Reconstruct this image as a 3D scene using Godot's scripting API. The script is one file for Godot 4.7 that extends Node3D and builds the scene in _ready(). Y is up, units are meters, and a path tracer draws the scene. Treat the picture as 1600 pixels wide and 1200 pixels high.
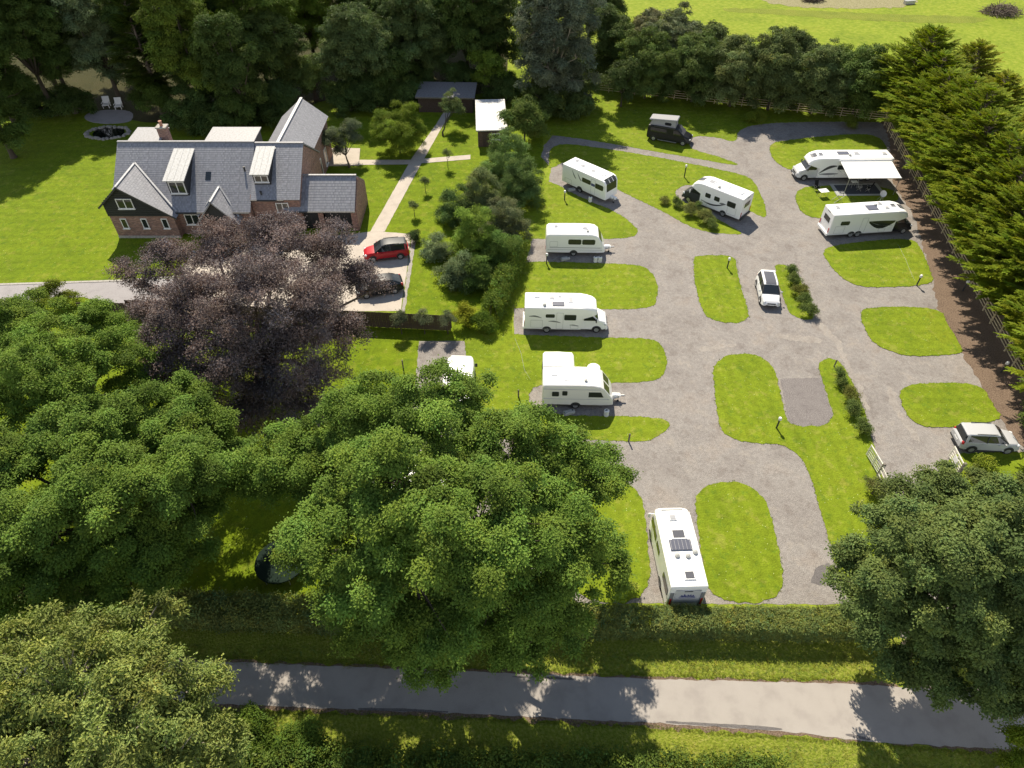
extends Node3D
# A touring-caravan site beside a country house, seen from a drone on a sunny day.
# Metres, y up; the viewpoint stands at x = 0, z = 0; the site lies towards -z.

var rng := RandomNumberGenerator.new()
var M := {}
var taken := {}


func _ready():
	rng.seed = 7
	# camera
	var cam := Camera3D.new()
	cam.name = "camera"
	cam.fov = 58.56
	cam.near = 0.5
	cam.far = 900.0
	cam.position = Vector3(0, 40, 0)
	cam.rotation_degrees = Vector3(-45, 0, 0)
	add_child(cam)
	cam.current = true
	# sky and exposure
	var env := Environment.new()
	var sky := Sky.new()
	var sm := ProceduralSkyMaterial.new()
	sm.sky_top_color = Color(0.31, 0.39, 0.51)
	sm.sky_horizon_color = Color(1.08, 1.075, 1.06)
	sm.sky_curve = 0.24
	sm.ground_bottom_color = Color(0.25, 0.28, 0.18)
	sm.ground_horizon_color = Color(0.5, 0.55, 0.5)
	sky.sky_material = sm
	env.background_mode = Environment.BG_SKY
	env.sky = sky
	env.background_energy_multiplier = 1.0
	env.tonemap_mode = Environment.TONE_MAPPER_LINEAR
	env.tonemap_exposure = 1.8
	env.sdfgi_enabled = true
	env.ssao_enabled = true
	env.ssil_enabled = true
	var we := WorldEnvironment.new()
	we.name = "environment"
	we.environment = env
	add_child(we)
	# sun: behind the house, a little to the left, 47 degrees up
	var sun := DirectionalLight3D.new()
	sun.name = "sun"
	sun.light_energy = 1.5
	sun.light_color = Color(1.0, 0.955, 0.875)
	sun.light_angular_distance = 0.5
	sun.shadow_enabled = true
	add_child(sun)
	sun.look_at_from_position(Vector3.ZERO, Vector3(0.56, -2.75, 2.5), Vector3.UP)
	make_materials()
	setting()
	house()
	outbuildings()
	fences()
	vehicles()
	trees()
	small_things()


# ------------------------------------------------------------------ nodes

func numbered(n: String) -> String:
	if not taken.has(n):
		taken[n] = 0
		return n
	taken[n] += 1
	return "%s_%03d" % [n, taken[n]]


func tag(o, label := "", category := "", group := "", kind := ""):
	if label != "":
		o.set_meta("label", label)
	if category != "":
		o.set_meta("category", category)
	if group != "":
		o.set_meta("group", group)
	if kind != "":
		o.set_meta("kind", kind)
	return o


func thing(called: String, label: String, category: String, at := Vector3.ZERO, turn := 0.0, group := ""):
	var o := Node3D.new()
	o.name = numbered(called)
	o.position = at
	o.rotation.y = turn
	add_child(o)
	return tag(o, label, category, group)


func part(called: String, mesh: Mesh, mat: Material, parent: Node, xf := Transform3D.IDENTITY):
	var o := MeshInstance3D.new()
	o.name = called
	o.mesh = mesh
	o.material_override = mat
	o.transform = xf
	o.cast_shadow = GeometryInstance3D.SHADOW_CASTING_SETTING_ON
	parent.add_child(o, true)
	return o


func structure(called: String, mesh: Mesh, mat: Material):
	var o = part(numbered(called), mesh, mat, self)
	o.set_meta("kind", "structure")
	return o


func copies(called: String, mesh: Mesh, mat: Material, xs: Array, cols: PackedColorArray, parent: Node):
	var mm := MultiMesh.new()
	mm.transform_format = MultiMesh.TRANSFORM_3D
	mm.use_colors = true
	mm.mesh = mesh
	mm.instance_count = xs.size()
	for i in xs.size():
		mm.set_instance_transform(i, xs[i])
		mm.set_instance_color(i, cols[i])
	var o := MultiMeshInstance3D.new()
	o.name = called
	o.multimesh = mm
	o.material_override = mat
	parent.add_child(o, true)
	return o


# ------------------------------------------------------------------ meshes

class MB:
	var v := PackedVector3Array()
	var n := PackedVector3Array()
	var uv := PackedVector2Array()

	func tri(a: Vector3, b: Vector3, c: Vector3):
		var k := (c - a).cross(b - a).normalized()
		v.append(a); v.append(b); v.append(c)
		n.append(k); n.append(k); n.append(k)
		uv.append(Vector2.ZERO); uv.append(Vector2.ZERO); uv.append(Vector2.ZERO)

	func quad(a: Vector3, b: Vector3, c: Vector3, d: Vector3):
		tri(a, b, c)
		tri(a, c, d)

	func uvquad(a: Vector3, b: Vector3, c: Vector3, d: Vector3, ua: Vector2, ub: Vector2, uc: Vector2, ud: Vector2):
		quad(a, b, c, d)
		var s := uv.size() - 6
		uv[s] = ua; uv[s + 1] = ub; uv[s + 2] = uc
		uv[s + 3] = ua; uv[s + 4] = uc; uv[s + 5] = ud

	func smooth_tri(a: Vector3, b: Vector3, c: Vector3, na: Vector3, nb: Vector3, nc: Vector3):
		tri(a, b, c)
		var s := n.size() - 3
		var face := n[s]
		n[s] = na if na.dot(face) > 0 else -na
		n[s + 1] = nb if nb.dot(face) > 0 else -nb
		n[s + 2] = nc if nc.dot(face) > 0 else -nc

	func box(c: Vector3, s: Vector3, b := Basis.IDENTITY):
		var h := s / 2.0
		var p := []
		for i in 8:
			p.append(c + b * Vector3(h.x if i & 1 else -h.x, h.y if i & 2 else -h.y, h.z if i & 4 else -h.z))
		quad(p[0], p[2], p[3], p[1])
		quad(p[5], p[7], p[6], p[4])
		quad(p[4], p[6], p[2], p[0])
		quad(p[1], p[3], p[7], p[5])
		quad(p[2], p[6], p[7], p[3])
		quad(p[4], p[0], p[1], p[5])
		return self

	# a box whose upper and vertical edges are cut at 45 degrees
	func soft_box(c: Vector3, s: Vector3, r: float, b := Basis.IDENTITY):
		var h := s / 2.0
		var rings := []
		for lv in [[-h.y, 0.0], [h.y - r, 0.0], [h.y, r]]:
			var ring := []
			var x: float = h.x - lv[1]
			var z: float = h.z - lv[1]
			for q in [[x, z - r], [x - r, z], [-x + r, z], [-x, z - r], [-x, -z + r], [-x + r, -z], [x - r, -z], [x, -z + r]]:
				ring.append(c + b * Vector3(q[0], lv[0], q[1]))
			rings.append(ring)
		loft(rings, true)
		return self

	# rings of equally many points; closed round; ends capped with fans
	func loft(rings: Array, caps := true):
		for i in rings.size() - 1:
			var p: Array = rings[i]
			var q: Array = rings[i + 1]
			for j in p.size():
				var k := (j + 1) % p.size()
				quad(p[j], q[j], q[k], p[k])
		if caps:
			fan(rings[0], true)
			fan(rings[-1], false)
		return self

	func fan(ring: Array, turned: bool):
		var c := Vector3.ZERO
		for p in ring:
			c += p
		c /= ring.size()
		for j in ring.size():
			var k := (j + 1) % ring.size()
			if turned:
				tri(c, ring[j], ring[k])
			else:
				tri(c, ring[k], ring[j])

	func smooth_loft(rings: Array, caps := true):
		var m: int = rings[0].size()
		var ns := []
		for i in rings.size():
			var row := []
			for j in m:
				var a: Vector3 = rings[mini(i + 1, rings.size() - 1)][j] - rings[maxi(i - 1, 0)][j]
				var b: Vector3 = rings[i][(j + 1) % m] - rings[i][(j + m - 1) % m]
				row.append(a.cross(b).normalized())
			ns.append(row)
		for i in rings.size() - 1:
			for j in m:
				var k := (j + 1) % m
				smooth_tri(rings[i][j], rings[i + 1][j], rings[i + 1][k], ns[i][j], ns[i + 1][j], ns[i + 1][k])
				smooth_tri(rings[i][j], rings[i + 1][k], rings[i][k], ns[i][j], ns[i + 1][k], ns[i][k])
		if caps:
			fan(rings[0], true)
			fan(rings[-1], false)
		return self

	func tube(path: Array, radii: Array, sides := 7):
		var rings := []
		for i in path.size():
			var d: Vector3 = (path[mini(i + 1, path.size() - 1)] - path[maxi(i - 1, 0)]).normalized()
			var s := d.cross(Vector3.RIGHT if absf(d.x) < 0.8 else Vector3.FORWARD).normalized()
			var t := d.cross(s)
			var ring := []
			for j in sides:
				var a := TAU * j / sides
				ring.append(path[i] + (s * cos(a) + t * sin(a)) * radii[i])
			rings.append(ring)
		smooth_loft(rings, true)
		return self

	# polygon in the plane (x, y) of the basis, from depth z0 to z1
	func prism(poly: Array, z0: float, z1: float, b := Basis.IDENTITY, o := Vector3.ZERO):
		var pk := PackedVector2Array(poly)
		var idx := Geometry2D.triangulate_polygon(pk)
		var lo := []
		var hi := []
		for p in pk:
			lo.append(o + b * Vector3(p.x, p.y, z0))
			hi.append(o + b * Vector3(p.x, p.y, z1))
		for i in range(0, idx.size(), 3):
			tri(hi[idx[i]], hi[idx[i + 1]], hi[idx[i + 2]])
			tri(lo[idx[i + 2]], lo[idx[i + 1]], lo[idx[i]])
		for j in pk.size():
			var k := (j + 1) % pk.size()
			quad(lo[j], hi[j], hi[k], lo[k])
		return self

	func mesh() -> ArrayMesh:
		var arr := []
		arr.resize(Mesh.ARRAY_MAX)
		arr[Mesh.ARRAY_VERTEX] = v
		arr[Mesh.ARRAY_NORMAL] = n
		arr[Mesh.ARRAY_TEX_UV] = uv
		var m := ArrayMesh.new()
		m.add_surface_from_arrays(Mesh.PRIMITIVE_TRIANGLES, arr)
		return m


func boxmesh(c: Vector3, s: Vector3, b := Basis.IDENTITY) -> ArrayMesh:
	return MB.new().box(c, s, b).mesh()


func softmesh(c: Vector3, s: Vector3, r: float, b := Basis.IDENTITY) -> ArrayMesh:
	return MB.new().soft_box(c, s, r, b).mesh()


func lathe(profile: Array, sides := 14, axis := Basis.IDENTITY, o := Vector3.ZERO) -> ArrayMesh:
	sides = maxi(sides, 12)
	var rings := []
	for p in profile:
		var ring := []
		for j in sides:
			var a := TAU * j / sides
			ring.append(o + axis * Vector3(cos(a) * p[0], p[1], sin(a) * p[0]))
		rings.append(ring)
	return MB.new().loft(rings, true).mesh()


# ------------------------------------------------------------------ materials

func mat(called: String, c: Color, rough := 0.8, metal := 0.0) -> StandardMaterial3D:
	var m := StandardMaterial3D.new()
	m.resource_name = called
	m.albedo_color = c.linear_to_srgb()
	m.roughness = rough
	m.metallic = metal
	M[called] = m
	return m


func noise_tex(size: int, freq: float, octaves: int, stops: Array, sd: int, kind := FastNoiseLite.TYPE_SIMPLEX_SMOOTH) -> NoiseTexture2D:
	var nz := FastNoiseLite.new()
	nz.noise_type = kind
	nz.seed = sd
	nz.frequency = freq
	nz.fractal_octaves = octaves
	nz.fractal_gain = 0.6
	var t := NoiseTexture2D.new()
	t.width = size
	t.height = size
	t.seamless = true
	t.generate_mipmaps = false
	t.noise = nz
	var gr := Gradient.new()
	var offs := PackedFloat32Array()
	var cols := PackedColorArray()
	for s in stops:
		offs.append(s[0])
		cols.append((s[1] as Color).linear_to_srgb())
	gr.offsets = offs
	gr.colors = cols
	t.color_ramp = gr
	return t


func bump_tex(size: int, freq: float, octaves: int, sd: int) -> NoiseTexture2D:
	return noise_tex(size, freq, octaves, [[0.0, Color.BLACK], [1.0, Color.WHITE]], sd)


func ground_mat(called: String, fine: Texture2D, fine_m: float, coarse: Texture2D, coarse_m: float, bump: Texture2D, bump_cm: float, rough := 0.95) -> StandardMaterial3D:
	var m := StandardMaterial3D.new()
	m.resource_name = called
	m.albedo_texture = fine
	m.uv1_triplanar = true
	m.uv1_world_triplanar = true
	m.uv1_scale = Vector3.ONE / fine_m
	m.roughness = rough
	m.metallic_specular = 0.25
	if coarse:
		m.detail_enabled = true
		m.detail_albedo = coarse
		m.detail_blend_mode = BaseMaterial3D.BLEND_MODE_MUL
		m.detail_uv_layer = BaseMaterial3D.DETAIL_UV_2
		m.uv2_triplanar = true
		m.uv2_world_triplanar = true
		m.uv2_scale = Vector3.ONE / coarse_m
		m.uv2_offset = Vector3(0.37, 0, 0.61)
	if bump:
		m.heightmap_enabled = true
		m.heightmap_texture = bump
		m.heightmap_scale = bump_cm
	M[called] = m
	return m


func g3(r: float, g: float, b: float) -> Color:
	return Color(r, g, b)


func leaf_mat(called: String, rough := 0.55, through := Color(0.55, 0.62, 0.2)) -> StandardMaterial3D:
	var m := mat(called, Color(1, 1, 1), rough)
	m.vertex_color_use_as_albedo = true
	m.metallic_specular = 0.16
	m.cull_mode = BaseMaterial3D.CULL_DISABLED
	m.backlight_enabled = true
	m.backlight = through
	return m


func brick_image(mortar: Color, tones: Array, bw: int, bh: int, nx: int, ny: int, sd: int, gap := 1) -> ImageTexture:
	var im := Image.create(bw * nx, bh * ny, false, Image.FORMAT_RGB8)
	im.fill(mortar.linear_to_srgb())
	var r := RandomNumberGenerator.new()
	r.seed = sd
	for j in ny:
		for i in nx:
			var c: Color = tones[r.randi() % tones.size()]
			c = (c * r.randf_range(0.85, 1.15)).linear_to_srgb()
			var x := i * bw + (bw / 2 if j % 2 else 0)
			im.fill_rect(Rect2i(x, j * bh, bw - gap, bh - gap), c)
			if x + bw > bw * nx:
				im.fill_rect(Rect2i(0, j * bh, bw / 2 - gap, bh - gap), c)
	return ImageTexture.create_from_image(im)


func field_of(size: int, freq: float, octaves: int, sd: int) -> PackedByteArray:
	var nz := FastNoiseLite.new()
	nz.seed = sd
	nz.frequency = freq
	nz.fractal_octaves = octaves
	nz.fractal_gain = 0.6
	return nz.get_seamless_image(size, size).get_data()


func srgb_byte(x: float) -> int:
	return clampi(int(255.0 * (1.055 * pow(maxf(x, 0.0), 1.0 / 2.4) - 0.055)), 0, 255)


# mown turf: blades and clumps, clover, dry patches, daisies, faint mower stripes
func turf_image(cross: bool) -> ImageTexture:
	var n := 1024
	var fine := field_of(n, 0.16, 3, 201)
	var mid := field_of(n, 0.028, 4, 202)
	var dry := field_of(n, 0.012, 5, 203)
	var clover := field_of(n, 0.02, 5, 204)
	var out := PackedByteArray()
	out.resize(n * n * 3)
	var lut := PackedByteArray()
	for i in 1024:
		lut.append(srgb_byte(i / 1024.0 * 0.6))
	var r := RandomNumberGenerator.new()
	r.seed = 77
	for y in n:
		for x in n:
			var i := y * n + x
			var s := (x if cross else y) / 32
			var k := 1.0 + (fine[i] - 128) * 0.0022 + (mid[i] - 128) * 0.0016 + (0.035 if s % 2 else -0.035)
			var d := clampf((dry[i] - 162) * 0.012, 0.0, 0.5)
			var c := clampf((clover[i] - 160) * 0.016, 0.0, 0.7)
			var cr := lerpf(lerpf(0.153, 0.235, d), 0.105, c) * k
			var cg := lerpf(lerpf(0.204, 0.243, d), 0.168, c) * k
			var cb := lerpf(lerpf(0.0115, 0.045, d), 0.014, c) * k
			out[i * 3] = lut[clampi(int(cr * 1706.0), 0, 1023)]
			out[i * 3 + 1] = lut[clampi(int(cg * 1706.0), 0, 1023)]
			out[i * 3 + 2] = lut[clampi(int(cb * 1706.0), 0, 1023)]
	for q in 260:
		var px := r.randi() % n
		var py := r.randi() % n
		for t in 4:
			var i := (((py + t / 2) % n) * n + (px + t % 2) % n) * 3
			out[i] = 205
			out[i + 1] = 208
			out[i + 2] = 170
	return ImageTexture.create_from_image(Image.create_from_data(n, n, false, Image.FORMAT_RGB8, out))


# loose stone: single pale and dark stones, scuffed and muddy patches
func gravel_image(c: Color, sd: int) -> ImageTexture:
	var n := 1024
	var fine := field_of(n, 0.3, 2, sd)
	var mid := field_of(n, 0.05, 5, sd + 1)
	var mud := field_of(n, 0.011, 6, sd + 2)
	var out := PackedByteArray()
	out.resize(n * n * 3)
	var lut := PackedByteArray()
	for i in 1024:
		lut.append(srgb_byte(i / 1024.0 * 0.8))
	var r := RandomNumberGenerator.new()
	r.seed = sd
	for i in n * n:
		var k := 1.0 + (fine[i] - 128) * 0.0036 + (mid[i] - 128) * 0.0014
		var d := clampf((mud[i] - 150) * 0.010, 0.0, 0.5)
		var p := clampf((92 - mud[i]) * 0.010, 0.0, 0.45)
		var u := r.randi() & 255
		if u < 7:
			k *= 0.55
		elif u > 247:
			k *= 1.5
		out[i * 3] = lut[clampi(int(lerpf(lerpf(c.r, c.r * 0.74, d), c.r * 1.18, p) * k * 1280.0), 0, 1023)]
		out[i * 3 + 1] = lut[clampi(int(lerpf(lerpf(c.g, c.g * 0.70, d), c.g * 1.15, p) * k * 1280.0), 0, 1023)]
		out[i * 3 + 2] = lut[clampi(int(lerpf(lerpf(c.b, c.b * 0.68, d), c.b * 1.08, p) * k * 1280.0), 0, 1023)]
	return ImageTexture.create_from_image(Image.create_from_data(n, n, false, Image.FORMAT_RGB8, out))


func make_materials():
	# ground
	var grass_x := turf_image(false)
	var grass_z := turf_image(true)
	var grass_coarse := noise_tex(1024, 0.010, 5, [[0.0, g3(0.72, 0.78, 0.75)], [0.45, g3(0.93, 0.95, 0.9)], [0.7, g3(1, 1, 1)], [1.0, g3(1.0, 0.93, 1.0)]], 12)
	var grass_bump := bump_tex(1024, 0.09, 4, 13)
	ground_mat("lawn", grass_x, 19.2, grass_coarse, 67.0, grass_bump, 3.0)
	ground_mat("garden_lawn", grass_x, 23.7, grass_coarse, 61.0, grass_bump, 3.0)
	M.garden_lawn.albedo_color = Color(0.86, 0.9, 0.62).linear_to_srgb()
	ground_mat("lawn_cross", grass_z, 19.2, grass_coarse, 53.0, grass_bump, 3.0)
	var field_fine := noise_tex(1024, 0.03, 6, [[0.0, g3(0.13, 0.18, 0.014)], [0.5, g3(0.19, 0.245, 0.02)], [1.0, g3(0.28, 0.29, 0.05)]], 21)
	ground_mat("field", field_fine, 33.0, grass_coarse, 103.0, grass_bump, 4.0)
	var verge_fine := noise_tex(1024, 0.06, 6, [[0.0, g3(0.105, 0.14, 0.014)], [0.45, g3(0.165, 0.20, 0.022)], [0.7, g3(0.21, 0.228, 0.04)], [1.0, g3(0.29, 0.265, 0.10)]], 31)
	ground_mat("verge", verge_fine, 15.0, grass_coarse, 41.0, grass_bump, 6.0)
	var gravel_fine := gravel_image(g3(0.245, 0.228, 0.212), 41)
	var gravel_coarse := noise_tex(1024, 0.012, 6, [[0.0, g3(0.80, 0.785, 0.79)], [0.4, g3(0.93, 0.92, 0.92)], [0.6, g3(1, 1, 1)], [1.0, g3(1, 0.95, 0.90)]], 42)
	var gravel_bump := bump_tex(1024, 0.2, 4, 43)
	ground_mat("gravel", gravel_fine, 20.5, gravel_coarse, 59.0, gravel_bump, 3.0)
	var road_fine := noise_tex(1024, 0.25, 4, [[0.0, g3(0.26, 0.238, 0.215)], [0.5, g3(0.345, 0.318, 0.29)], [1.0, g3(0.44, 0.41, 0.375)]], 51)
	var road_coarse := noise_tex(1024, 0.02, 5, [[0.0, g3(0.80, 0.79, 0.80)], [0.5, g3(0.95, 0.95, 0.95)], [1.0, g3(1, 1, 1)]], 52)
	ground_mat("road", road_fine, 9.0, road_coarse, 37.0, gravel_bump, 0.8)
	var soil_fine := noise_tex(1024, 0.09, 6, [[0.0, g3(0.08, 0.055, 0.04)], [0.5, g3(0.17, 0.122, 0.088)], [1.0, g3(0.29, 0.225, 0.165)]], 61)
	ground_mat("soil", soil_fine, 12.0, road_coarse, 31.0, gravel_bump, 4.0)
	var pale_fine := noise_tex(1024, 0.2, 5, [[0.0, g3(0.36, 0.31, 0.26)], [0.5, g3(0.47, 0.42, 0.36)], [1.0, g3(0.58, 0.53, 0.46)]], 71)
	ground_mat("pale_gravel", pale_fine, 10.0, road_coarse, 37.0, gravel_bump, 1.5)
	var lane_fine := noise_tex(512, 0.2, 5, [[0.0, g3(0.24, 0.225, 0.225)], [0.5, g3(0.31, 0.295, 0.295)], [1.0, g3(0.38, 0.36, 0.36)]], 72)
	ground_mat("lane", lane_fine, 9.0, road_coarse, 37.0, null, 0.0)
	var dark_fine := noise_tex(512, 0.2, 5, [[0.0, g3(0.09, 0.083, 0.08)], [0.5, g3(0.15, 0.14, 0.138)], [1.0, g3(0.25, 0.235, 0.23)]], 73)
	ground_mat("damp_gravel", dark_fine, 9.0, road_coarse, 23.0, gravel_bump, 3.0)
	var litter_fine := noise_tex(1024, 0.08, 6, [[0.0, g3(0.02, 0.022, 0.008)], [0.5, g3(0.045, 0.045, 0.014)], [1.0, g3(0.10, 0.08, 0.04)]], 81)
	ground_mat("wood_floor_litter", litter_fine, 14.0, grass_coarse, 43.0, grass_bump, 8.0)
	var bay_fine := noise_tex(512, 0.2, 5, [[0.0, g3(0.115, 0.103, 0.098)], [0.5, g3(0.195, 0.178, 0.172)], [1.0, g3(0.33, 0.305, 0.295)]], 74)
	ground_mat("gravel_dark", bay_fine, 11.0, road_coarse, 23.0, gravel_bump, 3.0)
	var sp_fine := noise_tex(512, 0.08, 6, [[0.0, g3(0.16, 0.17, 0.05)], [0.5, g3(0.26, 0.24, 0.13)], [1.0, g3(0.36, 0.31, 0.22)]], 75)
	ground_mat("soil_pale", sp_fine, 13.0, road_coarse, 23.0, gravel_bump, 4.0)
	var dust_fine := gravel_image(g3(0.285, 0.263, 0.238), 61)
	ground_mat("dust", dust_fine, 11.0, gravel_coarse, 23.0, gravel_bump, 2.0)
	mat("grass_blade", Color(1, 1, 1), 0.7)
	M.grass_blade.vertex_color_use_as_albedo = true
	M.grass_blade.metallic_specular = 0.2
	M.grass_blade.backlight_enabled = true
	M.grass_blade.backlight = Color(0.5, 0.6, 0.2)
	# buildings
	var bt := brick_image(g3(0.30, 0.26, 0.23), [g3(0.20, 0.105, 0.08), g3(0.25, 0.135, 0.10), g3(0.16, 0.09, 0.075), g3(0.29, 0.17, 0.13)], 22, 8, 20, 48, 5, 1)
	var br := mat("brick", Color(1, 1, 1), 0.9)
	br.albedo_texture = bt
	br.uv1_triplanar = true
	br.uv1_scale = Vector3(1.0 / 4.4, 1.0 / 3.6, 1.0 / 4.4)
	var slate_tex := brick_image(g3(0.19, 0.193, 0.21), [g3(0.238, 0.241, 0.262), g3(0.25, 0.253, 0.274), g3(0.226, 0.229, 0.25), g3(0.262, 0.265, 0.284)], 16, 16, 32, 16, 6, 1)
	var sl := mat("slate", Color(1, 1, 1), 0.5)
	sl.albedo_texture = slate_tex
	sl.metallic_specular = 0.4
	mat("slate_plain", g3(0.25, 0.252, 0.27), 0.55)
	mat("lead", g3(0.36, 0.37, 0.39), 0.5, 0.1)
	mat("zinc", g3(0.45, 0.455, 0.455), 0.6, 0.0)
	mat("black_board", g3(0.018, 0.019, 0.021), 0.7)
	mat("white_frame", g3(0.74, 0.73, 0.70), 0.5)
	mat("glass", g3(0.018, 0.022, 0.024), 0.06)
	M.glass.metallic_specular = 0.6
	mat("acrylic", g3(0.030, 0.034, 0.030), 0.14)
	mat("timber", g3(0.24, 0.175, 0.10), 0.85)
	mat("rail_wood", g3(0.54, 0.45, 0.28), 0.85)
	mat("grey_wood", g3(0.17, 0.15, 0.125), 0.9)
	mat("fence_board", g3(0.075, 0.05, 0.04), 0.9)
	mat("gate_paint", g3(0.70, 0.68, 0.58), 0.6)
	mat("shed_wall", g3(0.115, 0.072, 0.058), 0.85)
	mat("pale_felt", g3(0.64, 0.635, 0.62), 0.8)
	mat("grey_felt", g3(0.20, 0.195, 0.20), 0.85)
	mat("clay", g3(0.36, 0.18, 0.12), 0.85)
	# vehicles
	for q in [["white_gel", g3(0.86, 0.86, 0.85)], ["cream_gel", g3(0.74, 0.735, 0.70)], ["grey_gel", g3(0.52, 0.525, 0.53)], ["silver", g3(0.44, 0.445, 0.45)], ["red_paint", g3(0.40, 0.014, 0.022)], ["black_paint", g3(0.012, 0.013, 0.016)], ["pearl", g3(0.76, 0.76, 0.76)], ["graphite", g3(0.045, 0.048, 0.052)]]:
		var m := mat(q[0], q[1], 0.32)
		m.clearcoat_enabled = true
		m.clearcoat = 0.25 if q[1].g < 0.1 else 0.6
		m.clearcoat_roughness = 0.08
		m.metallic_specular = 0.3
	mat("stripe", g3(0.20, 0.205, 0.21), 0.4)
	mat("seam", g3(0.42, 0.425, 0.42), 0.5)
	mat("stripe_dark", g3(0.045, 0.047, 0.05), 0.4)
	mat("stripe_blue", g3(0.05, 0.06, 0.20), 0.4)
	mat("rubber", g3(0.018, 0.018, 0.018), 0.85)
	mat("alloy", g3(0.42, 0.43, 0.44), 0.35, 0.6)
	mat("trim", g3(0.03, 0.031, 0.033), 0.6)
	mat("solar", g3(0.10, 0.105, 0.135), 0.25)
	mat("rooflight", g3(0.34, 0.345, 0.36), 0.3)
	mat("tint", g3(0.10, 0.102, 0.115), 0.2)
	mat("lamp_red", g3(0.42, 0.02, 0.02), 0.25)
	mat("lamp_clear", g3(0.62, 0.63, 0.65), 0.15)
	mat("canvas_white", g3(0.80, 0.80, 0.79), 0.85)
	mat("canvas_grey", g3(0.30, 0.30, 0.32), 0.85)
	mat("canvas_dark", g3(0.022, 0.023, 0.026), 0.95)
	M.canvas_dark.metallic_specular = 0.05
	mat("plastic_white", g3(0.72, 0.72, 0.70), 0.5)
	mat("plastic_grey", g3(0.33, 0.34, 0.33), 0.6)
	mat("plastic_green", g3(0.016, 0.026, 0.02), 0.95)
	M.plastic_green.metallic_specular = 0.05
	mat("steel", g3(0.42, 0.42, 0.42), 0.4, 0.6)
	mat("cloth_slate", g3(0.045, 0.05, 0.066), 0.95)
	mat("roof_grey", g3(0.22, 0.225, 0.235), 0.6)
	mat("cloth_blue", g3(0.10, 0.12, 0.22), 0.9)
	mat("water", g3(0.006, 0.008, 0.007), 0.05)
	mat("stone", g3(0.30, 0.28, 0.25), 0.9)
	mat("concrete", g3(0.36, 0.34, 0.31), 0.9)
	# plants
	mat("bark", g3(0.075, 0.058, 0.042), 0.95)
	mat("bark_pale", g3(0.30, 0.265, 0.205), 0.9)
	mat("bark_brown", g3(0.15, 0.118, 0.09), 0.95)
	leaf_mat("leaf", 0.5, Color(0.56, 0.62, 0.19))
	leaf_mat("leaf_purple", 0.45, Color(0.55, 0.42, 0.38))
	leaf_mat("needle", 0.6, Color(0.75, 0.8, 0.2))
	var bb := bump_tex(256, 0.06, 4, 91)
	for k in ["bark", "bark_pale", "bark_brown", "timber", "grey_wood", "fence_board", "shed_wall", "stone", "concrete", "pale_felt"]:
		M[k].heightmap_enabled = true
		M[k].heightmap_texture = bb
		M[k].heightmap_scale = 1.2
		M[k].uv1_triplanar = true
		M[k].uv1_scale = Vector3.ONE * 0.8
	var dirt := noise_tex(512, 0.02, 6, [[0.0, g3(0.55, 0.54, 0.5)], [0.35, g3(0.85, 0.84, 0.82)], [0.6, g3(1, 1, 1)], [1.0, g3(1, 1, 1)]], 92)
	for k in ["pale_felt", "grey_felt", "zinc", "timber", "rail_wood", "grey_wood", "gate_paint", "concrete", "stone", "shed_wall", "fence_board", "slate_plain", "lead"]:
		M[k].albedo_texture = dirt
		M[k].uv1_triplanar = true
		M[k].uv1_scale = Vector3.ONE * 0.35


# ------------------------------------------------------------------ plants

var spray := {}


func rdir() -> Vector3:
	var y := rng.randf_range(-1.0, 1.0)
	var a := rng.randf() * TAU
	var r := sqrt(1.0 - y * y)
	return Vector3(cos(a) * r, y, sin(a) * r)


# a spray of folded leaves in a ball of the given radius
func leaf_spray(count: int, long: float, wide: float, radius: float, sd: int, up := 1.5) -> ArrayMesh:
	var r := RandomNumberGenerator.new()
	r.seed = sd
	var b := MB.new()
	for i in count:
		var p := Vector3(r.randfn(), r.randfn() * 0.5, r.randfn()) * radius * 0.5
		var nrm := (Vector3(r.randf_range(-1, 1), r.randf_range(-0.6, 1), r.randf_range(-1, 1)) + Vector3.UP * up).normalized()
		var out := (Vector3(p.x, r.randf_range(-0.5, 0.3) * radius, p.z) + Vector3(r.randf_range(-1, 1), 0, r.randf_range(-1, 1)) * radius * 0.4)
		var d := (out - nrm * out.dot(nrm)).normalized()
		var s := nrm.cross(d)
		var l := long * r.randf_range(0.7, 1.25)
		var w := wide * r.randf_range(0.8, 1.2)
		var tip := p + d * l - nrm * l * 0.18
		var mid := p + d * l * 0.5
		var le := mid + s * w * 0.5 + nrm * w * 0.12
		var ri := mid - s * w * 0.5 + nrm * w * 0.12
		b.tri(p, le, tip)
		b.tri(p, tip, ri)
	return b.mesh()


# a flat feathery conifer frond along +x
func frond(long: float, sd: int) -> ArrayMesh:
	var r := RandomNumberGenerator.new()
	r.seed = sd
	var b := MB.new()
	for i in 13:
		var t := (i + 0.5) / 13.0
		var x := long * t * 0.9
		for s in [-1, 1]:
			var l: float = long * (0.34 - 0.24 * t) * r.randf_range(0.75, 1.25)
			var d := Vector3(0.75, r.randf_range(-0.25, 0.35), s * r.randf_range(0.45, 0.9)).normalized()
			var p := Vector3(x, -0.06 * long * t * t, 0)
			var w := 0.045 * long
			var e := p + d * l
			var side := Vector3(-d.z, r.randf_range(-0.4, 0.4), d.x).normalized() * w
			b.tri(p, p + d * l * 0.45 + side, e)
			b.tri(p, e, p + d * l * 0.45 - side)
	b.tri(Vector3(long * 0.7, 0, 0.03 * long), Vector3(long * 1.02, -0.05 * long, 0), Vector3(long * 0.7, 0, -0.03 * long))
	return b.mesh()


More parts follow.
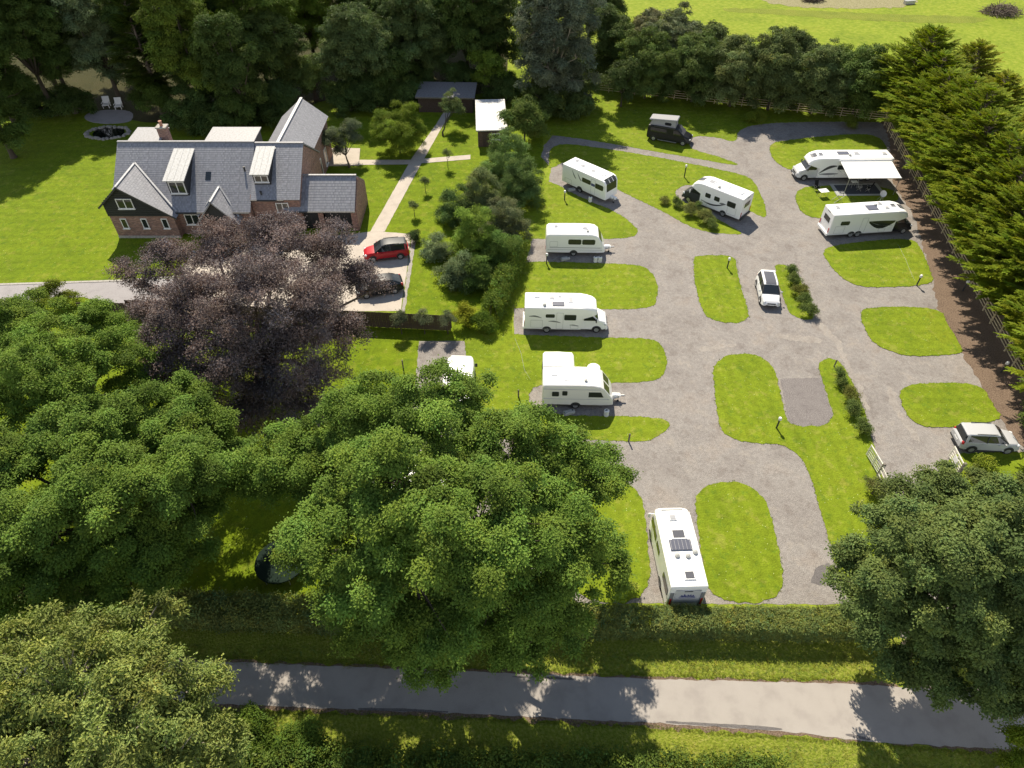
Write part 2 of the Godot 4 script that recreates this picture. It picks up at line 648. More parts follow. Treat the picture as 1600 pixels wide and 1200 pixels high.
func make_sprays():
	spray.oak = leaf_spray(26, 0.135, 0.09, 0.28, 101)
	spray.lime = leaf_spray(26, 0.13, 0.095, 0.27, 102)
	spray.beech = leaf_spray(20, 0.13, 0.085, 0.34, 103, 1.0)
	spray.ash = leaf_spray(20, 0.17, 0.075, 0.26, 104, 1.0)
	spray.far = leaf_spray(26, 0.20, 0.13, 0.38, 105)
	spray.small = leaf_spray(24, 0.13, 0.075, 0.28, 106)
	spray.fine = leaf_spray(26, 0.10, 0.05, 0.24, 107)
	spray.hedge = leaf_spray(20, 0.085, 0.055, 0.19, 108)
	spray.frond = frond(1.0, 109)
	spray.needle_far = frond(1.6, 110)


# colour of one spray: base tone, spread at random only
func tone(c: Color, spread := 0.22, warm := 0.12) -> Color:
	var k := 1.0 + rng.randfn() * spread * 0.6
	k = clampf(k, 0.45, 1.8)
	var w := rng.randfn() * warm * 0.6
	return Color(maxf(c.r * k * (1.0 + w), 0.003), maxf(c.g * k, 0.004), maxf(c.b * k * (1.0 - w), 0.002))


func upright(nrm: Vector3, scale: float) -> Basis:
	var y := nrm.normalized()
	var a := rng.randf() * TAU
	var x := Vector3(cos(a), 0, sin(a))
	x = (x - y * x.dot(y)).normalized()
	var z := x.cross(y)
	return Basis(x * scale, y * scale, z * scale)


# masses: [centre, radius or radii]; each becomes lobes of leaf sprays
func crown_of(masses: Array, lobe: float, per_m2: float, col: Color, spread := 0.22, gap := 5.2) -> Array:
	var xs := []
	var cols := PackedColorArray()
	var lobes := []
	var tints := []
	for m in masses:
		var c: Vector3 = m[0]
		var r: Vector3 = m[1] if m[1] is Vector3 else Vector3(m[1], m[1] * 0.85, m[1])
		var area := 4.0 * PI * pow((r.x * r.y + r.y * r.z + r.x * r.z) / 3.0, 1.0)
		var cnt := maxi(4, int(area / (lobe * lobe * gap)))
		for i in cnt:
			var d := rdir()
			if d.y < -0.55:
				d.y = -d.y
			var at := c + d * r * rng.randf_range(0.34, 1.14)
			var buried := false
			for q in masses:
				if q == m:
					continue
				var qr: Vector3 = q[1] if q[1] is Vector3 else Vector3(q[1], q[1] * 0.85, q[1])
				if ((at - (q[0] as Vector3)) / qr).length() < 0.62:
					buried = true
					break
			if buried and rng.randf() < 0.8:
				continue
			lobes.append([at, lobe * rng.randf_range(0.6, 1.3), d])
			tints.append(tone(col, spread * 1.1, 0.06))
	for i in lobes.size():
		var c: Vector3 = lobes[i][0]
		var r: float = lobes[i][1]
		var d: Vector3 = lobes[i][2]
		var cnt := maxi(3, int(2.2 * PI * r * r * per_m2))
		for k in cnt:
			var e := (rdir() + d * 0.35 + Vector3.UP * 0.6).normalized()
			var far := rng.randf_range(1.0, 1.55) if rng.randf() < 0.13 else 1.0 - 0.5 * pow(rng.randf(), 2.0)
			var p := c + e * Vector3(r, r * 0.6, r) * far
			xs.append(Transform3D(upright(e * 0.8 + Vector3.UP * 1.2 + rdir() * 0.45, rng.randf_range(0.7, 1.25)), p))
			cols.append(tone(tints[i], spread * 0.6, 0.08))
	return [xs, cols, lobes]


func limb_mesh(base: Vector3, girth: float, masses: Array, lobes: Array, twig: float, every := 3) -> ArrayMesh:
	var b := MB.new()
	var top := Vector3.ZERO
	for m in masses:
		top += m[0]
	top /= masses.size()
	var fork := base.lerp(Vector3(top.x, base.y, top.z), 0.3)
	fork.y = base.y + (top.y - base.y) * 0.45
	b.tube([base - Vector3(0, 0.15, 0), base + Vector3(0, 0.5, 0), base.lerp(fork, 0.6), fork], [girth * 1.5, girth * 1.05, girth * 0.9, girth * 0.75], 9)
	for m in masses:
		var e: Vector3 = m[0]
		var mid := fork.lerp(e, 0.5) + Vector3(rng.randf_range(-0.5, 0.5), 0.3, rng.randf_range(-0.5, 0.5)) * minf(1.0, fork.distance_to(e) * 0.25)
		b.tube([fork, mid, e], [girth * 0.5, girth * 0.3, girth * 0.14], 6)
	if twig > 0.0:
		for i in range(0, lobes.size(), every):
			var p: Vector3 = lobes[i][0]
			var best: Vector3 = masses[0][0]
			for m in masses:
				if p.distance_to(m[0]) < p.distance_to(best):
					best = m[0]
			var d := p - best
			if d.length() < 0.3:
				continue
			var q := p + d.normalized() * (lobes[i][1] as float) * 0.6
			var bend := best.lerp(q, 0.5) + Vector3(rng.randf_range(-0.2, 0.2), -0.12, rng.randf_range(-0.2, 0.2)) * d.length() * 0.5
			b.tube([best, bend, q], [twig, twig * 0.65, twig * 0.25], 4)
	return b.mesh()


# opt: leaf, mat, bark, lobe, per (sprays a square metre), spread, twig, every, girth, base
func tree(called: String, label: String, category: String, masses: Array, col: Color, opt := {}, group := ""):
	var mid := Vector3.ZERO
	for m in masses:
		mid += m[0]
	mid /= masses.size()
	var base: Vector3 = opt.get("base", Vector3(mid.x, 0, mid.z))
	base.y = 0.0
	var rel := []
	for m in masses:
		rel.append([(m[0] as Vector3) - base, m[1]])
	var t = thing(called, label, category, base, 0.0, group)
	var made := crown_of(rel, opt.get("lobe", 1.0), opt.get("per", 5.0), col, opt.get("spread", 0.22), opt.get("gap", 5.2))
	var girth: float = opt.get("girth", clampf(mid.y * 0.035, 0.03, 0.5))
	part("trunk", limb_mesh(Vector3.ZERO, girth, rel, made[2], opt.get("twig", 0.0), opt.get("every", 3)), M[opt.get("bark", "bark")], t)
	copies("crown", spray[opt.get("leaf", "oak")], M[opt.get("mat", "leaf")], made[0], made[1], t)
	return t


# masses spread through one egg-shaped crown
func bunch(c: Vector3, rx: float, ry: float, count: int, squash := 1.0) -> Array:
	var out := [[c + Vector3(0, ry * 0.25, 0), Vector3(rx, ry, rx) * 0.55]]
	for i in count:
		var a := TAU * i / count + rng.randf_range(-0.4, 0.4)
		var y := (float((i * 5) % count) + 0.5) / count * 1.5 - 0.75
		var k := sqrt(1.0 - y * y) * 0.6
		var s := rng.randf_range(0.36, 0.52)
		out.append([c + Vector3(cos(a) * rx * k, y * ry * 0.78, sin(a) * rx * k * squash), Vector3(rx, lerpf(ry, rx, 0.4), rx) * s])
	return out


func conifer(label: String, base: Vector3, high: float, wide: float, col: Color, dense := 1.0, leaf := "frond", group := "", called := "conifer_tree"):
	var t = thing(called, label, "conifer", base, 0.0, group)
	var b := MB.new()
	b.tube([Vector3(0, -0.15, 0), Vector3(0, high * 0.5, 0), Vector3(0, high * 0.97, 0)], [high * 0.022, high * 0.014, 0.02], 7)
	var xs := []
	var cols := PackedColorArray()
	var cnt := int(high * 24 * dense)
	for i in cnt:
		var u := pow((i + rng.randf()) / cnt, 1.15)
		var y := high * (0.21 + 0.78 * u)
		var env := wide * pow(1.0 - u, 0.55) * (0.36 + 0.82 * smoothstep(0.0, 0.36, u))
		var a := rng.randf() * TAU
		var l := maxf(0.35, env * rng.randf_range(0.72, 1.12))
		var rise := lerpf(0.10, 0.75, u * u) + rng.randf_range(-0.12, 0.12)
		var d := Vector3(cos(a), rise, sin(a)).normalized()
		var foot := Vector3(0, y - rise * l * 0.6, 0)
		foot.y = maxf(foot.y, 1.6)
		if i % 2 == 0:
			b.tube([foot, foot + d * l * 0.9], [0.045, 0.012], 4)
		var k := tone(col, 0.22, 0.12)
		var steps := maxi(2, int(l * 3.0))
		for j in steps:
			var s := (j + 0.6) / steps
			if s < 0.28:
				continue
			for w in [-1, 0, 1]:
				var yaw: float = a + w * rng.randf_range(0.35, 0.85) + rng.randf_range(-0.15, 0.15)
				var p := foot + d * l * s
				var x := Vector3(cos(yaw), rise * 0.7 + rng.randf_range(-0.25, 0.25), sin(yaw)).normalized()
				var up := (Vector3.UP + rdir() * 0.45)
				var z := x.cross(up).normalized()
				var sc := rng.randf_range(0.55, 0.95) * (1.0 if w == 0 else 0.8)
				xs.append(Transform3D(Basis(x * sc, z.cross(x) * sc, z * sc), p))
				cols.append(tone(k, 0.16, 0.1))
	part("trunk", b.mesh(), M.bark_brown, t)
	copies("foliage", spray[leaf], M.needle, xs, cols, t)
	return t


# clipped hedge along a line: sprays in a rounded box, with stems inside
func hedge(label: String, a: Vector2, b: Vector2, wide: float, high: float, per: float, col: Color, leaf := "hedge", rough := 0.12, called := "hedge", group := "", base_y := 0.0):
	var d := (b - a)
	var l := d.length()
	d /= l
	var s := Vector2(-d.y, d.x)
	var t = thing(called, label, "hedge", Vector3((a.x + b.x) / 2, base_y, (a.y + b.y) / 2), 0.0, group)
	var xs := []
	var cols := PackedColorArray()
	var nz := FastNoiseLite.new()
	nz.seed = int(absf(a.x * 13.0 + a.y * 7.0))
	nz.frequency = 0.22
	var around := wide + 2.0 * high
	var cnt := int(l * around * per)
	for i in cnt:
		var u := rng.randf_range(-0.5, 0.5) * l
		var k := rng.randf() * around
		var bulge := 1.0 + nz.get_noise_2d(u, 0.0) * 0.16
		var hh := high * (1.0 + nz.get_noise_2d(u * 1.7, 40.0) * 0.1)
		var y := hh
		var w := 0.0
		var nrm := Vector2(0, 1)
		if k < high:
			y = k / high * hh
			w = -wide / 2 * bulge
			nrm = Vector2(-1, 0.3)
		elif k < high + wide:
			w = (k - high - wide / 2) * bulge
		else:
			y = (k - high - wide) / high * hh
			w = wide / 2 * bulge
			nrm = Vector2(1, 0.3)
		var corner := clampf((absf(w) / (wide / 2) - 0.6) * 2.0, 0.0, 1.0) * clampf((y / hh - 0.7) * 3.0, 0.0, 1.0)
		y -= corner * 0.12 * hh
		var pt := s * (w + rng.randfn() * rough * 0.6) + d * (u + rng.randfn() * rough)
		xs.append(Transform3D(upright(Vector3(s.x * nrm.x, nrm.y, s.y * nrm.x) + rdir() * 0.6, rng.randf_range(0.75, 1.35)), Vector3(pt.x, maxf(0.05, y + rng.randfn() * rough * 0.7), pt.y)))
		var patch := 1.0 + nz.get_noise_2d(u * 3.0, 90.0) * 0.35
		cols.append(tone(Color(col.r * patch, col.g * lerpf(1.0, patch, 0.7), col.b), 0.3, 0.2))
	var st := MB.new()
	var k2 := int(l / 0.7)
	for i in k2:
		var u := ((i + 0.5) / k2 - 0.5) * l
		var p := d * u + s * rng.randf_range(-0.2, 0.2) * wide
		st.tube([Vector3(p.x, -0.05, p.y), Vector3(p.x + rng.randf_range(-0.15, 0.15), high * 0.5, p.y), Vector3(p.x + rng.randf_range(-0.3, 0.3), high * 0.9, p.y + rng.randf_range(-0.2, 0.2))], [0.05, 0.035, 0.015], 5)
		for j in 3:
			var e := Vector3(p.x + rng.randf_range(-0.5, 0.5), high * rng.randf_range(0.4, 0.95), p.y + rng.randf_range(-0.4, 0.4) * wide)
			st.tube([Vector3(p.x, high * 0.3, p.y), e], [0.025, 0.008], 4)
	part("stems", st.mesh(), M.bark, t)
	copies("foliage", spray[leaf], M.leaf, xs, cols, t)
	return t


func shrub(called: String, label: String, at: Vector3, r: float, high: float, col: Color, leaf := "small", per := 14.0, group := "", lobe := 0.0, m := "leaf"):
	var ms := bunch(Vector3(at.x, high * 0.55, at.z), r, high * 0.5, 4)
	return tree(called, label, "shrub", ms, col, {"leaf": leaf, "lobe": lobe if lobe > 0.0 else maxf(0.18, r * 0.42), "per": per, "base": Vector3(at.x, 0, at.z), "girth": 0.04, "twig": 0.012, "every": 4, "mat": m}, group)


func tuft_mesh(blades: int, high: float, spread: float, sd: int) -> ArrayMesh:
	var r := RandomNumberGenerator.new()
	r.seed = sd
	var b := MB.new()
	for i in blades:
		var a := r.randf() * TAU
		var p := Vector3(r.randf_range(-1, 1), 0, r.randf_range(-1, 1)) * spread * 0.6
		var h := high * r.randf_range(0.6, 1.2)
		var d := Vector3(cos(a), 0, sin(a))
		var s := Vector3(-d.z, 0, d.x) * 0.012
		var k := p + d * h * 0.25 + Vector3(0, h * 0.6, 0)
		b.tri(p - s, p + s, k)
		b.tri(p + s * 0.6 + Vector3(0, h * 0.4, 0), k, p + d * h * 0.7 + Vector3(0, h, 0))
	return b.mesh()


# ------------------------------------------------------------------ buildings

# one pitched slope of slate: A, B the eave ends, C, D the ridge ends above them
func slope(parent: Node, A: Vector3, B: Vector3, C: Vector3, D: Vector3, course := 0.24, thick := 0.016):
	var along := (B - A).normalized()
	var up := (D - A)
	up -= along * up.dot(along)
	var long := up.length()
	up = up / long
	var nrm := up.cross(along).normalized()
	if nrm.y < 0:
		nrm = -nrm
	var wide := A.distance_to(B)
	var mid := (A + B + C + D) / 4.0
	var deck := MB.new()
	var bs := Basis(along, nrm, along.cross(nrm))
	deck.box(mid - nrm * 0.06, Vector3(wide - 0.02, 0.10, long - 0.02), bs)
	var r = part("roof_slope", deck.mesh(), M.slate_plain, parent)
	var cnt := maxi(1, int(round(long / course)))
	var st := long / cnt
	var cm := MB.new()
	# one course of slates, lower edge proud of the course beneath
	var w := wide / 2
	var p0 := along * -w
	var p1 := along * w
	var lo := -up * st * 0.5
	var hi := up * st * 0.58
	var rise := nrm * thick
	var u0 := rng.randf()
	var u1 := wide / 4.8 + u0
	cm.uvquad(p0 + lo + rise, p0 + hi + nrm * 0.006, p1 + hi + nrm * 0.006, p1 + lo + rise, Vector2(u0, 0.0625), Vector2(u0, 0), Vector2(u1, 0), Vector2(u1, 0.0625))
	cm.uvquad(p0 + lo, p0 + lo + rise, p1 + lo + rise, p1 + lo, Vector2(u0, 0.06), Vector2(u0, 0.05), Vector2(u1, 0.05), Vector2(u1, 0.06))
	cm.quad(p0 + lo, p0 + hi, p0 + hi + nrm * 0.006, p0 + lo + rise)
	cm.quad(p1 + lo + rise, p1 + hi + nrm * 0.006, p1 + hi, p1 + lo)
	var ms := []
	for k in 4:
		var m2: ArrayMesh
		var arr := []
		arr.resize(Mesh.ARRAY_MAX)
		var sh := PackedVector2Array()
		for q in cm.uv:
			sh.append(q + Vector2(0.29 * k, 0.0625 * k * 3))
		arr[Mesh.ARRAY_VERTEX] = cm.v
		arr[Mesh.ARRAY_NORMAL] = cm.n
		arr[Mesh.ARRAY_TEX_UV] = sh
		m2 = ArrayMesh.new()
		m2.add_surface_from_arrays(Mesh.PRIMITIVE_TRIANGLES, arr)
		ms.append(m2)
	var e := (A + B) / 2.0
	for i in cnt:
		part("slate_course", ms[i % 4], M.slate, r, Transform3D(Basis.IDENTITY, e + up * st * (i + 0.5)))
	return r


func bar(a: Vector3, b: Vector3, w: float, h: float) -> ArrayMesh:
	var d := (b - a)
	var l := d.length()
	d /= l
	var up := Vector3.UP if absf(d.y) < 0.95 else Vector3.RIGHT
	var s := d.cross(up).normalized()
	return boxmesh((a + b) / 2.0, Vector3(l, h, w), Basis(d, s.cross(d), s))


# a window in a wall that faces +z (turn it with xf): frame bars, panes, sill
func window(parent: Node, w: float, h: float, lights: int, xf: Transform3D):
	var f := MB.new()
	var t := 0.075
	f.box(Vector3(0, h / 2 - t / 2, 0.03), Vector3(w, t, 0.09))
	f.box(Vector3(0, -h / 2 + t / 2, 0.03), Vector3(w, t, 0.09))
	for i in lights + 1:
		f.box(Vector3(-w / 2 + t / 2 + (w - t) * i / lights, 0, 0.031), Vector3(t, h - t * 1.9, 0.088))
	var o = part("window", f.mesh(), M.white_frame, parent, xf)
	for i in lights:
		var pw := (w - t) / lights - t
		part("pane", boxmesh(Vector3(-w / 2 + t + pw / 2 + (pw + t) * i, 0, 0.02), Vector3(pw + 0.02, h - t * 1.8, 0.03)), M.glass, o)
	part("sill", boxmesh(Vector3(0, -h / 2 - 0.03, 0.07), Vector3(w + 0.14, 0.06, 0.17)), M.white_frame, o)
	return o


func house():
	var t = thing("brick_house", "brick house with slate roofs, dormers and black clad gable behind the copper beech", "house", Vector3(-31, 0, -66))
	var o := Vector3(31, 0, 66)  # everything below is given in world places, less the base
	var v := func(x, y, z): return Vector3(x, y, z) + o
	# main block and its gable ends
	var w := MB.new()
	w.box(v.call(-33.9, 1.45, -68.2), Vector3(13.8, 3.1, 11.4))
	w.prism([Vector2(-73.9, 2.95), Vector2(-62.5, 2.95), Vector2(-68.2, 7.22)], 0, 13.8, Basis(Vector3(0, 0, 1), Vector3.UP, Vector3(1, 0, 0)), v.call(-40.8, 0, 0))
	part("wall", w.mesh(), M.brick, t)
	slope(t, v.call(-41.05, 2.85, -62.0), v.call(-26.8, 2.85, -62.0), v.call(-26.8, 7.45, -68.2), v.call(-41.05, 7.45, -68.2))
	slope(t, v.call(-26.8, 2.85, -74.4), v.call(-41.05, 2.85, -74.4), v.call(-41.05, 7.45, -68.2), v.call(-26.8, 7.45, -68.2))
	part("ridge", bar(v.call(-41.05, 7.48, -68.2), v.call(-26.8, 7.48, -68.2), 0.24, 0.10), M.slate_plain, t)
	part("gutter", bar(v.call(-34.6, 2.78, -61.93), v.call(-26.9, 2.78, -61.93), 0.11, 0.10), M.trim, t)
	# cross wing with the black clad gable, its roof reaching lower on the right
	var wg := MB.new()
	wg.box(v.call(-37.95, 1.32, -63.2), Vector3(6.5, 2.66, 3.0))
	part("wall", wg.mesh(), M.brick, t)
	part("plinth", boxmesh(v.call(-37.95, 0.14, -61.68), Vector3(6.54, 0.28, 0.05)), M.concrete, t)
	var cl := MB.new()
	cl.prism([Vector2(-41.24, 2.62), Vector2(-34.75, 2.62), Vector2(-39.0, 5.92), Vector2(-41.24, 4.1)], -64.6, -61.62, Basis.IDENTITY, o)
	part("gable", cl.mesh(), M.black_board, t)
	var bd = t.get_node("gable")
	for i in 14:
		var y := 2.66 + i * 0.235
		var x0 := -41.26 if y < 4.1 else -41.26 + (y - 4.1) / 1.82 * 2.24
		var x1 := -34.72 - (y - 2.62) / 3.3 * 4.25 - 0.08
		if x1 - x0 > 0.3:
			part("board", boxmesh(v.call((x0 + x1) / 2, y + 0.1, -61.6), Vector3(x1 - x0, 0.20, 0.03), Basis(Vector3.RIGHT, 0.08)), M.black_board, bd)
	slope(t, v.call(-41.55, 3.86, -68.4), v.call(-41.55, 3.86, -61.25), v.call(-39.0, 6.06, -61.25), v.call(-39.0, 6.06, -68.4))
	slope(t, v.call(-34.2, 2.62, -61.25), v.call(-34.2, 2.62, -68.4), v.call(-39.0, 6.06, -68.4), v.call(-39.0, 6.06, -61.25))
	part("ridge", bar(v.call(-39.0, 6.12, -61.25), v.call(-39.0, 6.12, -66.2), 0.2, 0.07), M.lead, t)
	part("valley", bar(v.call(-34.3, 3.0, -62.0), v.call(-39.0, 6.2, -66.2), 0.17, 0.05), M.lead, t)
	part("valley", bar(v.call(-41.1, 4.35, -63.9), v.call(-39.0, 6.2, -66.2), 0.17, 0.05), M.lead, t)
	part("verge_board", bar(v.call(-41.6, 3.76, -61.2), v.call(-39.0, 6.0, -61.2), 0.05, 0.17), M.trim, t)
	part("verge_board", bar(v.call(-34.15, 2.52, -61.2), v.call(-39.0, 6.0, -61.2), 0.05, 0.17), M.trim, t)
	window(t, 1.6, 1.1, 2, Transform3D(Basis.IDENTITY, v.call(-38.95, 4.1, -61.56)))
	for x in [-39.95, -37.85, -35.75]:
		window(t, 0.62, 1.15, 1, Transform3D(Basis.IDENTITY, v.call(x, 1.75, -61.69)))
	window(t, 1.5, 1.2, 2, Transform3D(Basis.IDENTITY, v.call(-33.2, 1.75, -62.47)))
	# porch gable over the entrance
	var pg := MB.new()
	pg.prism([Vector2(-31.9, 2.3), Vector2(-28.3, 2.3), Vector2(-30.1, 4.3)], -64.0, -61.35, Basis.IDENTITY, o)
	part("porch_gable", pg.mesh(), M.black_board, t)
	slope(t, v.call(-32.3, 2.0, -66.0), v.call(-32.3, 2.0, -61.05), v.call(-30.1, 4.55, -61.05), v.call(-30.1, 4.55, -66.0))
	slope(t, v.call(-27.9, 2.0, -61.05), v.call(-27.9, 2.0, -66.0), v.call(-30.1, 4.55, -66.0), v.call(-30.1, 4.55, -61.05))
	part("ridge", bar(v.call(-30.1, 4.6, -61.05), v.call(-30.1, 4.6, -64.1), 0.18, 0.07), M.lead, t)
	part("valley", bar(v.call(-28.0, 2.5, -61.75), v.call(-30.1, 4.68, -64.15), 0.15, 0.05), M.lead, t)
	part("valley", bar(v.call(-32.2, 2.5, -61.75), v.call(-30.1, 4.68, -64.15), 0.15, 0.05), M.lead, t)
	for x in [-31.7, -28.5]:
		part("porch_post", boxmesh(v.call(x, 1.15, -61.5), Vector3(0.18, 2.3, 0.18)), M.timber, t)
	part("door", boxmesh(v.call(-30.1, 1.05, -62.46), Vector3(1.1, 2.1, 0.08)), M.graphite, t)
	# dormers with shallow metal roofs
	dormer(t, v.call(-34.05, 0, 0), 2.15, 7.05, -67.9, 5.85, -63.45, 4.1)
	dormer(t, v.call(-25.6, 0, 0), 1.95, 7.1, -67.8, 6.1, -64.3, 4.9)
	part("rooflight", boxmesh(v.call(-31.35, 5.16, -65.2), Vector3(0.75, 0.10, 1.15), Basis(Vector3.RIGHT, 0.64)), M.lead, t)
	part("pane", boxmesh(v.call(-31.35, 5.21, -65.16), Vector3(0.55, 0.06, 0.92), Basis(Vector3.RIGHT, 0.64)), M.glass, t)
	for q in [[-27.6, -65.6, 5.5], [-25.7, -63.4, 3.95]]:
		part("vent_pipe", lathe([[0.09, 0.0], [0.09, 0.4], [0.12, 0.42], [0.12, 0.5]], 8, Basis.IDENTITY, v.call(q[0], q[2], q[1])), M.trim, t)
	# rear dormers, their roofs just above the ridge line
	for q in [[-38.6, 1.7, 7.42], [-29.6, 2.6, 7.45]]:
		var rd := MB.new()
		rd.box(v.call(q[0], 5.75, -70.0), Vector3(q[1] * 2 - 0.3, 2.9, 3.0))
		part("rear_dormer", rd.mesh(), M.black_board, t)
		part("dormer_roof", boxmesh(v.call(q[0], q[2] - 0.12, -70.2), Vector3(q[1] * 2, 0.1, 3.0), Basis(Vector3.RIGHT, 0.04)), M.slate_plain, t)
	# chimney
	var ch = part("chimney", softmesh(v.call(-36.7, 6.7, -69.8), Vector3(0.95, 3.2, 0.8), 0.03), M.brick, t)
	part("chimney_cap", boxmesh(v.call(-36.7, 8.36, -69.8), Vector3(1.1, 0.12, 0.95)), M.concrete, ch)
	part("chimney_pot", lathe([[0.17, 0.0], [0.14, 0.45], [0.18, 0.48], [0.18, 0.55], [0.1, 0.55]], 10, Basis.IDENTITY, v.call(-36.7, 8.4, -69.8)), M.clay, ch)
	# second block, a little lower
	var w2 := MB.new()
	w2.box(v.call(-24.4, 1.85, -68.2), Vector3(5.0, 3.9, 10.1))
	w2.prism([Vector2(-73.25, 3.75), Vector2(-63.15, 3.75), Vector2(-68.2, 7.1)], 0, 5.0, Basis(Vector3(0, 0, 1), Vector3.UP, Vector3(1, 0, 0)), v.call(-26.9, 0, 0))
	part("wall", w2.mesh(), M.brick, t)
	slope(t, v.call(-26.78, 3.75, -62.9), v.call(-21.75, 3.75, -62.9), v.call(-21.75, 7.32, -68.2), v.call(-26.78, 7.32, -68.2))
	slope(t, v.call(-21.75, 3.75, -73.5), v.call(-26.78, 3.75, -73.5), v.call(-26.78, 7.32, -68.2), v.call(-21.75, 7.32, -68.2))
	part("ridge", bar(v.call(-26.78, 7.35, -68.2), v.call(-21.75, 7.35, -68.2), 0.24, 0.10), M.slate_plain, t)
	part("gutter", bar(v.call(-26.8, 3.68, -62.84), v.call(-23.4, 3.68, -62.84), 0.11, 0.10), M.trim, t)
	window(t, 1.3, 1.1, 2, Transform3D(Basis.IDENTITY, v.call(-23.75, 2.75, -63.12)))
	window(t, 1.3, 1.1, 2, Transform3D(Basis.IDENTITY, v.call(-25.7, 1.4, -63.12)))
	# garage
	var w3 := MB.new()
	var ga := [Vector2(-69.0, 0.0), Vector2(-63.1, 0.0), Vector2(-63.1, 2.6), Vector2(-66.05, 4.62), Vector2(-69.0, 2.6)]
	w3.prism(ga, 0, 0.3, Basis(Vector3(0, 0, 1), Vector3.UP, Vector3(1, 0, 0)), v.call(-16.5, 0, 0))
	w3.box(v.call(-20.0, 1.3, -69.0), Vector3(7.0, 2.6, 0.25))
	for q in [[-23.4, 0.7], [-20.0, 0.5], [-16.55, 0.55]]:
		w3.box(v.call(q[0], 1.28, -63.2), Vector3(q[1], 2.56, 0.3))
	w3.box(v.call(-20.0, 2.42, -63.22), Vector3(7.0, 0.4, 0.27))
	part("wall", w3.mesh(), M.brick, t)
	for x in [-21.7, -18.25]:
		part("garage_door", boxmesh(v.call(x, 1.08, -63.6), Vector3(2.9, 2.2, 0.06)), M.black_board, t)
	slope(t, v.call(-23.7, 2.50, -62.75), v.call(-16.3, 2.50, -62.75), v.call(-16.3, 4.80, -66.05), v.call(-23.7, 4.80, -66.05), 0.30)
	slope(t, v.call(-16.3, 2.50, -69.35), v.call(-23.7, 2.50, -69.35), v.call(-23.7, 4.80, -66.05), v.call(-16.3, 4.80, -66.05), 0.30)
	part("ridge", bar(v.call(-23.7, 4.84, -66.05), v.call(-16.3, 4.84, -66.05), 0.24, 0.10), M.slate_plain, t)
	part("gutter", bar(v.call(-23.3, 2.44, -62.68), v.call(-16.25, 2.44, -62.68), 0.11, 0.10), M.trim, t)
	# rear wing, ridge running away from the road
	var w4 := MB.new()
	w4.box(v.call(-24.7, 2.45, -75.5), Vector3(5.0, 4.9, 9.4))
	w4.prism([Vector2(-27.2, 4.85), Vector2(-22.2, 4.85), Vector2(-24.7, 6.7)], -80.2, -70.0, Basis.IDENTITY, o)
	part("wall", w4.mesh(), M.brick, t)
	slope(t, v.call(-27.45, 4.75, -80.45), v.call(-27.45, 4.75, -68.0), v.call(-24.7, 6.95, -68.0), v.call(-24.7, 6.95, -80.45))
	slope(t, v.call(-21.95, 4.75, -68.0), v.call(-21.95, 4.75, -80.45), v.call(-24.7, 6.95, -80.45), v.call(-24.7, 6.95, -68.0))
	part("ridge", bar(v.call(-24.7, 7.0, -80.45), v.call(-24.7, 7.0, -67.5), 0.3, 0.08), M.lead, t)
	for z in [-71.6, -74.0, -76.8]:
		window(t, 1.0, 2.0, 1, Transform3D(Basis(Vector3.UP, PI / 2), v.call(-22.19, 1.5, z)))


func dormer(t: Node, at: Vector3, wide: float, y1: float, z1: float, y0: float, z0: float, foot: float):
	var o := Vector3(0, 0, 66)
	var b := MB.new()
	var h := wide / 2
	b.prism([Vector2(z0, foot - 0.5), Vector2(z0, y0 - 0.05), Vector2(z1, y1 - 0.08), Vector2(z1, foot + 1.2)], -h + 0.12, h - 0.12, Basis(Vector3(0, 0, 1), Vector3.UP, Vector3(-1, 0, 0)), Vector3(at.x, 0, 66))
	var d = part("dormer", b.mesh(), M.black_board, t)
	var dir := Vector3(0, y0 - y1, z0 - z1)
	var l := dir.length() + 0.45
	var rot := Basis(Vector3.RIGHT, atan2(y1 - y0, z0 - z1))
	var mid := Vector3(at.x, (y0 + y1) / 2, (z0 + z1) / 2) + o + dir.normalized() * 0.2
	var r = part("dormer_roof", boxmesh(mid, Vector3(wide, 0.09, l), rot), M.zinc, d)
	for i in 3:
		part("seam", boxmesh(mid + Vector3((i - 1) * wide * 0.3, 0.055, 0.0), Vector3(0.025, 0.03, l), rot), M.zinc, r)
	part("fascia", boxmesh(Vector3(at.x, y0 - 0.20, z0 + 0.20) + o, Vector3(wide - 0.04, 0.14, 0.05)), M.trim, d)
	window(d, wide - 0.55, y0 - foot - 0.45, 2, Transform3D(Basis.IDENTITY, Vector3(at.x, (y0 - 0.2 + foot) / 2 - 0.02, z0 + 0.02) + o))


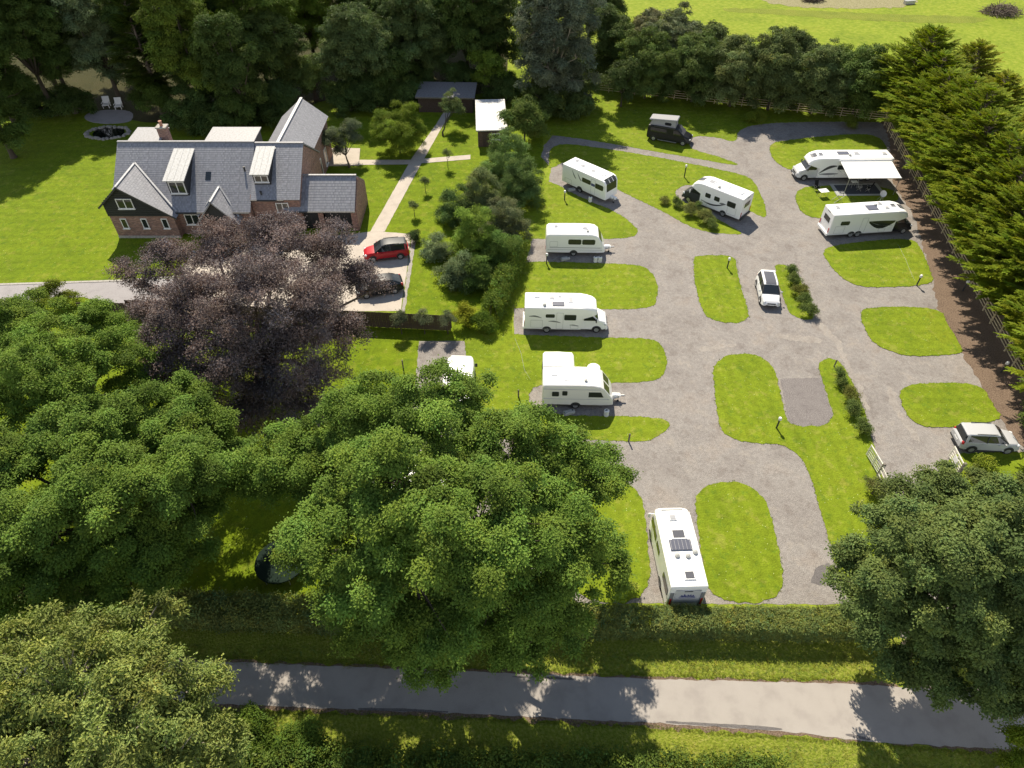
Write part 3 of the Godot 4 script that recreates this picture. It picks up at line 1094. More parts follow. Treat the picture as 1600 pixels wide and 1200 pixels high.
func outbuildings():
	# pale roofed timber shed, long side running away
	var a: Vector2 = Vector2(-4.46, -82.64)
	var t = thing("garden_shed", "brown timber shed with pale felt roof between the garden trees", "shed", Vector3(a.x + 1.75, 0, a.y - 3.8), 0.05)
	var w := MB.new()
	w.box(Vector3(0, 1.1, 0), Vector3(3.5, 2.2, 8.0))
	part("wall", w.mesh(), M.shed_wall, t)
	for i in 17:
		part("board", boxmesh(Vector3(-1.66 + i * 0.2075, 1.1, 4.01), Vector3(0.19, 2.16, 0.03)), M.shed_wall, t)
	part("roof", boxmesh(Vector3(0, 2.36, 0.0), Vector3(3.9, 0.12, 8.6), Basis(Vector3.RIGHT, 0.03)), M.pale_felt, t)
	part("fascia", boxmesh(Vector3(0, 2.2, 4.26), Vector3(3.86, 0.16, 0.04)), M.trim, t)
	window(t, 1.0, 0.8, 1, Transform3D(Basis.IDENTITY, Vector3(0.5, 1.35, 4.03)))
	part("door", boxmesh(Vector3(-0.75, 0.95, 4.04), Vector3(0.8, 1.85, 0.04)), M.fence_board, t)
	# low flat-roofed building behind the garden
	var b: Vector2 = Vector2(-8.94, -95.23)
	t = thing("flat_roof_outbuilding", "low outbuilding with grey flat roof at the end of the garden path", "outbuilding", Vector3(b.x, 0, b.y + 0.6), -0.04)
	part("wall", boxmesh(Vector3(0, 1.05, 0), Vector3(7.4, 2.1, 4.2)), M.fence_board, t)
	part("roof", boxmesh(Vector3(0, 2.2, 0), Vector3(8.0, 0.14, 4.9), Basis(Vector3.RIGHT, 0.03)), M.grey_felt, t)
	part("edge_trim", boxmesh(Vector3(0, 2.08, 2.45), Vector3(7.96, 0.14, 0.05)), M.grey_wood, t)
	part("door", boxmesh(Vector3(1.2, 1.0, 2.12), Vector3(1.6, 2.0, 0.05)), M.grey_wood, t)


func fences():
	var post := boxmesh(Vector3(0, 0.62, 0), Vector3(0.11, 1.34, 0.10))
	# post and rail, four rails
	var runs := [
		["pale timber four rail fence along the conifers beside the bare soil strip", Vector2(49.35, -88.53), Vector2(40.75, -31.04), 30],
		["brown timber four rail fence at the back under the hedgerow trees", Vector2(6.72, -101.25), Vector2(49.8, -89.7), 20],
	]
	for rn in runs:
		var a: Vector2 = rn[1]
		var b: Vector2 = rn[2]
		var n := int(round(a.distance_to(b) / 1.85))
		var t = thing("post_and_rail_fence", rn[0], "fence", Vector3(a.x, 0, a.y))
		var d := (b - a) / n
		var side := Vector2(-d.y, d.x).normalized()
		var ang := -atan2(d.y, d.x)
		var rail := boxmesh(Vector3.ZERO, Vector3(d.length() - 0.01, 0.09, 0.038))
		for i in n + 1:
			var p := d * i
			part("post", post, M.rail_wood, t, Transform3D(Basis(Vector3.UP, ang), Vector3(p.x, 0, p.y)))
			if i == n:
				break
			for k in 4:
				var q := d * (i + 0.5) - side * 0.075
				part("rail", rail, M.rail_wood, t, Transform3D(Basis(Vector3.UP, ang + rng.randf_range(-0.006, 0.006)) * Basis(Vector3.BACK, rng.randf_range(-0.008, 0.008)), Vector3(q.x, 0.24 + k * 0.31, q.y)))
	# dark close-boarded fence between garden and site
	var gaps := [
		["dark close boarded fence in front of the forecourt behind the beech", Vector2(-34.99, -48.98), Vector2(-5.44, -46.73)],
		["short dark boarded fence beside the lane near the left oaks", Vector2(-39.18, -48.61), Vector2(-34.81, -48.52)],
	]
	for q in gaps:
		var a: Vector2 = q[1]
		var b: Vector2 = q[2]
		var t = thing("board_fence", q[0], "fence", Vector3(a.x, 0, a.y))
		var l := a.distance_to(b)
		var d := (b - a) / l
		var ang := -atan2(d.y, d.x)
		var n := int(l / 0.165)
		var bm := boxmesh(Vector3(0, 0.88, 0), Vector3(0.158, 1.72, 0.02))
		for i in n:
			var p := d * (i + 0.5) * (l / n)
			part("board", bm, M.fence_board, t, Transform3D(Basis(Vector3.UP, ang), Vector3(p.x + d.y * 0.01 * (i % 2), rng.randf_range(-0.01, 0.01), p.y + 0.01 * (i % 2))))
		for k in 2:
			part("rail", bar(Vector3(0, 0.4 + k * 0.9, -0.06), Vector3(d.x * l, 0.4 + k * 0.9, d.y * l - 0.06), 0.05, 0.09), M.fence_board, t)
		var np := int(l / 2.4)
		for i in np + 1:
			var p := d * l * i / np
			part("post", post, M.fence_board, t, Transform3D(Basis(Vector3.UP, ang), Vector3(p.x, 0.3, p.y - 0.13)))
	# entrance gates standing open
	var gs := [
		["white five bar gate standing open on the grass side of the entrance", Vector2(26.44, -32.48), Vector2(26.61, -30.51), false],
		["white five bar gate with a white sign, standing open beside the silver car", Vector2(32.52, -32.36), Vector2(32.41, -30.57), true],
	]
	for q in gs:
		var a: Vector2 = q[1]
		var b: Vector2 = q[2]
		var l := a.distance_to(b)
		var t = thing("field_gate", q[0], "gate", Vector3(a.x, 0, a.y), -atan2(b.y - a.y, b.x - a.x), "entrance gates")
		for k in 5:
			var y: float = [0.22, 0.42, 0.64, 0.88, 1.18][k]
			part("bar", boxmesh(Vector3(l / 2, y, 0), Vector3(l - 0.1, 0.085 if k < 4 else 0.11, 0.035 if k < 4 else 0.07)), M.gate_paint, t)
		for x in [0.06, l / 2, l - 0.06]:
			part("stile", boxmesh(Vector3(x, 0.68, 0.0), Vector3(0.09, 1.1, 0.05)), M.gate_paint, t)
		part("brace", bar(Vector3(l - 0.1, 0.25, -0.045), Vector3(l * 0.5, 1.1, -0.045), 0.03, 0.08), M.gate_paint, t)
		if q[3]:
			part("sign", boxmesh(Vector3(l * 0.5, 0.72, 0.06), Vector3(0.55, 0.42, 0.02)), M.plastic_white, t)
		var ps = thing("gate_post", "dark timber post carrying the " + ("signed" if q[3] else "grass side") + " white gate", "post", Vector3(b.x, 0, b.y), 0.0, "gate posts")
		part("post", softmesh(Vector3(0, 0.7, 0), Vector3(0.2, 1.45, 0.2), 0.03), M.grey_wood, ps)
		part("hinge", boxmesh(Vector3(-0.02, 1.0, 0.11), Vector3(0.1, 0.06, 0.03)), M.steel, ps)
	var a2: Vector2 = Vector2(26.58, -30.45)
	var b2: Vector2 = Vector2(26.53, -27.94)
	var t2 = thing("rail_fence_panel", "short white rail fence continuing from the entrance gate under the tree", "fence", Vector3(a2.x, 0, a2.y))
	var d2 := b2 - a2
	for i in 3:
		part("post", post, M.gate_paint, t2, Transform3D(Basis.IDENTITY, Vector3(d2.x * i / 2.0, 0, d2.y * i / 2.0)))
	for k in 3:
		part("rail", bar(Vector3(-0.06, 0.35 + k * 0.38, 0), Vector3(d2.x - 0.06, 0.35 + k * 0.38, d2.y), 0.04, 0.09), M.gate_paint, t2)


# ------------------------------------------------------------------ vehicles (local: +x forward, origin on the ground)

# sections along x: [x, y0, y1, half width below, half width above, corner radius]
func hull(sec: Array, smooth := false, seg := 4) -> ArrayMesh:
	var rings := []
	for s in sec:
		var ring := []
		var x: float = s[0]
		var r: float = minf(s[5], (s[2] - s[1]) * 0.48)
		var lo := minf(0.08, (s[2] - s[1]) * 0.2)
		ring.append(Vector3(x, s[1], -s[3] + lo))
		ring.append(Vector3(x, s[1] + lo, -s[3]))
		for k in seg + 1:
			var a := PI / 2 * k / seg
			ring.append(Vector3(x, s[2] - r + sin(a) * r, -s[4] + r - cos(a) * r))
		ring.append(Vector3(x, s[2] + 0.012, 0))
		for k in seg + 1:
			var a := PI / 2 * (1.0 - float(k) / seg)
			ring.append(Vector3(x, s[2] - r + sin(a) * r, s[4] - r + cos(a) * r))
		ring.append(Vector3(x, s[1] + lo, s[3]))
		ring.append(Vector3(x, s[1], s[3] - lo))
		rings.append(ring)
	var b := MB.new()
	if smooth:
		b.smooth_loft(rings, true)
	else:
		b.loft(rings, true)
	return b.mesh()


# band over the top or ends of a hull, following profile points (x, y)
func band(pts: Array, hw: float, lift := 0.014) -> ArrayMesh:
	var b := MB.new()
	for i in pts.size() - 1:
		var d: Vector2 = (pts[i + 1] - pts[i]).normalized()
		var n := Vector3(-d.y, d.x, 0)
		var a := Vector3(pts[i].x, pts[i].y, 0) + n * lift
		var c := Vector3(pts[i + 1].x, pts[i + 1].y, 0) + n * lift
		var z := Vector3(0, 0, hw)
		b.quad(a - z, c - z, c + z, a + z)
		b.quad(a - z - n * 0.03, c - z - n * 0.03, c - z, a - z)
		b.quad(a + z, c + z, c + z - n * 0.03, a + z - n * 0.03)
	var f := Vector3(pts[0].x, pts[0].y, 0)
	return b.mesh()


# flat panel on a side wall; side -1 or 1, z is the wall's distance from the middle
func flank(called: String, poly: Array, z: float, side: int, m: Material, parent: Node, proud := 0.014):
	var b := MB.new()
	b.prism(poly, -0.02, proud, Basis(Vector3.RIGHT, Vector3.UP, Vector3(0, 0, side)), Vector3(0, 0, side * z))
	return part(called, b.mesh(), m, parent)


func rect(x0: float, y0: float, x1: float, y1: float, r := 0.06) -> Array:
	return [Vector2(x0 + r, y0), Vector2(x1 - r, y0), Vector2(x1, y0 + r), Vector2(x1, y1 - r), Vector2(x1 - r, y1), Vector2(x0 + r, y1), Vector2(x0, y1 - r), Vector2(x0, y0 + r)]


# outline of a door or locker: four narrow seams in the side wall
func door_seam(called: String, x0: float, y0: float, x1: float, y1: float, z: float, side: int, parent: Node):
	var b := MB.new()
	var w := 0.022
	for q in [[x0, y0, x1, y0 + w], [x0, y1 - w, x1, y1], [x0, y0 + w, x0 + w, y1 - w], [x1 - w, y0 + w, x1, y1 - w]]:
		b.box(Vector3((q[0] + q[2]) / 2, (q[1] + q[3]) / 2, side * (z + 0.003)), Vector3(q[2] - q[0], q[3] - q[1], 0.014))
	return part(called, b.mesh(), M.seam, parent)


# tapering streak between two points
func streak(a: Vector2, b: Vector2, bow: float, w: float) -> Array:
	var up := []
	var dn := []
	for i in 9:
		var t := i / 8.0
		var p := a.lerp(b, t) + Vector2(0, bow * sin(t * PI))
		var h := w * (0.12 + sin(t * PI) * 0.5)
		up.append(p + Vector2(0, h))
		dn.push_front(p - Vector2(0, h))
	return up + dn


func wheel(parent: Node, x: float, z: float, r := 0.34, w := 0.22):
	var ax := Basis(Vector3(1, 0, 0), Vector3(0, 0, 1), Vector3(0, -1, 0))
	var s := signf(z)
	var tyre := lathe([[r * 0.55, -w / 2], [r * 0.92, -w / 2], [r, -w / 2 + 0.035], [r, w / 2 - 0.035], [r * 0.92, w / 2], [r * 0.55, w / 2]], 18, ax)
	var o = part("wheel", tyre, M.rubber, parent, Transform3D(Basis.IDENTITY, Vector3(x, r, z)))
	var b := MB.new()
	for i in 5:
		var a := TAU * i / 5.0
		b.box(Vector3(cos(a), sin(a), 0) * r * 0.34 + Vector3(0, 0, s * (w / 2 + 0.004)), Vector3(r * 0.5, r * 0.17, 0.02), Basis(Vector3.BACK, a))
	part("rim", lathe([[r * 0.1, -w / 2 - 0.002], [r * 0.62, -w / 2 - 0.002], [r * 0.62, w / 2 + 0.002], [r * 0.1, w / 2 + 0.002]], 16, ax), M.alloy, o)
	part("spokes", b.mesh(), M.steel, o)
	return o


func arch(parent: Node, x: float, z: float, side: int, r := 0.43, low := 0.3):
	var poly := []
	for i in 13:
		var a := PI * i / 12.0
		poly.append(Vector2(x + cos(a) * r, maxf(low, 0.34 + sin(a) * r)))
	flank("wheel_arch", poly, z, side, M.trim, parent, 0.006)


func hatch(parent: Node, x: float, z: float, y: float, lx: float, lz: float, m := "rooflight", h := 0.09):
	var o = part("roof_hatch", softmesh(Vector3(x, y + h / 2, z), Vector3(lx, h, lz), 0.03), M.white_gel, parent)
	part("hatch_pane", softmesh(Vector3(x, y + h + 0.01, z), Vector3(lx * 0.72, 0.03, lz * 0.72), 0.01), M[m], o)


func seat_on(a: Vector2, b: Vector2, wide: float) -> Array:
	# a: rear, b: front of the side nearest the viewpoint
	var d := (b - a)
	var l := d.length()
	d /= l
	var side := Vector2(d.y, -d.x)
	if side.y > 0:
		side = -side
	var c := (a + b) / 2 + side * wide / 2
	return [Vector3(c.x, 0, c.y), -atan2(d.y, d.x), l]


func drawbar(t: Node, x: float):
	var b := MB.new()
	b.tube([Vector3(x - 0.4, 0.42, 0.55), Vector3(x + 0.75, 0.42, 0.05)], [0.05, 0.045], 6)
	b.tube([Vector3(x - 0.4, 0.42, -0.55), Vector3(x + 0.75, 0.42, -0.05)], [0.05, 0.045], 6)
	var o = part("drawbar", b.mesh(), M.steel, t)
	part("hitch_cover", softmesh(Vector3(x + 0.38, 0.55, 0), Vector3(0.75, 0.22, 0.42), 0.08), M.white_gel, o)
	part("coupling", softmesh(Vector3(x + 0.92, 0.5, 0), Vector3(0.36, 0.12, 0.12), 0.03), M.steel, o)
	part("jockey_wheel", lathe([[0.10, -0.03], [0.10, 0.03], [0.03, 0.03]], 10, Basis(Vector3(1, 0, 0), Vector3(0, 0, 1), Vector3(0, -1, 0)), Vector3(x + 0.55, 0.10, 0.22)), M.rubber, o)
	part("jockey_post", boxmesh(Vector3(x + 0.55, 0.42, 0.22), Vector3(0.05, 0.6, 0.05)), M.steel, o)


func caravan_older(label: String, at: Vector3, turn: float, l: float):
	var t = thing("touring_caravan", label, "caravan", at, turn, "touring caravans")
	var h := l / 2
	part("body", hull([[-h, 0.5, 2.05, 1.02, 0.96, 0.2], [-h + 0.07, 0.42, 2.38, 1.1, 1.06, 0.2], [-h + 0.3, 0.4, 2.52, 1.12, 1.1, 0.16], [0, 0.4, 2.56, 1.12, 1.1, 0.14], [h - 1.5, 0.4, 2.54, 1.12, 1.1, 0.14], [h - 1.05, 0.4, 2.44, 1.12, 1.1, 0.16], [h - 0.72, 0.4, 2.2, 1.12, 1.08, 0.18], [h - 0.32, 0.42, 1.55, 1.1, 1.04, 0.2], [h - 0.08, 0.44, 1.05, 1.06, 1.0, 0.22], [h, 0.5, 0.82, 0.98, 0.9, 0.2]]), M.white_gel, t)
	part("front_window", band([Vector2(h - 0.73, 2.2), Vector2(h - 0.36, 1.62)], 0.9), M.acrylic, t)
	for s in [-1, 1]:
		flank("window", rect(-0.75, 1.42, 0.55, 2.0, 0.1), 1.115, s, M.acrylic, t)
		flank("window", rect(h - 2.35, 1.42, h - 1.05, 2.0, 0.1), 1.115, s, M.acrylic, t)
		flank("stripe", [Vector2(-h + 0.4, 1.02), Vector2(h - 0.55, 1.02), Vector2(h - 0.35, 1.06), Vector2(-h + 0.4, 1.06)], 1.122, s, M.stripe, t, 0.006)
		flank("skirt_line", [Vector2(-h + 0.2, 0.78), Vector2(h - 0.3, 0.78), Vector2(h - 0.3, 0.8), Vector2(-h + 0.2, 0.8)], 1.122, s, M.stripe, t, 0.005)
		door_seam("locker_door", -h + 0.4, 1.15, -h + 1.2, 1.75, 1.122, s, t)
		arch(t, -0.15, 1.118, s, 0.42, 0.4)
		wheel(t, -0.15, s * 1.0, 0.31, 0.19)
	hatch(t, -h + 1.0, -0.4, 2.54, 0.42, 0.42)
	hatch(t, 0.9, -0.1, 2.56, 0.55, 0.45)
	part("roof_vent", lathe([[0.12, 0], [0.12, 0.12], [0.04, 0.15]], 8, Basis.IDENTITY, Vector3(1.15, 2.56, 0.5)), M.plastic_grey, t)
	part("rear_light", boxmesh(Vector3(-h - 0.005, 0.85, 0.85), Vector3(0.04, 0.3, 0.12)), M.lamp_red, t)
	drawbar(t, h - 0.05)
	return t


func caravan_modern(label: String, at: Vector3, turn: float, l: float):
	var t = thing("touring_caravan", label, "caravan", at, turn, "touring caravans")
	var h := l / 2
	part("body", hull([[-h, 0.5, 2.5, 1.08, 1.05, 0.1], [-h + 0.06, 0.42, 2.6, 1.13, 1.12, 0.09], [0, 0.4, 2.63, 1.14, 1.13, 0.09], [h - 0.75, 0.4, 2.62, 1.14, 1.13, 0.1], [h - 0.35, 0.4, 2.52, 1.13, 1.11, 0.14], [h - 0.12, 0.4, 2.2, 1.12, 1.08, 0.16], [h - 0.02, 0.42, 1.3, 1.1, 1.04, 0.14], [h + 0.04, 0.45, 0.75, 1.06, 1.0, 0.1]]), M.white_gel, t)
	part("front_window", band([Vector2(h - 0.6, 2.585), Vector2(h - 0.36, 2.525), Vector2(h - 0.12, 2.2), Vector2(h - 0.02, 1.32)], 0.86), M.acrylic, t)
	for z in [-0.3, 0.3]:
		part("window_bar", boxmesh(Vector3(h - 0.27, 2.42, z), Vector3(0.5, 0.05, 0.06), Basis(Vector3.BACK, -0.75)), M.white_gel, t)
	for s in [-1, 1]:
		flank("window", rect(-0.2, 1.5, 1.05, 2.02, 0.08), 1.135, s, M.acrylic, t)
		flank("window", rect(h - 1.5, 1.42, h - 0.35, 2.02, 0.1), 1.133, s, M.acrylic, t)
		flank("stripe", streak(Vector2(-1.7, 2.3), Vector2(-1.05, 1.5), -0.1, 0.18), 1.138, s, M.stripe, t, 0.005)
		flank("stripe", streak(Vector2(-0.9, 2.25), Vector2(-0.25, 1.5), -0.1, 0.18), 1.138, s, M.stripe, t, 0.005)
		flank("stripe", rect(1.08, 1.5, h - 1.53, 1.8, 0.02), 1.138, s, M.stripe_blue, t, 0.004)
		door_seam("locker_door", -h + 0.5, 0.6, -h + 1.5, 1.1, 1.138, s, t)
		door_seam("door", 1.12, 0.5, 1.72, 2.3, 1.138, s, t)
		arch(t, -0.45, 1.138, s, 0.44, 0.4)
		wheel(t, -0.45, s * 1.02, 0.32, 0.2)
	hatch(t, -h + 0.8, -0.45, 2.62, 0.4, 0.4)
	hatch(t, -1.1, 0.0, 2.63, 0.45, 0.4)
	hatch(t, 0.5, 0.15, 2.63, 0.45, 0.4)
	hatch(t, 1.8, 0.0, 2.62, 0.7, 0.5, "white_gel")
	part("aerial", lathe([[0.1, 0], [0.1, 0.1], [0.02, 0.14]], 8, Basis.IDENTITY, Vector3(2.0, 2.62, -0.8)), M.plastic_white, t)
	drawbar(t, h + 0.02)
	return t


func caravan_cream(label: String, at: Vector3, turn: float, l: float):
	var t = thing("touring_caravan", label, "caravan", at, turn, "touring caravans")
	var h := l / 2
	part("body", hull([[-h, 0.45, 2.3, 1.06, 1.0, 0.12], [-h + 0.08, 0.42, 2.5, 1.1, 1.07, 0.1], [0, 0.4, 2.58, 1.12, 1.1, 0.08], [h - 1.7, 0.4, 2.55, 1.12, 1.1, 0.08], [h - 1.1, 0.4, 2.40, 1.12, 1.1, 0.1], [h - 0.85, 0.4, 2.2, 1.12, 1.09, 0.1], [h - 0.3, 0.42, 1.42, 1.1, 1.06, 0.1], [h - 0.05, 0.44, 0.98, 1.08, 1.02, 0.12], [h, 0.5, 0.75, 1.02, 0.96, 0.1]]), M.cream_gel, t)
	part("roof_sheet", hull([[-h + 0.12, 2.40, 2.525, 1.02, 1.0, 0.05], [0, 2.45, 2.60, 1.04, 1.03, 0.05], [h - 1.7, 2.45, 2.57, 1.04, 1.03, 0.05], [h - 1.12, 2.35, 2.425, 1.02, 1.02, 0.03]]), M.white_gel, t)
	for z in [-0.5, 0.5]:
		part("front_window", band([Vector2(h - 0.85, 2.19), Vector2(h - 0.33, 1.45)], 0.42), M.acrylic, t)
		t.get_child(t.get_child_count() - 1).position.z = z
	for s in [-1, 1]:
		flank("window", rect(-h + 0.75, 1.4, -h + 1.3, 1.88, 0.06), 1.112, s, M.acrylic, t)
		flank("window", rect(-h + 1.55, 1.5, -h + 1.95, 1.98, 0.06), 1.112, s, M.acrylic, t)
		flank("window", [Vector2(h - 2.0, 1.36), Vector2(h - 0.82, 1.36), Vector2(h - 1.05, 1.9), Vector2(h - 2.0, 1.9)], 1.112, s, M.acrylic, t)
		for y in [1.1, 2.15]:
			flank("trim_rail", [Vector2(-h + 0.1, y), Vector2(h - 0.35 - (y - 1.1) * 0.72, y), Vector2(h - 0.35 - (y - 1.1) * 0.72, y + 0.035), Vector2(-h + 0.1, y + 0.035)], 1.112, s, M.grey_gel, t, 0.016)
		arch(t, -0.15, 1.115, s, 0.42, 0.4)
		wheel(t, -0.15, s * 1.0, 0.31, 0.19)
	for q in [[-1.9, -0.2], [-1.1, -0.45], [0.3, -0.2], [-0.9, 0.35]]:
		hatch(t, q[0], q[1], 2.56, 0.5, 0.4, "white_gel", 0.06)
	part("roof_vent", lathe([[0.13, 0], [0.13, 0.14], [0.04, 0.17]], 8, Basis.IDENTITY, Vector3(0.55, 2.58, 0.55)), M.plastic_grey, t)
	drawbar(t, h - 0.05)
	# porch awning on the far side
	var aw := hull([[-h + 0.05, 0.02, 2.36, 0.9, 0.84, 0.16], [-h + 0.2, 0.02, 2.52, 0.95, 0.9, 0.16], [-h + 1.3, 0.02, 2.56, 0.95, 0.9, 0.16], [-h + 2.4, 0.02, 2.50, 0.95, 0.88, 0.16], [-h + 2.55, 0.02, 2.3, 0.9, 0.8, 0.16]])
	var a = part("porch_awning", aw, M.canvas_white, t, Transform3D(Basis.IDENTITY, Vector3(0, 0, -2.0)))
	part("awning_panel", boxmesh(Vector3(-h + 0.03, 1.0, -2.0), Vector3(0.03, 1.3, 1.2)), M.canvas_dark, a, Transform3D(Basis.IDENTITY, Vector3(0, 0, 2.0)))
	return t


# coachbuilt motorhome; opt: cab, body, tail axle count, near and far windows, roof things
func motorhome(label: String, at: Vector3, turn: float, l: float, opt := {}):
	var t = thing("motorhome", label, "motorhome", at, turn, "motorhomes")
	var h := l / 2
	var top: float = opt.get("top", 2.8)
	var body: Material = M[opt.get("body", "white_gel")]
	var cab: Material = M[opt.get("cab", "white_gel")]
	var c0 := h - 2.35
	var nose: float = opt.get("nose", 0.0)
	part("body", hull([[-h, 0.45, top - 0.12, 1.1, 1.06, 0.1], [-h + 0.05, 0.4, top - 0.02, 1.14, 1.12, 0.1], [0, 0.4, top, 1.15, 1.13, 0.1], [c0 - 0.1, 0.4, top, 1.15, 1.13, 0.1], [c0, 0.4, top, 1.15, 1.13, 0.12]]), body, t)
	part("overcab", hull([[c0 - 0.02, 1.55, top - 0.004, 1.13, 1.12, 0.12], [c0 + 0.45, 1.7, top - 0.06 + nose * 0.06, 1.13, 1.08, 0.2], [c0 + 0.9, 1.85, top - 0.2 + nose * 0.15, 1.1, 1.02, 0.26], [c0 + 1.15, 1.93, top - 0.42 + nose * 0.3, 1.05, 0.94, 0.24], [c0 + 1.3, 1.98, top - 0.68 + nose * 0.45, 0.96, 0.8, 0.12]], true, 5), body, t)
	part("cab", hull([[c0 - 0.05, 0.32, 2.0, 1.0, 0.88, 0.12], [h - 1.42, 0.32, 2.0, 1.0, 0.86, 0.12], [h - 0.86, 0.32, 1.36, 1.0, 0.92, 0.12], [h - 0.35, 0.33, 1.14, 0.98, 0.86, 0.16], [h - 0.1, 0.36, 0.92, 0.92, 0.8, 0.16], [h, 0.42, 0.66, 0.82, 0.74, 0.1]]), cab, t)
	part("windscreen", band([Vector2(h - 1.42, 2.0), Vector2(h - 0.88, 1.38)], 0.82), M.glass, t)
	part("bumper", softmesh(Vector3(h - 0.08, 0.42, 0), Vector3(0.26, 0.24, 1.75), 0.07), M[opt.get("bumper", "white_gel")], t)
	part("grille", boxmesh(Vector3(h + 0.0, 0.72, 0), Vector3(0.06, 0.16, 0.9)), M.trim, t)
	part("number_plate", boxmesh(Vector3(h + 0.06, 0.42, 0), Vector3(0.02, 0.11, 0.52)), M.plastic_white, t)
	var rear_axles: Array = opt.get("axles", [-h + l * 0.27])
	for s in [-1, 1]:
		part("headlight", softmesh(Vector3(h - 0.2, 0.86, s * 0.78), Vector3(0.26, 0.2, 0.26), 0.06), M.lamp_clear, t)
		flank("cab_window", [Vector2(h - 2.12, 1.34), Vector2(h - 0.98, 1.34), Vector2(h - 1.42, 1.88), Vector2(h - 2.12, 1.88)], 0.955, s, M.glass, t, 0.02)
		var mir = part("mirror", softmesh(Vector3(h - 1.05, 1.5, s * 1.17), Vector3(0.1, 0.34, 0.2), 0.04), M[opt.get("mirror", "trim")], t)
		part("mirror_arm", boxmesh(Vector3(h - 1.08, 1.42, s * 1.03), Vector3(0.05, 0.05, 0.16)), M.trim, mir)
		arch(t, h - 0.95, 0.995, s, 0.43, 0.32)
		wheel(t, h - 0.95, s * 0.92, 0.34, 0.21)
		for ax in rear_axles:
			arch(t, ax, 1.148, s, 0.42, 0.4)
			wheel(t, ax, s * 1.04, 0.34, 0.21)
		part("rear_light", boxmesh(Vector3(-h - 0.01, 0.95, s * 0.98), Vector3(0.05, 0.5, 0.13)), M.lamp_red, t)
		door_seam("locker_door", -h + 0.55, 0.62, -h + 1.6, 1.45, 1.147, s, t)
		door_seam("locker_door", 0.35 * h - 0.9, 0.55, 0.35 * h - 0.2, 0.95, 1.147, s, t)
		if s > 0:
			door_seam("door", -0.55 * h + 1.15, 0.5, -0.55 * h + 1.75, 2.3, 1.147, s, t)
		flank("skirt", [Vector2(-h + 0.1, 0.44), Vector2(c0 - 0.05, 0.44), Vector2(c0 - 0.05, 0.47), Vector2(-h + 0.1, 0.47)], 1.148, s, M.seam, t, 0.01)
		for w in opt.get("windows", []):
			flank("window", rect(w[0], w[1], w[2], w[3], 0.07), 1.138, s, M.acrylic, t)
		for k in opt.get("streaks", []):
			flank("stripe", streak(k[0], k[1], k[2], k[3]), 1.146, s, M[k[4]], t, 0.006)
	for k in opt.get("hatches", []):
		hatch(t, k[0], k[1], top - 0.005, k[2], k[3], k[4] if k.size() > 4 else "rooflight")
	for k in opt.get("panels", []):
		part("solar_panel", boxmesh(Vector3(k[0], top + 0.05, k[1]), Vector3(k[2], 0.035, k[3])), M.solar, t)
	for k in opt.get("vents", []):
		part("roof_vent", lathe([[0.15, 0], [0.16, 0.14], [0.05, 0.2]], 10, Basis.IDENTITY, Vector3(k[0], top, k[1])), M.plastic_grey, t)
	if opt.has("nose_light"):
		part("front_rooflight", band([Vector2(c0 + 0.35, top - 0.04), Vector2(c0 + 0.72, top - 0.135), Vector2(c0 + 0.95, top - 0.225)], 0.42, 0.03), M.tint, t)
	part("rear_window", softmesh(Vector3(-h - 0.002, 1.85, 0), Vector3(0.03, 0.55, 1.2), 0.01), M.acrylic, t)
	part("high_brake_light", boxmesh(Vector3(-h + 0.02, top - 0.18, 0), Vector3(0.05, 0.08, 0.6)), M.trim, t)
	part("rear_bumper", softmesh(Vector3(-h - 0.05, 0.5, 0), Vector3(0.2, 0.28, 2.2), 0.06), M[opt.get("bumper", "white_gel")], t)
	part("chassis", boxmesh(Vector3(-0.3, 0.36, 0), Vector3(l * 0.8, 0.16, 1.5)), M.trim, t)
	return t


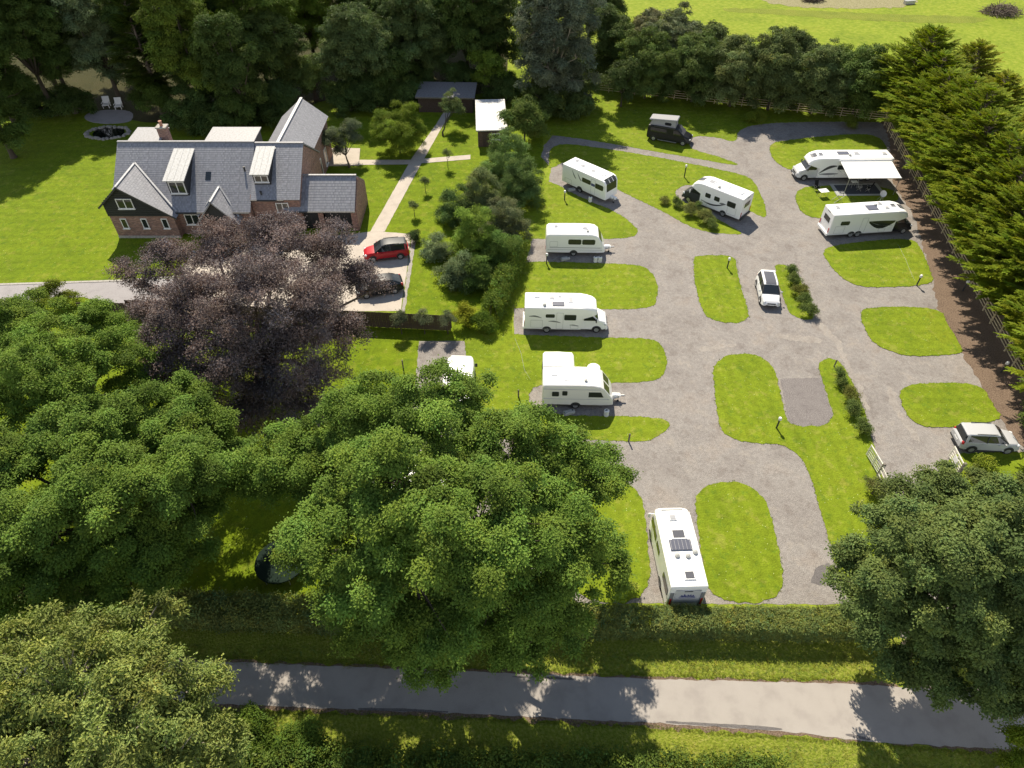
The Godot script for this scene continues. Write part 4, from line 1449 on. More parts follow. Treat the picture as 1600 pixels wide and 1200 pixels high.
func aclass(label: String, at: Vector3, turn: float, l: float):
	var t = thing("motorhome", label, "motorhome", at, turn, "motorhomes")
	var h := l / 2
	part("body", hull([[-h, 0.5, 2.72, 1.1, 1.06, 0.06], [-h + 0.05, 0.42, 2.84, 1.13, 1.12, 0.07], [0, 0.4, 2.86, 1.15, 1.14, 0.07], [h - 1.0, 0.4, 2.84, 1.15, 1.13, 0.09], [h - 0.5, 0.4, 2.74, 1.12, 1.06, 0.2], [h - 0.25, 0.4, 2.5, 1.08, 0.98, 0.26], [h - 0.05, 0.42, 1.6, 1.02, 0.92, 0.24], [h + 0.1, 0.45, 1.1, 0.96, 0.88, 0.2], [h + 0.16, 0.5, 0.8, 0.88, 0.8, 0.1]]), M.white_gel, t)
	part("windscreen", band([Vector2(h - 0.27, 2.5), Vector2(h - 0.05, 1.62)], 0.86), M.glass, t)
	part("roof_marker_bar", band([Vector2(h - 0.62, 2.775), Vector2(h - 0.52, 2.75)], 0.7, 0.03), M.plastic_grey, t)
	for s in [-1, 1]:
		flank("cab_window", [Vector2(h - 1.5, 1.5), Vector2(h - 0.5, 1.5), Vector2(h - 0.6, 2.15), Vector2(h - 1.5, 2.25)], 1.13, s, M.glass, t)
		for w in [[-h + 0.25, 1.4, -h + 1.55, 2.05], [-0.15, 1.55, 0.7, 2.05], [0.95, 1.5, 1.6, 2.1]]:
			flank("window", rect(w[0], w[1], w[2], w[3], 0.07), 1.148, s, M.acrylic, t)
		var mir = part("mirror", softmesh(Vector3(h - 0.35, 1.9, s * 1.28), Vector3(0.12, 0.4, 0.2), 0.04), M.white_gel, t)
		part("mirror_arm", boxmesh(Vector3(h - 0.4, 2.1, s * 1.15), Vector3(0.06, 0.05, 0.22)), M.white_gel, mir)
		arch(t, h - 0.95, 1.15, s, 0.43, 0.4)
		wheel(t, h - 0.95, s * 1.03, 0.34, 0.21)
		arch(t, -h + 1.7, 1.15, s, 0.43, 0.4)
		wheel(t, -h + 1.7, s * 1.03, 0.34, 0.21)
		part("rear_corner_panel", softmesh(Vector3(-h - 0.01, 1.35, s * 0.94), Vector3(0.06, 1.7, 0.26), 0.02), M.stripe, t)
		part("rear_light", softmesh(Vector3(-h - 0.045, 1.2, s * 0.95), Vector3(0.04, 0.7, 0.12), 0.01), M.lamp_red, t)
		part("headlight", softmesh(Vector3(h + 0.1, 0.85, s * 0.68), Vector3(0.16, 0.2, 0.3), 0.05), M.lamp_clear, t)
	part("rear_panel", softmesh(Vector3(-h - 0.02, 1.75, 0), Vector3(0.05, 1.5, 1.55), 0.02), M.grey_gel, t)
	part("high_brake_light", boxmesh(Vector3(-h - 0.05, 2.42, 0), Vector3(0.04, 0.07, 0.5)), M.trim, t)
	# the blue townscape-like emblem on the rear panel
	var em := MB.new()
	var prof := [0.05, 0.2, 0.12, 0.3, 0.16, 0.1, 0.24, 0.14, 0.26, 0.1, 0.2, 0.06]
	for i in prof.size():
		em.box(Vector3(-h - 0.055, 1.78 + prof[i] / 2, -0.42 + i * 0.077), Vector3(0.012, prof[i], 0.07))
	em.box(Vector3(-h - 0.055, 1.66, 0), Vector3(0.012, 0.05, 1.0))
	part("emblem", em.mesh(), M.stripe_blue, t)
	hatch(t, h - 1.25, -0.1, 2.85, 0.45, 0.5, "rooflight")
	hatch(t, 0.55, 0.02, 2.86, 0.75, 1.0, "tint")
	hatch(t, -h + 0.75, 0.12, 2.85, 0.62, 0.72, "tint")
	part("solar_panel", boxmesh(Vector3(-0.22, 2.93, 0.0), Vector3(0.72, 0.04, 1.35)), M.solar, t)
	for k in 6:
		part("solar_frame", boxmesh(Vector3(-0.22, 2.953, -0.6 + k * 0.24), Vector3(0.7, 0.006, 0.012)), M.steel, t)
	for q in [[-0.95, -0.35], [-1.0, 0.3], [-0.75, 0.8]]:
		part("roof_vent", lathe([[0.16, 0], [0.16, 0.1], [0.05, 0.15]], 10, Basis.IDENTITY, Vector3(q[0], 2.86, q[1])), M.plastic_grey, t)
	return t


func camper_van(label: String, at: Vector3, turn: float, l: float):
	var t = thing("camper_van", label, "camper van", at, turn)
	var h := l / 2
	part("body", hull([[-h, 0.45, 1.55, 0.92, 0.8, 0.15], [-h + 0.1, 0.32, 1.88, 0.98, 0.86, 0.16], [-h + 0.5, 0.28, 1.96, 1.0, 0.86, 0.16], [h - 2.2, 0.28, 1.96, 1.0, 0.86, 0.16], [h - 1.75, 0.28, 1.9, 1.0, 0.84, 0.16], [h - 0.95, 0.28, 1.2, 0.99, 0.9, 0.16], [h - 0.3, 0.32, 1.0, 0.95, 0.84, 0.18], [h - 0.05, 0.36, 0.82, 0.86, 0.76, 0.14], [h, 0.42, 0.62, 0.8, 0.7, 0.08]]), M.black_paint, t)
	part("windscreen", band([Vector2(h - 1.74, 1.89), Vector2(h - 0.98, 1.23)], 0.78), M.tint, t)
	for s in [-1, 1]:
		flank("window", rect(-h + 0.4, 1.22, -0.35, 1.72, 0.08), 0.925, s, M.glass, t, 0.03)
		flank("cab_window", [Vector2(h - 2.3, 1.2), Vector2(h - 1.15, 1.2), Vector2(h - 1.75, 1.74), Vector2(h - 2.3, 1.74)], 0.925, s, M.glass, t, 0.03)
		part("side_step", boxmesh(Vector3(-0.1, 0.3, s * 1.06), Vector3(2.4, 0.05, 0.10)), M.steel, t)
		arch(t, h - 0.9, 1.0, s, 0.4, 0.28)
		wheel(t, h - 0.9, s * 0.93, 0.34, 0.22)
		arch(t, -h + 0.95, 1.0, s, 0.4, 0.28)
		wheel(t, -h + 0.95, s * 0.93, 0.34, 0.22)
		part("headlight", softmesh(Vector3(h - 0.14, 0.8, s * 0.68), Vector3(0.2, 0.14, 0.3), 0.04), M.lamp_clear, t)
		part("mirror", softmesh(Vector3(h - 1.2, 1.28, s * 1.1), Vector3(0.1, 0.2, 0.16), 0.03), M.black_paint, t)
	# raised roof: canvas bellows under the lifted lid
	var cv := MB.new()
	cv.prism([Vector2(-h + 0.25, 1.95), Vector2(h - 2.15, 1.95), Vector2(h - 2.25, 2.8), Vector2(-h + 0.45, 2.55)], -0.72, 0.72)
	var pop = part("roof_canvas", cv.mesh(), M.canvas_grey, t)
	for s in [-1, 1]:
		flank("canvas_window", rect(-0.75, 2.15, 0.1, 2.5, 0.1), 0.722, s, M.canvas_dark, pop)
	part("raised_roof", softmesh(Vector3(-0.98, 2.76, 0), Vector3(l - 2.1, 0.16, 1.6), 0.07, Basis(Vector3.BACK, 0.085)), M.roof_grey, t)
	part("awning_case", boxmesh(Vector3(-0.7, 1.92, 0.9), Vector3(2.6, 0.12, 0.12)), M.trim, t)
	return t


# passenger car; opt: paint, roof, cabin shift, tall
func car(called: String, label: String, at: Vector3, turn: float, opt := {}):
	var t = thing(called, label, "car", at, turn)
	var l: float = opt.get("l", 4.35)
	var k := l / 4.4
	var up: float = opt.get("tall", 1.66)
	var paint: Material = M[opt.get("paint", "silver")]
	var roofm: Material = M[opt.get("roof", opt.get("paint", "silver"))]
	var b0: float = opt.get("belt", 1.04)
	var tail: float = opt.get("tail", 0.0)  # 1: long sloping tail
	var S := []
	for s in [[-2.2, 0.46, 0.86, 0.74, 0.70, 0.12], [-2.14, 0.36, b0 - 0.08, 0.84, 0.78, 0.14], [-1.95, 0.3, b0, 0.90, 0.82, 0.14], [-1.3, 0.26, b0 + 0.02, 0.925, 0.84, 0.12], [0.0, 0.25, b0 - 0.02, 0.93, 0.85, 0.12], [0.95, 0.25, b0 - 0.03, 0.93, 0.84, 0.12], [1.3, 0.26, b0 - 0.07, 0.92, 0.82, 0.16], [1.8, 0.29, b0 - 0.15, 0.89, 0.76, 0.18], [2.05, 0.33, b0 - 0.26, 0.83, 0.68, 0.18], [2.18, 0.4, b0 - 0.4, 0.72, 0.6, 0.12]]:
		S.append([s[0] * k, s[1], s[2], s[3], s[4], s[5]])
	part("body", hull(S, true, 5), paint, t)
	var estate: bool = opt.get("estate", false)
	var rear := -2.1 if estate else -1.98 + tail * 0.05
	var r1 := -2.0 if estate else -1.72 + tail * 0.35
	var r2 := -1.82 if estate else -1.45 + tail * 0.6
	var g := [[rear * k, b0 - 0.05, b0 + 0.06, 0.76, 0.72, 0.05], [r1 * k, b0 - 0.05, up - (0.26 if estate else 0.21), 0.82, 0.62, 0.12], [r2 * k, b0 - 0.05, up - 0.07, 0.83, 0.63, 0.12], [-0.5 * k, b0 - 0.05, up - 0.01, 0.84, 0.65, 0.12], [0.1 * k, b0 - 0.05, up - 0.03, 0.84, 0.64, 0.12], [0.4 * k, b0 - 0.05, up - 0.12, 0.84, 0.62, 0.12], [1.12 * k, b0 - 0.05, b0 + 0.02, 0.8, 0.74, 0.04]]
	part("cabin_glass", hull(g, false, 4), M.glass, t)
	var rf := [[(-2.0 if estate else -1.74 + tail * 0.62) * k, up - 0.16, up - 0.1, 0.64, 0.6, 0.05], [r2 * k, up - 0.12, up - 0.035, 0.66, 0.62, 0.08], [-0.5 * k, up - 0.08, up + 0.02, 0.68, 0.64, 0.09], [0.1 * k, up - 0.1, up, 0.67, 0.63, 0.09], [0.38 * k, up - 0.16, up - 0.09, 0.65, 0.6, 0.05]]
	var rfp = part("roof", hull(rf, true, 4), roofm, t)
	for s in [-1, 1]:
		for q in [[Vector3(0.36 * k, up - 0.13, 0.63), Vector3(1.1 * k, b0, 0.80), 0.07], [Vector3(-0.42 * k, up - 0.07, 0.65), Vector3(-0.46 * k, b0, 0.845), 0.07], [Vector3((r2 - 0.05) * k, up - 0.1, 0.645), Vector3((-1.9 if estate else -1.72 + tail * 0.1) * k, b0, 0.835), 0.16]]:
			var a: Vector3 = q[0] * Vector3(1, 1, s)
			var c: Vector3 = q[1] * Vector3(1, 1, s)
			part("pillar", bar(a, c, q[2], 0.05), paint if q[2] > 0.1 else M.trim, t)
		arch(t, 1.33 * k, 0.905, s, 0.41, 0.28)
		wheel(t, 1.33 * k, s * 0.82, 0.335, 0.21)
		arch(t, -1.3 * k, 0.918, s, 0.41, 0.28)
		wheel(t, -1.3 * k, s * 0.83, 0.335, 0.21)
		part("headlight", softmesh(Vector3(1.98 * k, b0 - 0.3, s * 0.62), Vector3(0.26, 0.13, 0.28), 0.05, Basis(Vector3.UP, s * 0.35)), M.lamp_clear, t)
		part("tail_light", softmesh(Vector3(-2.06 * k, b0 - 0.12, s * 0.72), Vector3(0.2, 0.26, 0.2), 0.05), M.lamp_red, t)
		part("mirror", softmesh(Vector3(0.82 * k, b0 + 0.06, s * 0.99), Vector3(0.12, 0.13, 0.2), 0.04), paint, t)
		flank("sill", [Vector2(-0.9 * k, 0.26), Vector2(0.9 * k, 0.26), Vector2(0.9 * k, 0.38), Vector2(-0.9 * k, 0.38)], 0.922, s, M.trim, t)
		for x in [-0.45, 0.7]:
			part("door_handle", boxmesh(Vector3((x - 0.25) * k, b0 - 0.14, s * 0.905), Vector3(0.16, 0.03, 0.04)), paint, t)
		if opt.get("rails", true):
			part("roof_rail", bar(Vector3(-1.35 * k, up + 0.03, s * 0.6), Vector3(0.1 * k, up + 0.045, s * 0.6), 0.035, 0.035), M.trim, rfp)
	if opt.get("glass_roof", false):
		part("glass_roof", hull([[-1.6 * k, up - 0.06, up + 0.004, 0.5, 0.47, 0.03], [-0.5 * k, up - 0.03, up + 0.032, 0.52, 0.49, 0.03], [0.12 * k, up - 0.04, up + 0.012, 0.52, 0.49, 0.03], [0.36 * k, up - 0.1, up - 0.07, 0.5, 0.48, 0.02]], true, 3), M.tint, t)
	part("grille", boxmesh(Vector3(2.14 * k, b0 - 0.42, 0), Vector3(0.08, 0.13, 0.75)), M.trim, t)
	part("lower_grille", boxmesh(Vector3(2.13 * k, 0.42, 0), Vector3(0.1, 0.12, 1.0)), M.trim, t)
	part("number_plate", boxmesh(Vector3(2.2 * k, 0.53, 0), Vector3(0.03, 0.11, 0.5)), M.plastic_white, t)
	part("rear_number_plate", boxmesh(Vector3(-2.2 * k, 0.68, 0), Vector3(0.03, 0.11, 0.5)), M.plastic_white, t)
	part("rear_bumper", softmesh(Vector3(-2.12 * k, 0.42, 0), Vector3(0.2, 0.16, 1.55), 0.05), M.trim, t)
	return t


func vehicles():
	var p := seat_on(Vector2(5.75, -72.93), Vector2(10.32, -68.49), 2.28)
	caravan_modern("white caravan with a tall dark front window, parked at an angle near the path", p[0], p[1], p[2])
	p = seat_on(Vector2(3.38, -58.39), Vector2(9.35, -58.22), 2.24)
	caravan_older("white rounded caravan with two side windows below the angled caravan", p[0], p[1], p[2])
	p = seat_on(Vector2(2.37, -37.26), Vector2(7.98, -37.12), 2.24)
	caravan_cream("cream sided caravan with a porch awning on its far side", p[0], p[1], p[2])
	p = seat_on(Vector2(1.09, -46.51), Vector2(8.44, -46.29), 2.3)
	var l: float = p[2]
	motorhome("white motorhome with a white cab and roof hatches, between two caravans", p[0], p[1], l, {"nose": 0.6, "windows": [[-l / 2 + 1.85, 1.75, -l / 2 + 2.65, 2.12], [-0.2, 1.5, 0.85, 2.1]], "streaks": [[Vector2(-l / 2 + 0.4, 1.85), Vector2(-l / 2 + 1.5, 1.7), 0.1, 0.12, "stripe"], [Vector2(-l / 2 + 2.1, 1.35), Vector2(-l / 2 + 3.2, 1.2), 0.06, 0.12, "stripe"], [Vector2(0.3, 0.95), Vector2(1.1, 0.85), 0.05, 0.1, "stripe"]], "hatches": [[-1.3, -0.35, 0.5, 0.5], [0.35, 0.0, 0.45, 0.75], [-2.6, -0.5, 0.5, 0.5, "white_gel"], [-0.6, -0.55, 0.3, 0.3, "white_gel"]], "panels": [[-0.75, 0.55, 1.05, 0.55]], "vents": [[-1.95, 0.75]]})
	p = seat_on(Vector2(24.38, -64.52), Vector2(18.95, -69.46), 2.3)
	l = p[2]
	motorhome("white motorhome with dark grey cab and swoosh stripe, beside the flowering shrubs", p[0], p[1], l, {"cab": "graphite", "bumper": "graphite", "mirror": "white_gel", "nose_light": true, "windows": [[-l / 2 + 0.75, 1.45, -l / 2 + 1.75, 2.05], [0.1, 1.5, 0.75, 2.0], [-1.0, 1.5, -0.35, 2.0]], "streaks": [[Vector2(-l / 2 + 1.8, 1.55), Vector2(1.1, 1.0), -0.35, 0.14, "stripe_dark"], [Vector2(-l / 2 + 1.9, 1.5), Vector2(-l / 2 + 2.6, 1.4), 0.0, 0.2, "stripe"]], "hatches": [[0.75, -0.1, 0.75, 0.85], [-1.1, 0.1, 0.45, 0.4, "white_gel"], [-2.6, 0.0, 0.8, 0.7, "white_gel"]], "vents": [[-0.4, -0.6]]})
	p = seat_on(Vector2(43.87, -73.68), Vector2(33.24, -73.53), 2.4)
	l = p[2]
	var mh = motorhome("white motorhome with grey cab and its awning pulled out over a mat", p[0], p[1], l, {"cab": "grey_gel", "bumper": "graphite", "nose_light": true, "axles": [-l / 2 + 2.2, -l / 2 + 2.95], "windows": [[-0.3, 1.45, 0.9, 2.0], [-l / 2 + 0.6, 1.5, -l / 2 + 1.6, 2.0]], "streaks": [[Vector2(1.0, 1.9), Vector2(l / 2 - 2.4, 1.0), 0.25, 0.3, "stripe_dark"], [Vector2(0.6, 0.95), Vector2(l / 2 - 2.5, 0.9), 0.0, 0.2, "stripe"]], "hatches": [[l / 2 - 2.4, -0.1, 0.6, 0.6, "tint"], [-1.3, 0.1, 0.7, 0.6], [-l / 2 + 0.8, 0.0, 0.6, 0.6]], "panels": [[0.2, 0.2, 1.3, 0.7]], "vents": [[-0.4, -0.4]]})
	# awning on the camera side, held by two legs
	var w := MB.new()
	var s := 1.0 if cos(p[1]) > 0 else -1.0
	var ax0 := -l / 2 + 0.35
	var ax1 := ax0 + 5.9
	var cv := MB.new()
	cv.quad(Vector3(ax0, 2.6, s * 1.2), Vector3(ax0, 2.15, s * 4.4), Vector3(ax1, 2.15, s * 4.4), Vector3(ax1, 2.6, s * 1.2))
	cv.quad(Vector3(ax0, 2.575, s * 1.2), Vector3(ax1, 2.575, s * 1.2), Vector3(ax1, 2.125, s * 4.4), Vector3(ax0, 2.125, s * 4.4))
	var aw = part("awning", cv.mesh(), M.canvas_white, mh)
	part("awning_case", softmesh(Vector3((ax0 + ax1) / 2, 2.64, s * 1.2), Vector3(6.1, 0.16, 0.2), 0.05), M.white_gel, aw)
	part("awning_bar", boxmesh(Vector3((ax0 + ax1) / 2, 2.13, s * 4.42), Vector3(5.95, 0.08, 0.07)), M.white_gel, aw)
	for x in [ax0 + 0.1, ax1 - 0.1]:
		part("awning_leg", bar(Vector3(x, 0.0, s * 4.36), Vector3(x, 2.1, s * 4.4), 0.045, 0.045), M.steel, aw)
		part("awning_arm", bar(Vector3(x, 1.5, s * 1.17), Vector3(x, 2.12, s * 4.36), 0.04, 0.04), M.steel, aw)
	p = seat_on(Vector2(32.91, -61.42), Vector2(42.22, -62.39), 2.4)
	l = p[2]
	motorhome("long white twin axle motorhome with black cab facing the conifers", p[0], p[1], l, {"cab": "black_paint", "bumper": "white_gel", "nose_light": true, "axles": [-l / 2 + 2.55, -l / 2 + 3.3], "windows": [[-l / 2 + 1.0, 1.55, -l / 2 + 1.95, 2.0]], "streaks": [[Vector2(-0.6, 1.75), Vector2(l / 2 - 2.45, 1.7), -0.35, 0.75, "acrylic"], [Vector2(-0.8, 1.95), Vector2(l / 2 - 2.6, 1.25), -0.25, 0.06, "stripe"]], "hatches": [[-l / 2 + 0.9, -0.3, 0.5, 0.6, "rooflight"], [0.9, -0.6, 0.5, 0.5], [1.25, 0.3, 0.5, 0.5], [l / 2 - 2.6, -0.1, 0.6, 0.6, "tint"]], "panels": [[-0.25, 0.1, 1.1, 0.9]], "vents": [[0.35, -0.3]]})
	aclass("white flat fronted motorhome with solar panel, backed up to the roadside hedge", Vector3(10.45, 0, -23.2), PI / 2 + 0.03, 6.1)
	p = seat_on(Vector2(17.18, -84.42), Vector2(22.38, -82.29), 1.98)
	camper_van("black camper van with raised grey canvas roof in the shade by the back fence", p[0], p[1], p[2])
	# under the great oak
	motorhome("white motorhome half hidden under the top of the great oak", Vector3(-4.2, 0, -38.6), PI / 2 - 0.05, 6.4, {"nose": 0.8, "windows": [[-1.0, 1.5, 0.0, 2.0]], "hatches": [[0.0, 0.0, 0.6, 0.6]]})
	caravan_older("white caravan glimpsed through the middle of the great oak", Vector3(-6.2, 0, -28.5), 0.05, 5.6)
	caravan_modern("white caravan mostly hidden under the right side of the great oak", Vector3(0.6, 0, -23.6), PI / 2 + 0.1, 5.8)
	# cars
	p = seat_on(Vector2(33.5, -32.73), Vector2(37.74, -32.48), 1.86)
	car("parked_car", "silver estate car on the grass bay beside the entrance gate", p[0], p[1], {"l": p[2] + 0.2, "paint": "silver", "tall": 1.72, "belt": 1.06, "estate": true})
	car("parked_car", "white car with a dark glass roof parked beside the shrub strip", Vector3(24.15, 0, -51.9), -1.69, {"l": 4.35, "paint": "pearl", "tall": 1.62, "estate": true, "glass_roof": true, "rails": false})
	p = seat_on(Vector2(-10.36, -57.94), Vector2(-14.69, -57.05), 1.86)
	car("parked_car", "red car with a black roof on the pale forecourt", p[0], p[1], {"l": p[2] + 0.1, "paint": "red_paint", "roof": "graphite", "tall": 1.7, "belt": 1.06, "estate": true})
	p = seat_on(Vector2(-10.25, -52.34), Vector2(-14.44, -51.06), 1.84)
	car("parked_car", "black car under the edge of the copper beech", p[0], p[1], {"l": p[2] + 0.1, "paint": "black_paint", "tall": 1.5, "tail": 0.7, "rails": false})


# ------------------------------------------------------------------ the setting

# flat piece of ground: outline given as x, z, x, z ...; rounded, roughened and given a small thickness
func outline(flat: Array, smooth: int, rough: float, step := 0.4) -> PackedVector2Array:
	var p := PackedVector2Array()
	for i in range(0, flat.size(), 2):
		p.append(Vector2(flat[i], flat[i + 1]))
	for k in smooth:
		var q := PackedVector2Array()
		for i in p.size():
			var a := p[i]
			var b := p[(i + 1) % p.size()]
			q.append(a.lerp(b, 0.25))
			q.append(a.lerp(b, 0.75))
		p = q
	if rough > 0.0:
		var nz := FastNoiseLite.new()
		nz.seed = 5
		nz.frequency = 0.6
		nz.fractal_octaves = 4
		nz.fractal_gain = 0.65
		var q := PackedVector2Array()
		for i in p.size():
			var a := p[i]
			var b := p[(i + 1) % p.size()]
			var n := maxi(1, int(a.distance_to(b) / step))
			var side := Vector2(-(b - a).y, (b - a).x).normalized()
			for j in n:
				var c := a.lerp(b, float(j) / n)
				q.append(c + side * nz.get_noise_2d(c.x * 2.2, c.y * 2.2) * rough)
		p = q
	return p


func sheet(called: String, p: PackedVector2Array, y: float, thick: float, m: Material):
	var b := MB.new()
	var idx := Geometry2D.triangulate_polygon(p)
	if idx.is_empty():
		print("no triangles: ", called, " ", p.size())
	for i in range(0, idx.size(), 3):
		var a := Vector3(p[idx[i]].x, y, p[idx[i]].y)
		var c := Vector3(p[idx[i + 1]].x, y, p[idx[i + 1]].y)
		var d := Vector3(p[idx[i + 2]].x, y, p[idx[i + 2]].y)
		if (d - a).cross(c - a).y > 0:
			b.tri(a, c, d)
		else:
			b.tri(a, d, c)
	if thick > 0.0:
		for i in p.size():
			var a := p[i]
			var c := p[(i + 1) % p.size()]
			b.quad(Vector3(a.x, y, a.y), Vector3(c.x, y, c.y), Vector3(c.x, y - thick, c.y), Vector3(a.x, y - thick, a.y))
	return structure(called, b.mesh(), m)


var edge_x := []
var edge_c := PackedColorArray()


func fringe(p: PackedVector2Array, y: float, every := 0.16):
	for i in p.size():
		var a := p[i]
		var b := p[(i + 1) % p.size()]
		if a.length() > 110.0 or absf(a.x) > 60.0:
			continue
		var n := maxi(1, int(a.distance_to(b) / every))
		for j in n:
			var c := a.lerp(b, rng.randf())
			edge_x.append(Transform3D(Basis(Vector3.UP, rng.randf() * TAU).scaled(Vector3.ONE * rng.randf_range(0.6, 1.4)), Vector3(c.x + rng.randfn() * 0.05, y - 0.02, c.y + rng.randfn() * 0.05)))
			edge_c.append(tone(Color(0.20, 0.235, 0.03), 0.3, 0.25))


func lawn(flat: Array, y: float, called := "lawn"):
	var p := outline(flat, 2, 0.16, 0.16)
	var lo := Vector2(1e9, 1e9)
	var hi := Vector2(-1e9, -1e9)
	for q in p:
		lo = lo.min(q)
		hi = hi.max(q)
	sheet(called, p, y, 0.02, M.lawn_cross if (hi - lo).y > (hi - lo).x else M.lawn)
	fringe(p, y)


